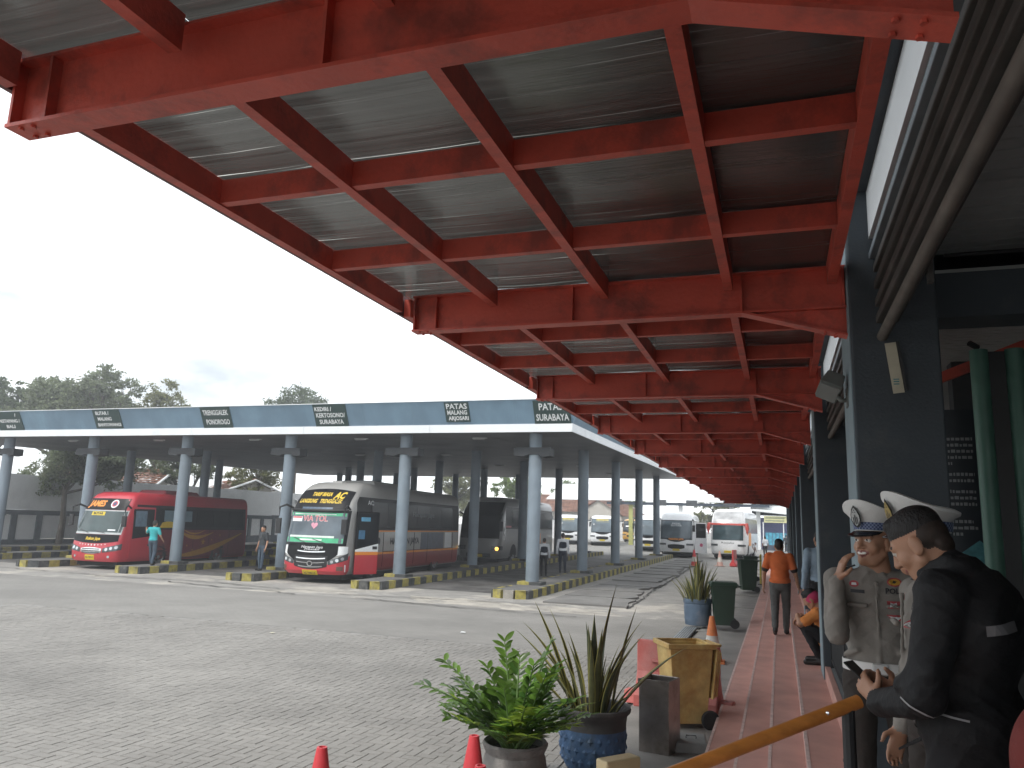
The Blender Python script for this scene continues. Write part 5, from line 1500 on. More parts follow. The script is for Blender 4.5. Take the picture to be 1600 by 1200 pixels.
def zz_plant(label, x, y, z, seed=4):
    t = thing('leafy_plant', label, 'plant', (x, y, z), 0)
    r_ = random.Random(seed)
    LGY = leaf_mat('yellowed plant leaf', (.34, .26, .05))
    lms = [leaflet(.14, .058, .12).mesh('leaf', m, True, False) for m in (LG, LGL, LGD, LGY)]
    cnt = 0; rest = {0: MB(), 1: MB()}
    stems = []
    for k in range(46):
        a = r_.uniform(0, 2 * PI); lean = 1.25 * r_.uniform(.08, 1.0) ** .7
        h = r_.uniform(.45, .86) * (1 - .28 * lean)
        if k in (0, 1, 2): a, lean, h = (3.3, .95, .62), 0, 0
        if k == 0: a, lean, h = 3.4, 1.15, .66
        if k == 1: a, lean, h = 0.4, .25, .92
        if k == 2: a, lean, h = 2.2, .3, .88
        if k == 3: a, lean, h = 3.0, .8, .78
        if k == 4: a, lean, h = 3.6, 1.1, .45
        if 5 <= k < 13: a, lean, h = 2.6 + (k - 5) * .52, r_.uniform(1.15, 1.4), r_.uniform(.36, .46)
        b = Vector((.12 * math.cos(a) * r_.uniform(.1, 1), .12 * math.sin(a) * r_.uniform(.1, 1), 0))
        d = Vector((math.cos(a), math.sin(a), 0))
        P = []
        for i in range(9):
            s_ = i / 8
            P.append(b + d * (lean * h * (s_ ** 1.4) * 1.05) + Vector((0, 0, h * (s_ - .22 * lean * s_ * s_))))
        mb = MB(); mb.tube(P, [.016 - .012 * i / 8 for i in range(9)], 6); st = mb.build('stem', STEM, t, smooth=True)
        stems.append((P, st, d, r_.random()))
    allL = []
    for P, st, d, q in stems:
        n = 10 + int(q * 4)
        young = q > .8
        for i in range(n):
            s_ = .30 + .70 * (i + .5) / n
            f = s_ * 8; j = min(7, int(f)); p = P[j].lerp(P[j + 1], f - j)
            tan = (P[j + 1] - P[j]).normalized()
            for sg in (-1, 1):
                side = tan.cross(Vector((d.y, -d.x, 0.02)).cross(tan)).normalized() * sg if False else (Vector((-d.y, d.x, 0)) * sg)
                ang = r_.uniform(.45, .85)
                out = (side * math.cos(ang) + tan * math.sin(ang) + Vector((r_.uniform(-.2, .2), r_.uniform(-.2, .2), r_.uniform(-.1, .3)))).normalized()
                nrm = (tan.cross(out) * sg + Vector((0, 0, .6)) + d * -.2).normalized()
                yv = nrm.cross(out).normalized(); nrm = out.cross(yv)
                sc = r_.uniform(.8, 1.2) * (1.0 - .45 * abs(s_ - .62))
                M = Matrix(((out.x, yv.x, nrm.x, p.x), (out.y, yv.y, nrm.y, p.y), (out.z, yv.z, nrm.z, p.z), (0, 0, 0, 1))) @ Matrix.Scale(sc, 4)
                allL.append((M, st, (1 if young and s_ > .4 else r_.choice((0, 0, 0, 2, 0, 2, 0, 1, 0, 3) if s_ < .55 else (0, 0, 0, 2, 1))), p))
    cloc = CAMI @ Vector((x, y, z))
    allL.sort(key=lambda q: (CAMI @ (Vector((x, y, z)) + q[3])).z * -1)
    for k, (M, st, mi, p) in enumerate(allL):
        if k < 298:
            o = bpy.data.objects.new('leaf', lms[mi]); COL.objects.link(o); o.parent = t; o.matrix_local = M
        else:
            src = leaflet(.14, .058, .12)
            rest[0 if mi != 2 else 1].add([M @ Vector(v) for v in src.v], src.f)
    for k, m in ((0, LG), (1, LGD)):
        if rest[k].v: tag(rest[k].build('leaves', m, t, smooth=True, fix=False), kind='stuff')
    return t
SNK = [mat('dark snake plant leaf', (.045, .060, .028), .45, var=.35, scale=7, stretch=(6, 6, 1), dirt_shade=(.12, .115, .055), dscale=4), mat('olive snake plant leaf', (.10, .105, .042), .45, var=.3, scale=8, dirt_shade=(.05, .055, .03), dscale=6),]
SNE = mat('yellow leaf margin', (.34, .31, .085), .5, var=.15)
def sword(L_, W_, bend, twist, seed=0):
    n = 12; V, F, Mi = [], [], []
    for i in range(n + 1):
        t = i / n
        w = W_ * (.55 + 1.2 * t * (1 - t) * 1.6) * (1 - t ** 4) + .001
        cx = bend * L_ * t ** 2.1; cz = L_ * t * (1 - .18 * bend * t)
        a = twist * t
        e = Vector((math.sin(a) * .15, math.cos(a), 0)) ; nn = Vector((1, 0, 0))
        c = Vector((cx, 0, cz))
        for k, (f, dp) in enumerate(((-.5, .22), (-.40, .14), (0, 0), (.40, .14), (.5, .22))):
            p = c + e * (w * f) - nn * (w * dp)
            V.append(tuple(p))
    for i in range(n):
        for k in range(4):
            a = i * 5 + k
            F.append((a, a + 1, a + 6, a + 5)); Mi.append(1 if k in (0, 3) else 0)
    mb = MB(); mb.v = V; mb.f = F; mb.m = Mi
    return mb
def snake_plant(label, x, y, z, n, h0, h1, seed, spread=.32, lean=.45, special=()):
    t = thing('snake_plant', label, 'plant', (x, y, z), 0)
    r_ = random.Random(seed)
    ms = [[sword(1, .10, b, tw).mesh('leaf', [SNK[k], SNE], True, False) for k in (0, 1)] for b, tw in ((.08, .6), (.18, -.9), (.32, .4), (.5, .8))]
    for k in range(n):
        a = r_.uniform(0, 2 * PI); q = r_.uniform(0, 1)
        h = r_.uniform(h0, h1) * (1 - .25 * q); ln = lean * q * q * r_.uniform(.5, 1.1); bi = 0 if q < .4 else (1 if q < .7 else 2)
        if k < len(special): a, ln, h, bi = special[k]
        o = share('leaf', ms[bi][r_.randrange(2)], t, (spread * .6 * q * math.cos(a), spread * .6 * q * math.sin(a), -.02), (0, ln, a), (h, h * r_.uniform(.8, 1.05) if h < .9 else .95, h))
        o.rotation_mode = 'XYZ'
    return t
pot('wide dark pot with a blue painted belly in the foreground', -1.72, 7.55, 1.02, 'blue')
# angles measured about the pot: pi = towards the left of the photo
snake_plant('tall snake plant with yellow leaf edges in the blue bellied pot', -1.72, 7.55, .44, 38, .55, 1.02, 3, .34, .55,
            [(3.3, .52, 1.05, 1), (3.4, .62, .85, 2), (.15, .60, 1.02, 1), (.0, .25, 1.05, 1), (.2, .08, 1.30, 0), (3.0, .12, 1.05, 1), (3.14, .30, 1.15, 0), (.3, .34, .95, 1), (3.2, .22, 1.0, 2), (0.1, .14, 1.1, 0), (2.8, .5, .7, 2)])
pot('mottled old pot cut off by the bottom edge', -2.10, 6.38, .90, 'old')
zz_plant('bushy plant of small glossy green leaves in the mottled pot', -2.10, 6.38, .385)
pot('faded blue pot standing beside the nearest green wheeled bin', -1.93, 19.6, 1.12, 'wrap')
snake_plant('dense snake plant in the faded blue pot near the green bins', -1.93, 19.6, .5, 70, .6, 1.25, 9, .55, .5)

# ================================================================ BINS
def wheelie(label, x, y, rz, m, lid='shut', s=1.0, group=None, z=0):
    t = thing('wheeled_bin', label, 'bin', (x, y, z), rz, group)
    W, D, Hh = .50 * s, .55 * s, .93 * s
    mb = MB(); 
    a, b = .36, .40
    ring = lambda w, d, zz: [(-w / 2, -d / 2, zz), (w / 2, -d / 2, zz), (w / 2, d / 2, zz), (-w / 2, d / 2, zz)]
    vs = ring(W * .74, D * .70, .06 * s) + ring(W * .95, D * .93, Hh - .03) + ring(W * .95 - .03, D * .93 - .03, Hh - .03) + ring(W * .7, D * .66, .09 * s)
    fs = [(0, 3, 2, 1)] + [(i, (i + 1) % 4, 4 + (i + 1) % 4, 4 + i) for i in range(4)] + [(4 + i, 4 + (i + 1) % 4, 8 + (i + 1) % 4, 8 + i) for i in range(4)] + [(8 + i, 8 + (i + 1) % 4, 12 + (i + 1) % 4, 12 + i) for i in range(4)] + [(12, 13, 14, 15)]
    mb.add(vs, fs); mb.build('body', m, t, bevel=.012)
    mb = MB(); o = ring(W * 1.06, D * 1.05, Hh - .055) + ring(W * 1.06, D * 1.05, Hh) + ring(W * .92, D * .9, Hh) + ring(W * .955, D * .935, Hh - .055)
    mb.add(o, [(i, (i + 1) % 4, 4 + (i + 1) % 4, 4 + i) for i in range(4)] + [(4 + i, 4 + (i + 1) % 4, 8 + (i + 1) % 4, 8 + i) for i in range(4)] + [(12 + i, 12 + (i + 1) % 4, (i + 1) % 4, i) for i in range(4)] + [(8 + i, 8 + (i + 1) % 4, 12 + (i + 1) % 4, 12 + i) for i in range(4)])
    mb.build('rim', m, t, bevel=.008)
    mb = MB(); mb.box(-W * .36, W * .36, -D * .42, -D * .415, Hh * .35, Hh * .36); 
    mb = MB(); mb.tube([(-W * .4, D * .55, Hh - .03), (-W * .38, D * .66, Hh - .02), (W * .38, D * .66, Hh - .02), (W * .4, D * .55, Hh - .03)], .016, 8); mb.build('handle', m, t, smooth=True)
    if lid == 'shut':
        mb = MB(); mb.taper(-W * .55, W * .55, -D * .56, D * .58, Hh + .002, Hh + .07, .86); mb.build('lid', m, t, bevel=.015)
    elif lid == 'hang':
        M = Matrix.Translation((0, D * .64, Hh - .05)) @ Matrix.Rotation(math.radians(-97), 4, 'X')
        q = MB(); q.taper(-W * .5, W * .5, 0, D * 1.02, -.05, .0, .9); q.box(-W * .44, W * .44, .04, D * .96, .001, .022)
        q.v = [tuple(M @ Vector(p)) for p in q.v]; q.build('lid', m, t, bevel=.01)
    for sg in (-1, 1):
        q = MB(); q.lathe([(.001, -.03), (.06, -.03), (.10, -.028), (.105, -.01), (.105, .01), (.10, .028), (.05, .03), (.001, .02)], 20)
        M = Matrix.Translation((sg * W * .44, D * .40, .105)) @ Matrix.Rotation(PI / 2, 4, 'Y')
        q.v = [tuple(M @ Vector(p)) for p in q.v]; q.build('wheel', RUBBER, t, smooth=True)
    return t
YB_ = mat('stained yellow plastic', (.58, .42, .16), .6, var=.2, scale=5, dirt_shade=(.42, .22, .06), dscale=3.2, dlo=.40, dhi=.66, bump=.1)
GB = mat('dark green bin plastic', (.018, .042, .026), .5, var=.15, scale=3)
wheelie('stained yellow wheeled bin with its lid hanging open by the steps', -1.10, 9.55, math.radians(-62), YB_, 'hang', 1.0)
wheelie('nearest dark green wheeled bin, lid shut, beside the blue pot', -1.32, 19.4, math.radians(-80), GB, 'shut', 1.05, 'green wheeled bins along the steps')
wheelie('second dark green wheeled bin from the camera, open topped, by the pink steps', -1.22, 31.5, math.radians(-75), GB, 'open', 1.28, 'green wheeled bins along the steps')
wheelie('farthest dark green wheeled bin, partly behind the open one', -1.35, 38.5, math.radians(-85), GB, 'open', 1.2, 'green wheeled bins along the steps', z=.02)
# steel bin
t = thing('steel_bin', 'open square dull steel litter bin beside the stained yellow bin', 'bin', (-1.22, 8.4, 0), math.radians(-12))
w, d, h = .32, .34, .70
mb = MB()
R4 = lambda a, b, z: [(-a / 2, -b / 2, z), (a / 2, -b / 2, z), (a / 2, b / 2, z), (-a / 2, b / 2, z)]
mb.add(R4(w, d, 0) + R4(w, d, h) + R4(w - .03, d - .03, h) + R4(w - .03, d - .03, .03), [(i, (i + 1) % 4, 4 + (i + 1) % 4, 4 + i) for i in range(4)] + [(4 + i, 4 + (i + 1) % 4, 8 + (i + 1) % 4, 8 + i) for i in range(4)] + [(8 + i, 8 + (i + 1) % 4, 12 + (i + 1) % 4, 12 + i) for i in range(4)] + [(12, 13, 14, 15), (0, 3, 2, 1)])
mb.build('body', STEEL, t, bevel=.006)
mb = MB(); mb.box(-w / 2 - .006, w / 2 + .006, -d / 2 - .008, -d / 2 - .001, h - .05, h + .004); mb.build('rim', STEEL, t)
# concrete lid lying by the yellow bin
t = thing('concrete_cover', 'grey concrete cover slab lying between the steel bin and the steps', 'slab', (-.93, 8.62, 0), math.radians(8))
mb = MB(); mb.taper(-.17, .17, -.24, .24, 0.005, .10, .9); mb.build('slab', mat('grey cover concrete', (.22, .225, .22), .85, var=.15), t, bevel=.015)
mb = MB(); mb.tube([(-.05, 0, .10), (-.05, 0, .125), (.05, 0, .125), (.05, 0, .10)], .006, 6); mb.build('lifting_loop', IRON, t)

# ================================================================ ROAD BARRIERS AND CONES
BR = mat('faded red barrier plastic', (.42, .10, .085), .55, var=.18, scale=4, dirt_shade=(.50, .22, .20), dscale=2.5, dlo=.45, dhi=.7)
def barrier(label, x, y, rz, L_=1.05, hh=.80, m=BR, group=None, z=0):
    t = thing('road_barrier', label, 'barrier', (x, y, z), rz, group)
    prof = [(-.20, 0), (.20, 0), (.20, .14), (.11, .26), (.055, .42), (.045, hh), (-.045, hh), (-.055, .42), (-.11, .26), (-.20, .14)]
    mb = MB(); mb.prism(prof, L_, 'x', -L_ / 2); mb.build('body', m, t, bevel=.015)
    for sg in (-1, 1):
        mb = MB(); mb.prism([(-.13, .02), (.13, .02), (.08, .17), (-.08, .17)], .16, 'x', sg * L_ / 2 - (.16 if sg < 0 else 0)); mb.build('foot', m, t, bevel=.01)
    mb = MB(); mb.tube([(-L_ * .3, -.06, .55), (L_ * .3, -.06, .55)], .02, 8); mb.build('groove', m, t)
    return t
barrier('faded red plastic road barrier behind the stained yellow bin', -1.27, 10.35, math.radians(-9))
CR = mat('red cone plastic', (.55, .04, .05), .5, var=.1)
CO = mat('worn orange cone plastic', (.62, .19, .06), .6, var=.18, scale=8)
CW = mat('grubby white cone band', (.55, .54, .50), .6, var=.12, scale=9)
CBASE = mat('dark cone base', (.06, .05, .05), .8)
def cone(label, x, y, h=.72, m=CR, bands=1, group=None, base=None, rtop=.035, z=0):
    t = thing('traffic_cone', label, 'cone', (x, y, z), random.uniform(0, 1), group)
    r = lambda q: .155 * h / .72 + (rtop - .155 * h / .72) * q
    segs = [(0, .30, 0), (.30, .60, 1), (.60, 1, 0)] if bands == 1 else [(0, .25, 0), (.25, .55, 1), (.55, .98, 0)]
    for a, b, k in segs:
        mb = MB(); z0, z1 = .035 + (h - .035) * a, .035 + (h - .035) * b
        prof = [(r(a), z0), (r(b), z1 - .001)]
        if b > .97: prof += [(rtop - .012, z1), (rtop - .016, z1 - .05)]
        mb.lathe(prof, 22); mb.build('sleeve' if k else 'shell', CW if k else m, t, smooth=True)
    mb = MB(); w = .19 * h / .72; mb.box(-w, w, -w, w, 0, .034); mb.build('base', base or m, t, bevel=.012)
    return t
cone('worn orange and white traffic cone behind the red barrier', -1.16, 14.2, .78, CO, 2)
cone('red traffic cone standing left of the bushy plant', -2.13, 5.52, .70, CR, 1, base=CBASE)
cone('small red cone top in front of the bushy plant pot', -1.86, 4.95, .68, CR, 1, base=CBASE)
cone('lone red cone at the bottom edge of the paving', -3.0, 4.9, .67, CR, 1, base=CBASE)
cone('red and white cone before the white coach with open door', -5.0, 49, 1.0, CR, 2, z=gz(49))
cone('pale cone just right of the snake plant tips, before the tall coach', -3.6, 50.5, .95, mat('pale cone plastic', (.55, .35, .30), .6), 2, z=gz(50))
barrier('red plastic barrier block before the tall white coach', -2.75, 51, math.radians(80), .9, 1.0, mat('bright red barrier plastic', (.55, .06, .06), .5), z=gz(51))
t = thing('chain_post', 'thin yellow post between the far green bin and the steps', 'post', (-.86, 36, gz(36)))
mb = MB(); mb.tube([(0, 0, 0), (.02, 0, 1.3)], .04, 8); mb.build('post', mat('yellow post paint', (.5, .42, .05), .6), t)
mb = MB(); mb.box(-.12, .12, -.12, .12, 0, .05); mb.build('foot', BLACK, t)

# handrail across the foreground
t = thing('wooden_handrail', 'thick orange varnished handrail sloping across the foreground', 'handrail', (0, 0, 0))
WOOD = mat('orange varnished wood', (.54, .21, .045), .35, var=.18, scale=3, stretch=(1, 9, 9), dirt_shade=(.40, .14, .03), dscale=2, coat=.4)
A, B = Vector((-.640, 2.433, 1.344)), Vector((.236, 3.0, 1.649))
mb = MB(); mb.tube([A.lerp(B, k / 8) for k in range(9)], .0225, 18); mb.build('rail', WOOD, t, smooth=True)
q = MB()
for f in (.30, .88):
    p = A.lerp(B, f); 
    M = Matrix.Translation((p.x, p.y - .022, p.z + .006)) @ Matrix.Rotation(PI / 2, 4, 'X')
    k = MB(); k.lathe([(.007, 0), (.006, .003), (.001, .004)], 10); k.v = [tuple(M @ Vector(v)) for v in k.v]; k.build('screw', CHROME, t)
mb = MB(); mb.tube([(.20, 2.98, .70), (.20, 2.98, 1.625)], .022, 10); mb.build('post', IRON, t)
mb = MB(); mb.tube([(-.60, 2.46, .14), (-.60, 2.46, 1.35)], .022, 10); mb.build('post', IRON, t)
t = thing('cream_block', 'cream painted block at the lower end of the orange handrail', 'block', (-.475, 2.5, 1.485), math.radians(-38))
mb = MB(); mb.box(-.027, .027, -.085, .05, -.10, .03); mb.build('block', mat('cream paint', (.56, .45, .26), .6, var=.1), t, bevel=.006)
mb = MB(); mb.box(-.02, .02, -.07, .04, -.9, -.102); mb.build('stem', IRON, t)

# sandal on the platform edge
t = thing('sandal', 'dark sandal on the grey platform edge under the orange handrail end', 'sandal', (.50, 5.85, .73), math.radians(80))
mb = MB(); mb.prism([(-.045, -.12), (.04, -.12), (.052, 0), (.045, .12), (0, .155), (-.04, .13), (-.05, .02)], .025, 'z'); mb.build('sole', BLACK, t, bevel=.006)
mb = MB(); mb.tube([(-.047, .03, .02), (-.02, .05, .06), (.02, .05, .06), (.047, .03, .02)], .012, 8); mb.build('strap', BLACK, t)
# litter on the paving
for k, (x, y) in enumerate([(-6.2, 15.2), (-9.3, 13.1), (-3.6, 15.6), (-2.6, 13.5)]):
    t = thing('paper_scrap', ('small white paper scrap lying on the open grey paving'), 'litter', (x, y, .012), k * 1.3, 'paper scraps on the paving')
    mb = MB(); mb.add([(-.05, -.04, 0), (.06, -.03, .004), (.05, .05, 0), (-.04, .04, .012)], [(0, 1, 2, 3)]); mb.add([(-.05, -.04, .002), (.0, -.03, .02), (.01, .02, .012)], [(0, 1, 2)]); mb.build('sheet', PAPER if k % 2 else WHITE, t, fix=False)

# ================================================================ PEOPLE (one continuous surface per body, from a blended distance field)
def surfnets(D, org, h):
    S = D < 0
    nx, ny, nz_ = D.shape
    C = np.zeros((nx - 1, ny - 1, nz_ - 1), int)
    for a in (0, 1):
        for b in (0, 1):
            for c in (0, 1):
                C += S[a:nx - 1 + a, b:ny - 1 + b, c:nz_ - 1 + c]
    act = (C > 0) & (C < 8)
    ids = -np.ones(C.shape, int); I = np.argwhere(act); ids[act] = np.arange(len(I))
    pos = np.zeros((len(I), 3)); cnt = np.zeros(len(I))
    cor = [(a, b, c) for a in (0, 1) for b in (0, 1) for c in (0, 1)]
    for p in cor:
        for ax in range(3):
            if p[ax] == 1: continue
            q = list(p); q[ax] = 1
            d0 = D[I[:, 0] + p[0], I[:, 1] + p[1], I[:, 2] + p[2]]; d1 = D[I[:, 0] + q[0], I[:, 1] + q[1], I[:, 2] + q[2]]
            m = (d0 < 0) != (d1 < 0)
            t = np.where(m, d0 / np.where(m, d0 - d1, 1), 0)
            w = np.tile(np.array(p, float), (len(I), 1)); w[:, ax] = t
            pos[m] += w[m]; cnt[m] += 1
    V = (I + pos / cnt[:, None]) * h + org
    F = []
    for ax in range(3):
        o = [(1, 2), (2, 0), (0, 1)][ax]
        n = [nx, ny, nz_]
        sl0 = [slice(None)] * 3; sl1 = [slice(None)] * 3
        sl0[ax] = slice(0, n[ax] - 1); sl1[ax] = slice(1, n[ax])
        for q in o:
            sl0[q] = slice(1, n[q] - 1); sl1[q] = slice(1, n[q] - 1)
        a0 = S[tuple(sl0)]; a1 = S[tuple(sl1)]
        E_ = np.argwhere(a0 != a1)
        if not len(E_): continue
        fl = a0[E_[:, 0], E_[:, 1], E_[:, 2]]
        base = E_.copy()
        for q in o: base[:, q] += 1
        c = []
        for (u, v) in ((-1, -1), (0, -1), (0, 0), (-1, 0)):
            k = base.copy(); k[:, o[0]] += u; k[:, o[1]] += v
            c.append(ids[k[:, 0], k[:, 1], k[:, 2]])
        Q = np.stack(c, 1); Q[~fl] = Q[~fl][:, ::-1]
        F.append(Q)
    return V, np.concatenate(F)

class Body:
    def __init__(s): s.p = []
    def cap(s, a, b, ra, rb=None, tag='skin', k=.03):
        s.p.append(('c', np.array(a, float), np.array(b, float), ra, ra if rb is None else rb, tag, k)); return s
    def ell(s, c, r, tag='skin', R=None, k=.03):
        s.p.append(('e', np.array(c, float), np.array(r, float), np.eye(3) if R is None else np.array(R), None, tag, k)); return s
    @staticmethod
    def dist(p, X):
        if p[0] == 'c':
            a, b = p[1], p[2]; ab = b - a; L2 = max(ab @ ab, 1e-9)
            t = np.clip(((X - a) @ ab) / L2, 0, 1)
            return np.linalg.norm(X - a - t[..., None] * ab, axis=-1) - (p[3] + (p[4] - p[3]) * t)
        q = (X - p[1]) @ p[3]
        k0 = np.linalg.norm(q / p[2], axis=-1); k1 = np.linalg.norm(q / p[2] ** 2, axis=-1)
        return k0 * (k0 - 1) / np.maximum(k1, 1e-6)
    def bounds(s, p):
        if p[0] == 'c':
            r = max(p[3], p[4]); return np.minimum(p[1], p[2]) - r, np.maximum(p[1], p[2]) + r
        r = max(p[2]); return p[1] - r, p[1] + r
    def mesh(s, h, zcut=None):
        lo = np.min([s.bounds(p)[0] for p in s.p], 0) - 3 * h; hi = np.max([s.bounds(p)[1] for p in s.p], 0) + 3 * h
        n = np.ceil((hi - lo) / h).astype(int) + 1
        D = np.full(n, .3, np.float32)
        ax = [lo[i] + h * np.arange(n[i]) for i in range(3)]
        for p in s.p:
            a, b = s.bounds(p); m = .05
            i0 = np.maximum(0, np.floor((a - m - lo) / h).astype(int)); i1 = np.minimum(n, np.ceil((b + m - lo) / h).astype(int) + 1)
            X = np.stack(np.meshgrid(*[ax[i][i0[i]:i1[i]] for i in range(3)], indexing='ij'), -1)
            d = s.dist(p, X); sl = tuple(slice(i0[i], i1[i]) for i in range(3))
            o = D[sl]; k = p[6]
            hh = np.maximum(k - np.abs(o - d), 0) / k
            D[sl] = np.minimum(o, d) - hh * hh * k * .25
        V, F = surfnets(D, lo, h)
        return V, F
    def tags(s, X):
        best = np.full(len(X), 9.); T = np.zeros(len(X), int); names = []
        for p in s.p:
            if p[5] not in names: names.append(p[5])
            d = s.dist(p, X); m = d < best
            best[m] = d[m]; T[m] = names.index(p[5])
        return T, names

def rotm(ax, deg):
    return np.array(Matrix.Rotation(math.radians(deg), 3, ax))

def hand(b, w, d, palm_n, thumb, s=1.0, curl=.5, tag='skin'):
    """w wrist, d pointing direction, palm_n out of the palm, thumb = direction of the thumb side"""
    w = np.array(w, float); d = np.array(d, float) / np.linalg.norm(d)
    t = np.array(thumb, float); t -= d * (t @ d); t /= np.linalg.norm(t)
    n = np.cross(d, t); 
    if n @ np.array(palm_n) < 0: n = -n
    k = .008
    for f in (-.024, -.008, .008, .024):
        b.cap(w + t * f * .7 * s, w + d * .085 * s + t * f * s, .013 * s, .0115 * s, tag, .014)
    for i, (f, L_) in enumerate(((.026, .070), (.009, .078), (-.008, .073), (-.025, .057))):
        p = w + d * .088 * s + t * f * s; dd = d.copy(); ang = 0
        for j, q in enumerate((.42, .32, .26)):
            ang += curl * (.55 if j == 0 else .8)
            dd = d * math.cos(ang) + n * math.sin(ang)
            p2 = p + dd * L_ * q * s
            b.cap(p, p2, (.0095 - .001 * j) * s, (.009 - .0012 * j) * s, tag, .004); p = p2
    p = w + d * .025 * s + t * .026 * s
    d1 = d * .6 + t * .75 + n * .25; d1 /= np.linalg.norm(d1); p2 = p + d1 * .045 * s
    d2 = d * .85 + t * .25 + n * .35; d2 /= np.linalg.norm(d2)
    b.cap(p, p2, .0135 * s, .0105 * s, tag, .008); b.cap(p2, p2 + d2 * .032 * s, .0105 * s, .008 * s, tag, .004)

def head(b, c, R, s=1.0, hair='short', smile=False, ears=True, detail=True, sk='skin', neck=True):
    c = np.array(c, float); P = lambda x, y, z: c + R @ (np.array([x, y, z]) * s)
    r = lambda *a: np.array(a) * s
    b.ell(P(0, -.012, .030), r(.074, .094, .088), sk, R, .02)
    b.ell(P(0, .030, -.025), r(.061, .062, .085), sk, R, .03)
    b.ell(P(0, .045, -.088), r(.038, .040, .030), sk, R, .03)
    for sg in (-1, 1):
        b.ell(P(sg * .042, .058, -.030), r(.024, .022, .022), sk, R, .02)
        b.cap(P(sg * .056, .005, -.06), P(sg * .03, .045, -.10), .022 * s, .020 * s, sk, .02)
        if ears:
            b.ell(P(sg * .078, -.010, -.012), r(.010, .022, .034), sk, R, .006)
            b.ell(P(sg * .080, -.004, -.034), r(.009, .011, .012), sk, R, .006)
    b.cap(P(0, .090, .012), P(0, .108, -.026), .009 * s, .013 * s, sk, .012)
    for sg in (-1, 1): b.ell(P(sg * .013, .098, -.030), r(.009, .010, .008), sk, R, .006)
    b.cap(P(-.04, .078, .024), P(.04, .078, .024), .010 * s, .010 * s, sk, .014)
    if neck:
        b.cap(P(0, -.022, -.06), P(0, -.045, -.175), .053 * s, .060 * s, sk, .02)
    if detail:
        for sg in (-1, 1):
            b.ell(P(sg * .031, .0835, .006), r(.0145, .007, .0065), 'eyewhite', R, .003)
            b.ell(P(sg * .031, .0885, .006), r(.0055, .003, .0055), 'hair', R, .002)
            b.cap(P(sg * .016, .0925, .0135), P(sg * .047, .078, .0125), .0035 * s, .003 * s, sk, .003)
            b.cap(P(sg * .014, .0915, .029), P(sg * .050, .077, .027), .0048 * s, .0028 * s, 'hair', .004)
        if smile:
            b.ell(P(0, .0905, -.060), r(.024, .006, .0075), 'teeth', R, .003)
            b.cap(P(-.028, .083, -.054), P(0, .0945, -.0515), .0042 * s, .0052 * s, 'lip', .004); b.cap(P(.028, .083, -.054), P(0, .0945, -.0515), .0042 * s, .0052 * s, 'lip', .004)
            b.cap(P(-.027, .083, -.057), P(0, .092, -.070), .0042 * s, .0058 * s, 'lip', .004); b.cap(P(.027, .083, -.057), P(0, .092, -.070), .0042 * s, .0058 * s, 'lip', .004)
            for sg in (-1, 1): b.cap(P(sg * .020, .090, -.028), P(sg * .038, .072, -.062), .005 * s, .004 * s, sk, .012)
        else:
            b.cap(P(-.024, .084, -.060), P(.024, .084, -.060), .006 * s, .006 * s, 'lip', .006); b.ell(P(0, .091, -.061), r(.015, .006, .009), 'lip', R, .005)
    if hair == 'short':
        b.ell(P(0, -.016, .058), r(.0775, .095, .075), 'hair', R, .008)
        b.ell(P(0, .040, .098), r(.052, .036, .028), 'hair', R, .012)
        b.ell(P(0, -.040, .012), r(.0735, .070, .062), 'fade', R, .008)
        b.ell(P(0, -.072, -.03), r(.052, .030, .045), 'fade', R, .010)
    elif hair == 'cap':
        b.ell(P(0, -.045, .02), r(.074, .062, .070), 'hair', R, .012)

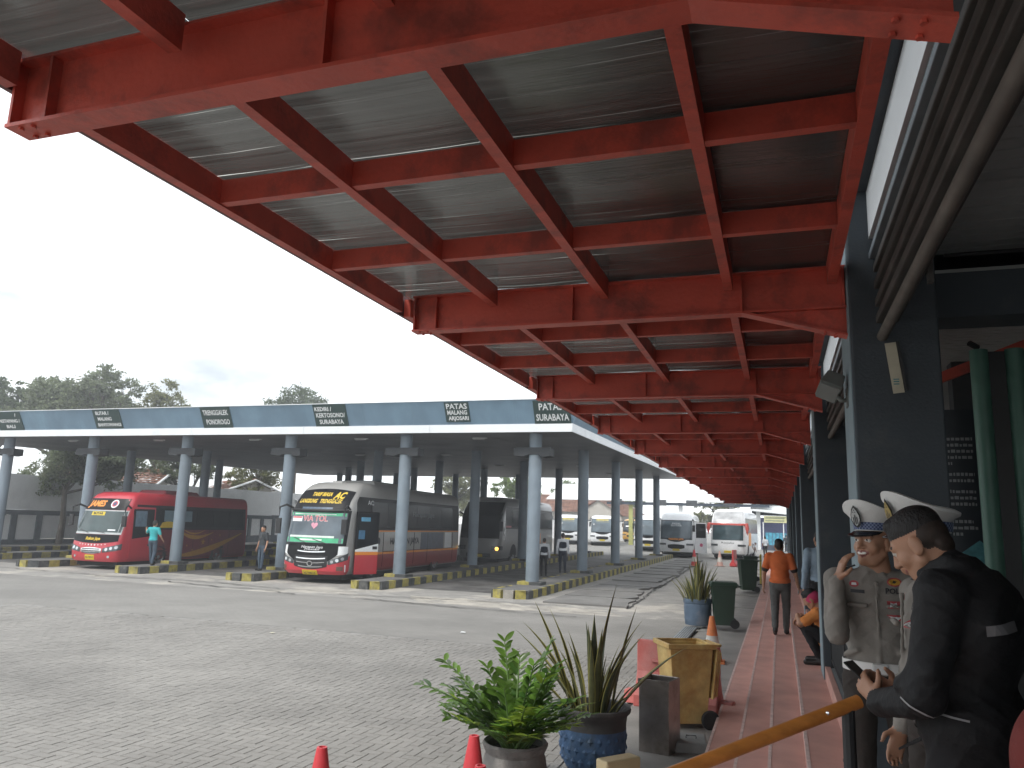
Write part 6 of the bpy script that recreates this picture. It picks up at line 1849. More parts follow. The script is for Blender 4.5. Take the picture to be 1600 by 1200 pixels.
SKIN = mat('brown skin', (.40, .215, .135), .5, var=.08, scale=14, bump=.05, bscale=200)
SKIN.node_tree.nodes['Principled BSDF'].inputs['Subsurface Weight'].default_value = .08
SKIN.node_tree.nodes['Principled BSDF'].inputs['Subsurface Radius'].default_value = (.01, .004, .002)
HAIR = mat('black hair', (.010, .009, .009), .55, var=.4, scale=60, stretch=(1, 1, .25), bump=.6, bscale=160)
PMAT = {
    'fade': mat('faded short hair', (.035, .024, .019), .7, var=.3, scale=50), 'skin': SKIN, 'hair': HAIR, 'lip': mat('lip', (.26, .10, .085), .45, var=.05), 'teeth': mat('teeth', (.70, .68, .62), .35, var=.02), 'eyewhite': mat('eye white', (.60, .57, .53), .3, var=.02),
    'tan': mat('grey brown uniform cloth', (.235, .218, .195), .85, var=.12, scale=10, bump=.35, bscale=26),
    'trouser_brown': mat('dark brown trousers', (.035, .028, .024), .85, var=.15, bump=.3, bscale=20),
    'jacket': mat('black jacket cloth', (.0065, .007, .0085), .75, var=.25, scale=6, bump=.5, bscale=18),
    'black': mat('black trousers', (.012, .012, .014), .8, var=.2, bump=.3, bscale=18), 'shoe': mat('dark shoe', (.02, .018, .017), .5, var=.2),
    'orange': mat('orange shirt cloth', (.62, .145, .04), .85, var=.10, scale=7, bump=.4, bscale=20), 'orange2': mat('light orange shirt cloth', (.70, .25, .06), .85, var=.10, scale=7, bump=.4, bscale=20),
    'grey': mat('washed grey jeans', (.085, .088, .085), .85, var=.2, scale=8, bump=.3, bscale=24), 'jeans': mat('blue jeans', (.045, .07, .10), .85, var=.2, scale=8, bump=.3, bscale=24),
    'teal': mat('teal shirt cloth', (.03, .36, .38), .8, var=.1, bump=.3, bscale=20), 'charcoal': mat('charcoal shirt cloth', (.035, .04, .045), .85, var=.15, bump=.3, bscale=20),
    'paleblue': mat('pale blue shirt cloth', (.27, .36, .44), .85, var=.1, bump=.3, bscale=20), 'white': mat('white shirt cloth', (.62, .64, .67), .85, var=.06, bump=.3, bscale=20),
    'navy': mat('dark navy cloth', (.014, .020, .034), .8, var=.15, bump=.4, bscale=18), 'pink': mat('pink headscarf', (.55, .05, .14), .8, var=.1),
    'belt': mat('white belt', (.68, .68, .66), .5, var=.05), 'dkcuff': mat('dark cuff', (.03, .025, .022), .8),
}
def finish(name, label, parts, loc, rz, group=None, sc=1.0):
    """parts: list of (Body, voxel). All go into one mesh."""
    V, F, M, names = [], [], [], []
    for b, h in parts:
        v, f = b.mesh(h)
        cen = v[f].mean(1)
        T, nm = b.tags(cen)
        loc_ = []
        for q in nm:
            if q not in names: names.append(q)
            loc_.append(names.index(q))
        cloth = np.isin(np.array(nm)[T], ['tan', 'jacket', 'orange', 'orange2', 'grey', 'jeans', 'black', 'trouser_brown', 'navy', 'teal', 'white', 'paleblue', 'charcoal'])
        if cloth.any():
            e1, e2 = v[f[:, 2]] - v[f[:, 0]], v[f[:, 3]] - v[f[:, 1]]
            fn = np.cross(e1, e2); vn = np.zeros_like(v); vm = np.zeros(len(v))
            for k_ in range(4): np.add.at(vn, f[:, k_], fn); np.add.at(vm, f[:, k_], cloth * .25)
            vn /= np.maximum(np.linalg.norm(vn, axis=1), 1e-9)[:, None]
            q1 = np.sin(v @ np.array([19., 9, 33]) + 2.2 * np.sin(v @ np.array([9., -14, 6]))); q2 = np.sin(v @ np.array([-15., 24, 17]) + 2.0 * np.sin(v @ np.array([-8., 7, 15]) + 1))
            dsp = (1 - np.abs(q1)) ** 2 * .0042 - .0012 + (1 - np.abs(q2)) ** 2 * .0034 - .001
            v = v + vn * (dsp * np.minimum(vm, 1))[:, None]
        F.append(f + sum(len(a) for a in V)); V.append(v); M.append(np.array(loc_)[T])
    V = np.concatenate(V) * sc; F = np.concatenate(F); M = np.concatenate(M)
    me = bpy.data.meshes.new(name)
    me.vertices.add(len(V)); me.vertices.foreach_set('co', V.ravel())
    me.loops.add(F.size); me.loops.foreach_set('vertex_index', F.ravel().astype(np.int32))
    me.polygons.add(len(F)); me.polygons.foreach_set('loop_start', (np.arange(len(F)) * 4).astype(np.int32))
    for q in names: me.materials.append(PMAT[q])
    me.update(calc_edges=True)
    me.polygons.foreach_set('material_index', M.astype(np.int32)); me.polygons.foreach_set('use_smooth', [True] * len(F))
    me.validate(); me.update()
    o = bpy.data.objects.new(name, me); COL.objects.link(o)
    o.location = loc; o.rotation_euler = (0, 0, rz)
    tag(o, label, 'person', group)
    return o, V, F

def bvh(V, F): return BVHTree.FromPolygons([tuple(v) for v in V], [tuple(f) for f in F])
def decal(o, tree, name, m, mesh, M, d=.004):
    """flat patch laid onto the cloth: M places patch x,y with z towards the outside"""
    me = mesh; out = []
    R3 = M.to_3x3(); nz3 = (R3 @ Vector((0, 0, 1))).normalized()
    for v in me.vertices:
        p = M @ Vector((v.co.x, v.co.y, 0)); hit = tree.ray_cast(p + nz3 * .08, -nz3, .25)
        q = (hit[0] if hit[0] is not None else p) + nz3 * (d + max(v.co.z, 0))
        out.append(q)
    for v, q in zip(me.vertices, out): v.co = q
    me.update(); me.materials.clear(); me.materials.append(m)
    c = bpy.data.objects.new(name, me); COL.objects.link(c); c.parent = o
    return c
def disc_mesh(poly):
    bm = bmesh.new(); bm.faces.new([bm.verts.new((x, y, 0)) for x, y in poly]); bmesh.ops.triangulate(bm, faces=bm.faces)
    bmesh.ops.subdivide_edges(bm, edges=bm.edges[:], cuts=1, use_grid_fill=True)
    me = bpy.data.meshes.new('patch'); bm.to_mesh(me); bm.free(); return me

def figure(J, top='tan', bottom='black', shoe='shoe', sleeve='short', hair='short', detail=False, belly=0, hand_dirs=None, headR=None, smile=False, hcurl=.5, w=1.0, headc=None, hand_on=True, k=.035):
    """a body from joints (metres, person looks along +y); returns Body for limbs/torso and Body for the head"""
    d = dict(pelvis=(0, 0, .93), chest=(0, .0, 1.22), neck=(0, -.01, 1.43), head=(0, .02, 1.575),
             shL=(-.18, -.01, 1.375), shR=(.18, -.01, 1.375), elL=(-.235, -.03, 1.09), elR=(.235, -.03, 1.09), wrL=(-.25, .05, .84), wrR=(.25, .05, .84),
             hipL=(-.09, 0, .90), hipR=(.09, 0, .90), knL=(-.10, .03, .49), knR=(.10, .03, .49), anL=(-.10, -.02, .085), anR=(.10, -.02, .085), toL=(-.12, .13, .03), toR=(.12, .13, .03))
    d.update(J); d = {q: np.array(v, float) for q, v in d.items()}
    b = Body()
    pe, ch, ne = d['pelvis'], d['chest'], d['neck']
    up = (ne - pe) / np.linalg.norm(ne - pe)
    rt = d['shR'] - d['shL']; rt = rt - up * (rt @ up); rt /= np.linalg.norm(rt); fw = np.cross(up, rt)
    R = np.stack([rt, fw, up], 1)
    b.ell(ch + up * .03, np.array([.165 * w, .112 * w, .20]), top, R, k)
    b.ell(ch + up * .12 - fw * .015, np.array([.170 * w, .095 * w, .10]), top, R, k)
    b.ell((pe * .62 + ch * .38) + up * .02 + fw * (.012 + belly * .4), np.array([.150 * w, .112 * w + belly, .17]), top, R, k)
    b.ell(pe + up * .045, np.array([.162 * w, .125 * w, .075]), top, R, .02)
    b.ell(pe - up * .03, np.array([.155 * w, .118 * w, .11]), bottom, R, k)
    b.cap(d['shL'], d['shR'], .058 * w, .058 * w, top, .04)
    b.cap(ne - up * .05, ne + up * .015, .070, .058, top, .03)
    for S in 'LR':
        sh, el, wr = d['sh' + S], d['el' + S], d['wr' + S]
        if sleeve == 'short':
            m = sh + (el - sh) * .72
            b.cap(sh, m, .066 * w, .060 * w, top, .03); b.cap(m - (el - sh) * .05, el, .043, .039, 'skin', .008); b.cap(el, wr, .040, .027, 'skin', .015)
        else:
            b.cap(sh, el, .066 * w, .054 * w, top, .03); b.cap(el, wr, .052 * w, .040 * w, top, .02)
        hd = (hand_dirs or {}).get(S)
        if hand_on:
            if hd is None:
                dirv = wr - el; hd = (dirv / np.linalg.norm(dirv), -rt * (1 if S == 'R' else -1), fw)
            b.cap(wr - hd[0] * .02 if False else wr, wr + np.array(hd[0]) * .02, .027, .025, 'skin', .01)
            hand(b, wr + np.array(hd[0]) * .012, hd[0], hd[1], hd[2], 1.0, hcurl)
        hi, kn, an, to = d['hip' + S], d['kn' + S], d['an' + S], d['to' + S]
        b.cap(hi, kn, .088 * w, .064 * w, bottom, .03); b.cap(kn, an + (kn - an) * .08, .064 * w, .050 * w, bottom, .02)
        b.cap(an - np.array([0, 0, .03]), an, .04, .036, shoe, .01)
        b.cap(an + np.array([0, 0, -.045]), to, .042, .036, shoe, .02)
    hb = Body()
    hR = headR if headR is not None else R
    head(hb, d['head'], hR, 1.0, hair, smile, True, detail)
    return b, hb, d, R

# ---- man in the black jacket, head bowed over his phone -------------------------------------------------
YW = math.radians(62)
hR = rotm('X', -32)
hands = {'L': (np.array([.42, .75, .50]), np.array([.8, -.2, -.2]), np.array([0, -.3, .9])), 'R': (np.array([-.42, .75, .50]), np.array([-.8, -.2, -.2]), np.array([0, -.3, .9]))}
b, hb, d, R = figure(dict(head=(0, .115, 1.465), neck=(0, .02, 1.385), chest=(0, -.02, 1.16), pelvis=(0, -.03, .88), shL=(-.205, -.01, 1.315), shR=(.205, -.01, 1.315),
                          elL=(-.275, .03, 1.0), elR=(.275, .03, 1.0), wrL=(-.085, .245, .915), wrR=(.085, .245, .915)),
                     'jacket', 'black', sleeve='long', hair='short', detail=True, headR=hR, w=1.13, hand_dirs=hands, hcurl=.75)
b.ell((0, -.085, 1.20), (.195, .11, .19), 'jacket', None, .05)
b.cap(d['neck'] + [-.05, -.05, .00], d['neck'] + [.05, -.05, .0], .045, .045, 'jacket', .03)
b.cap(d['neck'] + [-.075, -.02, .03], d['neck'] + [-.05, .07, -.02], .026, .022, 'jacket', .02)
b.cap(d['neck'] + [.075, -.02, .03], d['neck'] + [.05, .07, -.02], .026, .022, 'jacket', .02)
b.ell((0, -.02, .90), (.215, .165, .13), 'jacket', None, .04)
for S in (-1, 1):     # cloth rolls at the elbow and the hem
    b.cap((S * .30, .0, 1.08), (S * .27, .10, 1.03), .030, .024, 'jacket', .03); b.cap((S * .26, .08, .955), (S * .20, .16, .93), .028, .024, 'jacket', .03)
b.cap((-.15, -.14, 1.22), (.12, -.15, 1.10), .020, .016, 'jacket', .04)
JL = (.57, 3.06, .715)
o, V, F = finish('person', 'man in a black jacket with bowed head looking at the phone in his hands', [(b, .0075), (hb, .0042)], JL, YW, sc=1.0)
T = bvh(V, F)
STRIP = mat('grey reflective strip', (.16, .16, .165), .45, var=.15)
PIPING = mat('pale piping', (.32, .32, .33), .6)
def strip(o, T, pts, w, m, name, fromv):
    """narrow band laid onto the cloth along pts, cast from direction fromv"""
    f = Vector(fromv).normalized(); P = [Vector(p) for p in pts]; vs, fs = [], []
    Q = []
    for a, c in zip(P[:-1], P[1:]):
        for k in range(6): Q.append(a.lerp(c, k / 6))
    Q.append(P[-1])
    for i, p in enumerate(Q):
        t = (Q[min(i + 1, len(Q) - 1)] - Q[max(i - 1, 0)]).normalized(); e = t.cross(f).normalized() * w / 2
        for q in (p - e, p + e):
            hit = T.ray_cast(q + f * .3, -f, .8); vs.append((hit[0] if hit[0] is not None else q) + f * .011)
    for i in range(len(Q) - 1): fs.append((2 * i, 2 * i + 1, 2 * i + 3, 2 * i + 2))
    mb = MB(); mb.add(vs, fs); return mb.build(name, m, o, fix=False)
strip(o, T, [(-.20, -.16, 1.21), (-.10, -.18, 1.225)], .032, STRIP, 'reflective_strip', (-.35, -1, .1))
strip(o, T, [(.0, -.18, 1.235), (.11, -.18, 1.235)], .032, STRIP, 'reflective_strip', (.0, -1, .1))
strip(o, T, [(-.28, .10, .99), (-.30, .0, .945), (-.28, -.09, .935)], .006, PIPING, 'piping', (-1, -.25, .0))
strip(o, T, [(-.24, .11, .90), (-.25, .13, .86), (-.25, .12, .82)], .006, PIPING, 'piping', (-1, .0, .0))
ph = MB(); ph.box(-.037, .037, -.004, .004, -.075, .075); 
ph = ph.build('phone', BLACK, None, bevel=.006); tag(ph, 'black phone held in the hands of the man in the black jacket', 'phone')
ph.matrix_world = Matrix.Translation(JL) @ Matrix.Rotation(YW, 4, 'Z') @ Matrix.Translation((0, .335, .98)) @ Matrix.Rotation(math.radians(-50), 4, 'X')

# ---- traffic officers -------------------------------------------------------------------------------------
CAPW = mat('white cap cloth', (.66, .67, .65), .75, var=.05, scale=8, bump=.15, bscale=40)
CHK = mat('blue chequer band', (.035, .06, .16), .6)
GOLD = mat('gold braid', (.45, .34, .12), .4, metal=.3)
SILV = mat('silver badge', (.50, .52, .52), .35, metal=.5)
RDP = mat('crimson patch', (.42, .06, .07), .7)
YLP = mat('yellow patch', (.60, .34, .05), .7)
def peaked_cap(parent, c, R, s=1.0, gold=False):
    """cap as parts of the officer; R columns = right, forward, up of the head"""
    M = Matrix(((R[0][0], R[0][1], R[0][2], c[0]), (R[1][0], R[1][1], R[1][2], c[1]), (R[2][0], R[2][1], R[2][2], c[2]), (0, 0, 0, 1)))
    n = 36
    def ring(rx, ry, z, dy=0, tilt=0, up=0):
        out = []
        for k in range(n):
            a = 2 * PI * k / n; x, y = rx * math.sin(a), ry * math.cos(a)
            out.append((x * s, (y + dy) * s, (z + tilt * y / ry + up * max(0, y / ry) ** 2) * s))
        return out
    mb = MB(); rs = [ring(.083, .101, .052, -.010), ring(.085, .103, .095, -.008), ring(.112, .125, .118, .0, .008, .022), ring(.132, .142, .132, .002, .014, .040), ring(.134, .144, .143, .002, .014, .044), ring(.118, .126, .150, .0, .012, .040), ring(.06, .064, .152, 0, .006, .018), ring(.001, .001, .152, 0, 0, .012)]
    for r_ in rs: mb.v += r_
    for j in range(len(rs) - 1):
        for k in range(n):
            k2 = (k + 1) % n; mb.f.append((j * n + k, j * n + k2, (j + 1) * n + k2, (j + 1) * n + k)); mb.m.append(0)
    mb.v = [tuple(M @ Vector(p)) for p in mb.v]; cap = mb.build('peaked_cap', CAPW, parent, smooth=True)
    mb = MB(); rr = [ring(.0865, .1045, .056, -.010), ring(.0885, .1065, .093, -.008)]
    sq = []
    for j in range(4):
        z = .058 + j * .0085
        for k in range(n * 2):
            if (k + j) % 2: continue
            a0, a1 = 2 * PI * k / (2 * n), 2 * PI * (k + 1) / (2 * n); q = .0872 + .0006 * j
            sq.append([(q * math.sin(a0), (q + .018) * math.cos(a0) - .010, z), (q * math.sin(a1), (q + .018) * math.cos(a1) - .010, z), (q * math.sin(a1), (q + .018) * math.cos(a1) - .010, z + .0085), (q * math.sin(a0), (q + .018) * math.cos(a0) - .010, z + .0085)])
    band = MB()
    for j in range(1):
        band.v = rr[0] + rr[1]; band.f = [(k, (k + 1) % n, n + (k + 1) % n, n + k) for k in range(n)]; band.m = [0] * n
    band.v = [tuple(M @ Vector(p)) for p in band.v]; bd = band.build('chequer_band', CHK, cap, smooth=True)
    ck = MB()
    for q in sq: ck.add([M @ Vector((p[0] * 1.012 * s, p[1] * 1.012 * s, p[2] * s)) for p in q], [(0, 1, 2, 3)])
    ck.build('chequer', mat('pale blue chequer', (.22, .27, .42), .6), cap, fix=False)
    # peak
    mb = MB(); V_ = []; m_ = 14
    for j in range(5):
        f = j / 4
        for k in range(m_ + 1):
            a = -1.15 + 2.3 * k / m_
            x, y = .085 * math.sin(a), .102 * math.cos(a) - .010
            ex = f * .058 * math.cos(a * .9) ** .8
            V_.append((x * (1 + f * .06), y + ex, .054 - f * .030 * math.cos(a) - .004))
    for j in range(4):
        for k in range(m_): mb.f.append((j * (m_ + 1) + k, j * (m_ + 1) + k + 1, (j + 1) * (m_ + 1) + k + 1, (j + 1) * (m_ + 1) + k)); mb.m.append(0)
    mb.v = [tuple(M @ Vector((p[0] * s, p[1] * s, p[2] * s))) for p in V_]
    pk = mb.build('peak', mat('gloss black peak', (.012, .012, .013), .25), cap, smooth=True, fix=False)
    so = pk.modifiers.new('thick', 'SOLIDIFY'); so.thickness = .004
    # badge: pointed oval shield, black ground with silver figure
    def lay(poly, d, m, nm):
        k = MB(); k.add([M @ Vector((x * s, (.118 + d + .30 * (z - .09) - 2.2 * x * x) * s, z * s)) for x, z in poly], [tuple(range(len(poly)))]); return k.build(nm, m, cap, fix=False)
    shield = [(0, .172), (.016, .152), (.027, .125), (.028, .098), (.018, .075), (0, .062), (-.018, .075), (-.028, .098), (-.027, .125), (-.016, .152)]
    lay(shield, .004, mat('badge black', (.02, .02, .022), .5), 'badge')
    inn = [(x * .78, .112 + (z - .112) * .80) for x, z in shield]
    lay(inn, .007, GOLD if gold else SILV, 'badge_ground')
    for dx in (-.010, 0, .010):
        lay([(dx - .0022, .080), (dx + .0022, .080), (dx + .0022, .125 - abs(dx) * 1.2), (dx - .0022, .125 - abs(dx) * 1.2)], .009, MATS['badge black'], 'badge_line')
    for dx, z in ((-.006, .138), (.006, .138), (0, .147)):
        lay([(dx - .003, z - .003), (dx + .003, z - .003), (dx, z + .004)], .009, MATS['badge black'], 'badge_star')
    return cap

def officer(label, loc, rz, headyaw, raised, smile, gold, vox=.0075):
    hR = rotm('Z', headyaw) @ rotm('X', 2)
    J = dict(head=(0, .03, 1.575), neck=(0, -.012, 1.425))
    hd = None
    if raised:      # right hand up beside the cheek, elbow low and out
        J.update(elR=(.185, .165, 1.125), wrR=(.178, .175, 1.37))
        fd = np.array([-.30, .0, .95]); hd = {'R': (fd / np.linalg.norm(fd), np.array([-.9, -.1, 0]), np.array([-.35, .8, .2]))}
    b, hb, d, R = figure(J, 'tan', 'trouser_brown', sleeve='long', hair='cap', detail=True, headR=hR, smile=smile, hand_dirs=hd, hcurl=.42, w=.96, belly=.012)
    # collar, pocket flaps and cloth folds
    n_ = d['neck']
    for sg in (-1, 1):
        b.cap(n_ + [sg * .055, -.02, .035], n_ + [sg * .035, .065, -.01], .016, .014, 'tan', .012); b.cap(n_ + [sg * .035, .065, -.01], n_ + [sg * .065, .085, -.05], .012, .008, 'tan', .01)
        b.cap((sg * .05, .125, 1.265), (sg * .125, .112, 1.265), .012, .012, 'tan', .012)
        b.cap((sg * .15, .06, 1.02), (sg * .10, .12, 1.05), .014, .010, 'tan', .03)
    b.cap((0, .118, 1.38), (0, .135, 1.0), .008, .008, 'tan', .012)
    if raised:
        b.cap((.20, .12, 1.15), (.20, .06, 1.24), .040, .036, 'tan', .04)
        b.cap((.179, .174, 1.350), (.178, .175, 1.361), .034, .034, 'dkcuff', .006)
    o, V, F = finish('person', label, [(b, vox), (hb, .0040)], loc, rz)
    T = bvh(V, F)
    def face(x, z, rx=0): return Matrix(((-1, 0, 0, x), (0, 0, 1, .15), (0, 1, 0, z), (0, 0, 0, 1)))
    # x is the wearer's right; seen from the front it is mirrored by face()
    def patch(x, z, poly, m, nm, d_=.004): return decal(o, T, nm, m, disc_mesh(poly), face(x, z), d_)
    oval = lambda a, c: [(a * math.cos(t), c * math.sin(t)) for t in np.linspace(0, 2 * PI, 19)[:-1]]
    L_ = -.085
    patch(L_, 1.382, oval(.034, .021), RDP, 'unit_patch'); patch(L_, 1.382, oval(.027, .015), YLP, 'unit_patch', .006); patch(L_, 1.382, [(-.010, -.004), (.002, -.006), (.012, .004), (-.004, .008)], MATS['dark print'], 'unit_emblem', .008)
    me, v = text_mesh('POLRI', .036, extrude=.0, bold=.001); decal(o, T, 'lettering', MATS['dark print'], me, face(L_ - .004, 1.338), .006)
    patch(L_ + .01, 1.275, [(-.028, -.016), (.028, -.016), (.030, .016), (-.030, .016)], RDP, 'ribbon_patch'); patch(L_ + .01, 1.275, [(-.018, -.010), (0, -.002), (.018, -.010), (.014, .010), (0, .004), (-.014, .010)], SIGNWHITE, 'ribbon_emblem', .006)
    patch(L_, 1.212, [(0, -.022), (.012, -.018), (.045, .014), (-.045, .014), (-.012, -.018)], RDP, 'wing_patch'); patch(L_, 1.212, [(0, -.015), (.008, -.010), (.038, .010), (.010, .004), (0, .006), (-.010, .004), (-.038, .010), (-.008, -.010)], SIGNWHITE, 'wing_emblem', .006)
    patch(.085, 1.330, [(-.032, -.008), (.032, -.008), (.032, .008), (-.032, .008)], MATS['dark print'], 'name_tag')
    patch(.10, 1.365, oval(.022, .016), RDP, 'unit_patch'); patch(.10, 1.365, [(-.012, -.006), (0, .004), (.012, -.006), (.010, .006), (-.010, .006)], SIGNWHITE, 'unit_emblem', .006)
    # shoulder marks and buckle
    for sg in (-1, 1):
        mb = MB(); mb.box(-.05, .05, -.022, .022, -.004, .004, M=Matrix.Translation((sg * .135, .0, 1.438)) @ Matrix.Rotation(sg * .35, 4, 'Y')); ep = mb.build('shoulder_mark', MATS['dark print'], o, bevel=.003)
        mb = MB(); mb.box(-.012, .018, -.012, .012, .0045, .0065, M=Matrix.Translation((sg * .135, .0, 1.438)) @ Matrix.Rotation(sg * .35, 4, 'Y')); mb.build('rank_bar', SILV, ep)
    mb = MB(); mb.lathe([(.166, -.026), (.170, -.024), (.170, .024), (.166, .026)], 40, (0, .008, .972), 0, 1, .815); be = mb.build('belt', PMAT['belt'], o, smooth=True)
    mb = MB(); mb.box(-.035, .035, .142, .154, .948, .996); mb.build('buckle', SILV, be, bevel=.004)
    # white lanyard
    mb = MB(); P = []
    for q in np.linspace(0, 1, 9):
        p = Vector((-.155 + .03 * q, .10, 1.40 - .20 * q)); hit = T.ray_cast(p + Vector((0, .1, 0)), Vector((0, -1, 0)), .3); P.append((hit[0] if hit[0] is not None else p) + Vector((0, .005, 0)))
    mb.tube(P, .006, 6); mb.build('lanyard', SIGNWHITE, o, smooth=True)
    peaked_cap(o, d['head'], hR, 1.02, gold)
    return o
officer('smiling traffic officer in white peaked cap holding his right hand to his cheek', (.45, 4.42, .60), math.radians(176), -38, True, True, False)
officer('second traffic officer in white cap, half hidden by the man in the black jacket', (.565, 3.52, .60), math.radians(103), 8, False, False, True, .009)

# ---- person cut by the right edge, with a red backpack --------------------------------------------------------
b, hb, d, R = figure({}, 'navy', 'black', sleeve='long', w=1.2)
finish('person', 'person in a dark navy jacket cut off by the right edge of the photo', [(b, .011), (hb, .009)], (.84, 2.55, .735), math.radians(95), sc=.97)
t = thing('red_backpack', 'dull red backpack at the bottom right edge beside the black jacket', 'backpack', (.63, 2.25, 1.57), math.radians(20))
mb = MB(); mb.v = []; 
RB = mat('red bag cloth', (.17, .02, .015), .75, var=.15, bump=.3, bscale=30)
bb = Body(); bb.ell((0, 0, .12), (.135, .10, .16), 'r'); bb.ell((0, 0, -.08), (.15, .11, .2), 'r', None, .06)
v, f = bb.mesh(.012); mb = MB(); mb.v = [tuple(p) for p in v]; mb.f = [tuple(q) for q in f]; mb.m = [0] * len(f); mb.build('bag', RB, t, smooth=True)
mb = MB(); mb.tube([(-.06, .02, .27), (-.02, .02, .31), (.05, .02, .27)], .012, 8); mb.build('carry_loop', BLACK, t, smooth=True)
mb = MB(); mb.tube([(-.10, -.09, .05), (.0, -.115, .06), (.10, -.09, .05)], .006, 6); mb.build('zip', BLACK, t)

# ---- man in orange walking away --------------------------------------------------------------------------------
b, hb, d, R = figure(dict(pelvis=(0, 0, .90), hipL=(-.09, 0, .88), hipR=(.09, 0, .88), knL=(-.10, .02, .47), knR=(.09, .14, .50), anL=(-.09, -.20, .13), anR=(.08, .10, .085), toL=(-.10, -.10, .03), toR=(.09, .25, .03), elL=(-.27, -.02, 1.09), elR=(.27, .0, 1.09), wrL=(-.29, .03, .86), wrR=(.31, .07, .86)),
                     'orange', 'grey', sleeve='short', w=1.12, belly=.03)
b.ell((0, -.0, .955), (.19, .15, .07), 'orange', None, .02)
for S in 'LR':
    m = d['sh' + S] + (d['el' + S] - d['sh' + S]) * .74
    b.cap(m, m + (d['el' + S] - d['sh' + S]) * .03, .0665, .0665, 'dkcuff', .004)
b.cap(d['neck'] + [-.05, -.02, .01], d['neck'] + [.05, -.02, .01], .045, .045, 'orange', .02)
finish('person', 'man in an orange polo shirt and grey jeans walking away along the pink steps', [(b, .011), (hb, .008)], (-.03, 15.1, .437), math.radians(-4), sc=.985)

# ---- crouching person in orange ----------------------------------------------------------------------------------
b, hb, d, R = figure(dict(pelvis=(0, -.22, .24), chest=(0, -.05, .48), neck=(0, .06, .66), head=(0, .12, .80), shL=(-.17, .04, .62), shR=(.17, .04, .62),
                          elL=(-.21, .24, .50), elR=(.21, .24, .50), wrL=(-.17, .27, .60), wrR=(.17, .26, .57), hipL=(-.10, -.18, .24), hipR=(.10, -.18, .24), knL=(-.15, .22, .50), knR=(.15, .22, .50),
                          anL=(-.12, .02, .085), anR=(.12, .02, .085), toL=(-.14, .19, .03), toR=(.14, .19, .03)), 'orange2', 'black', sleeve='short', hair='short', hcurl=.9, hand_dirs={'L': (np.array([.2, .5, -.85]), np.array([0, -.8, -.4]), np.array([1, 0, 0.])), 'R': (np.array([-.2, .5, -.85]), np.array([0, -.8, -.4]), np.array([-1, 0, 0.]))})
for p in hb.p[:]: pass
b.ell((0, -.27, .24), (.19, .12, .20), 'orange2', None, .04)
b.ell((0, -.05, .30), (.17, .10, .16), 'orange2', None, .04)
hb.ell((0, .10, .82), (.088, .10, .098), 'pink', None, .01)
b.cap((-.18, -.10, .62), (-.16, -.25, .30), .012, .012, 'black', .004)
finish('person', 'person in light orange crouching beside the dark column, arm on knee', [(b, .011), (hb, .009)], (.47, 11.05, .582), math.radians(84), sc=1.0)

# ---- others further off --------------------------------------------------------------------------------------------
b, hb, d, R = figure({}, 'paleblue', 'black', sleeve='long')
finish('person', 'person in a pale blue shirt half hidden by the dark column', [(b, .014), (hb, .011)], (.58, 13.2, .56), math.radians(10), sc=1.0)
b, hb, d, R = figure(dict(elL=(-.34, .08, 1.22), wrL=(-.46, .22, 1.34), elR=(.30, -.02, 1.12), wrR=(.33, .10, .98), knL=(-.10, .10, .52), anL=(-.10, .16, .14), toL=(-.11, .29, .08), anR=(.1, -.10, .085), toR=(.12, .04, .03)), 'teal', 'jeans', sleeve='short', w=1.05)
finish('person', 'man in a bright teal shirt reaching out towards the red bus', [(b, .016), (hb, .013)], (-23.72, 25.0, top(25) + .0), math.radians(12), sc=1.03)
b, hb, d, R = figure(dict(anL=(-.12, .08, .085), toL=(-.14, .22, .03)), 'charcoal', 'jeans', sleeve='short')
b.cap((-.14, .11, 1.40), (.14, .125, 1.10), .014, .014, 'grey', .004)
finish('person', 'man in charcoal shirt and jeans standing left of the large coach', [(b, .016), (hb, .013)], (-18.95, 25.6, top(25.6)), math.radians(165), sc=1.0)
b, hb, d, R = figure({}, 'white', 'black', sleeve='long')
b.ell((.0, -.01, 1.2), (.172, .120, .235), 'navy', None, .02)
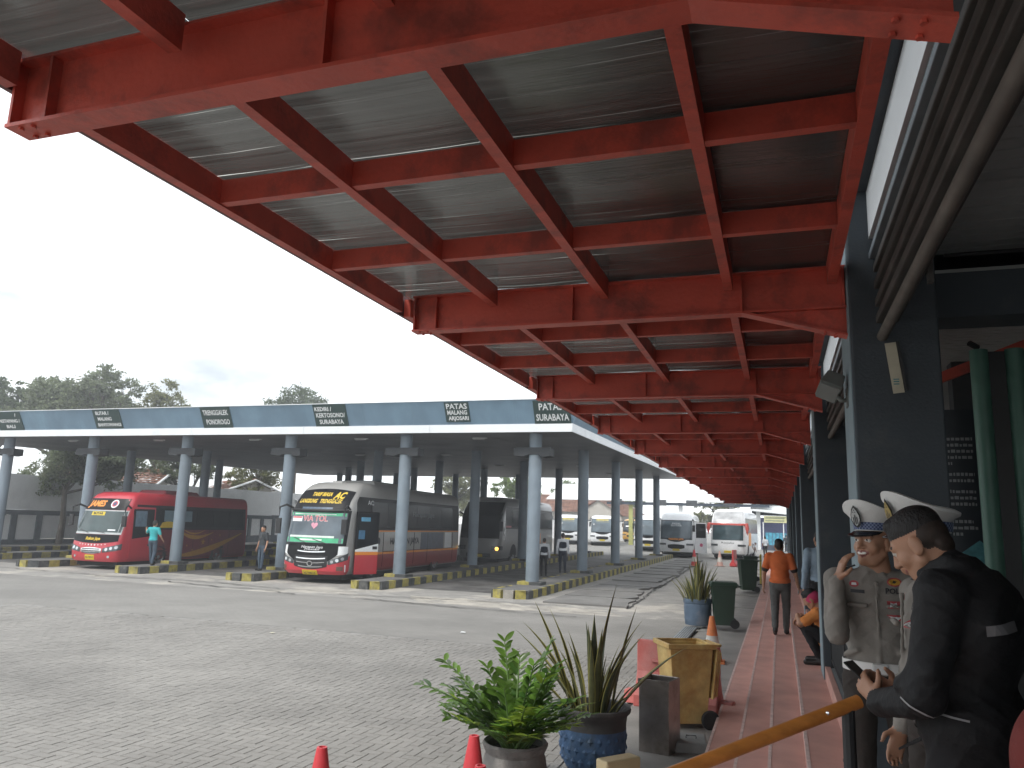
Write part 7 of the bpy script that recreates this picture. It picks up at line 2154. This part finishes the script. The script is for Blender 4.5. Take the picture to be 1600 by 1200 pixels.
finish('person', 'person in white shirt and dark vest partly behind the front right bay column', [(b, .016), (hb, .013)], (-10.15, 34.2, gz(34) + .0), math.radians(20), sc=1.0)
b, hb, d, R = figure({}, 'white', 'navy', sleeve='long')
b.ell((.0, -.01, 1.2), (.172, .120, .235), 'navy', None, .02)
bm_, v_ = text_mesh('STAFF', .1)
bpy.data.meshes.remove(bm_)
finish('person', 'person in navy vest with white back patch leaning by the second bay column', [(b, .016), (hb, .013)], (-8.95, 33.0, top(33)), math.radians(15), sc=1.0)
b, hb, d, R = figure(dict(pelvis=(0, -.12, .92), chest=(0, .12, 1.06), neck=(0, .34, 1.12), head=(0, .46, 1.08), shL=(-.18, .28, 1.08), shR=(.18, .28, 1.08), elL=(-.2, .36, .82), elR=(.2, .36, .82), wrL=(-.16, .44, .6), wrR=(.16, .44, .6)), 'white', 'navy', sleeve='short')
finish('person', 'person in white shirt bending down beside the tall white coach', [(b, .02), (hb, .016)], (-2.35, 66, gz(66)), math.radians(-60), sc=1.0)
b, hb, d, R = figure({}, 'white', 'black', sleeve='short')
finish('person', 'person in pale shirt standing right of the bending person', [(b, .02), (hb, .016)], (-1.2, 68, gz(68)), math.radians(30), sc=1.0)
b, hb, d, R = figure({}, 'charcoal', 'black', sleeve='long')
finish('person', 'dark clothed person in front of the kiosk at the far end', [(b, .022), (hb, .018)], (.55, 84, gz(84)), math.radians(0), sc=1.0)

# ================================================================ haze volume added in place of lens veiling glare
hz = MB(); hz.box(-140, 60, -30, 175, -1.3, 24)
hm = bpy.data.materials.new('lens veil'); hm.use_nodes = True
t_ = hm.node_tree; t_.nodes.clear()
o_ = t_.nodes.new('ShaderNodeOutputMaterial'); v_ = t_.nodes.new('ShaderNodeVolumePrincipled')
v_.inputs['Color'].default_value = (.93, .96, 1, 1); v_.inputs['Density'].default_value = .0022; v_.inputs['Anisotropy'].default_value = .3
t_.links.new(v_.outputs['Volume'], o_.inputs['Volume'])
tag(hz.build('lens_veil_volume', hm), kind='stuff')
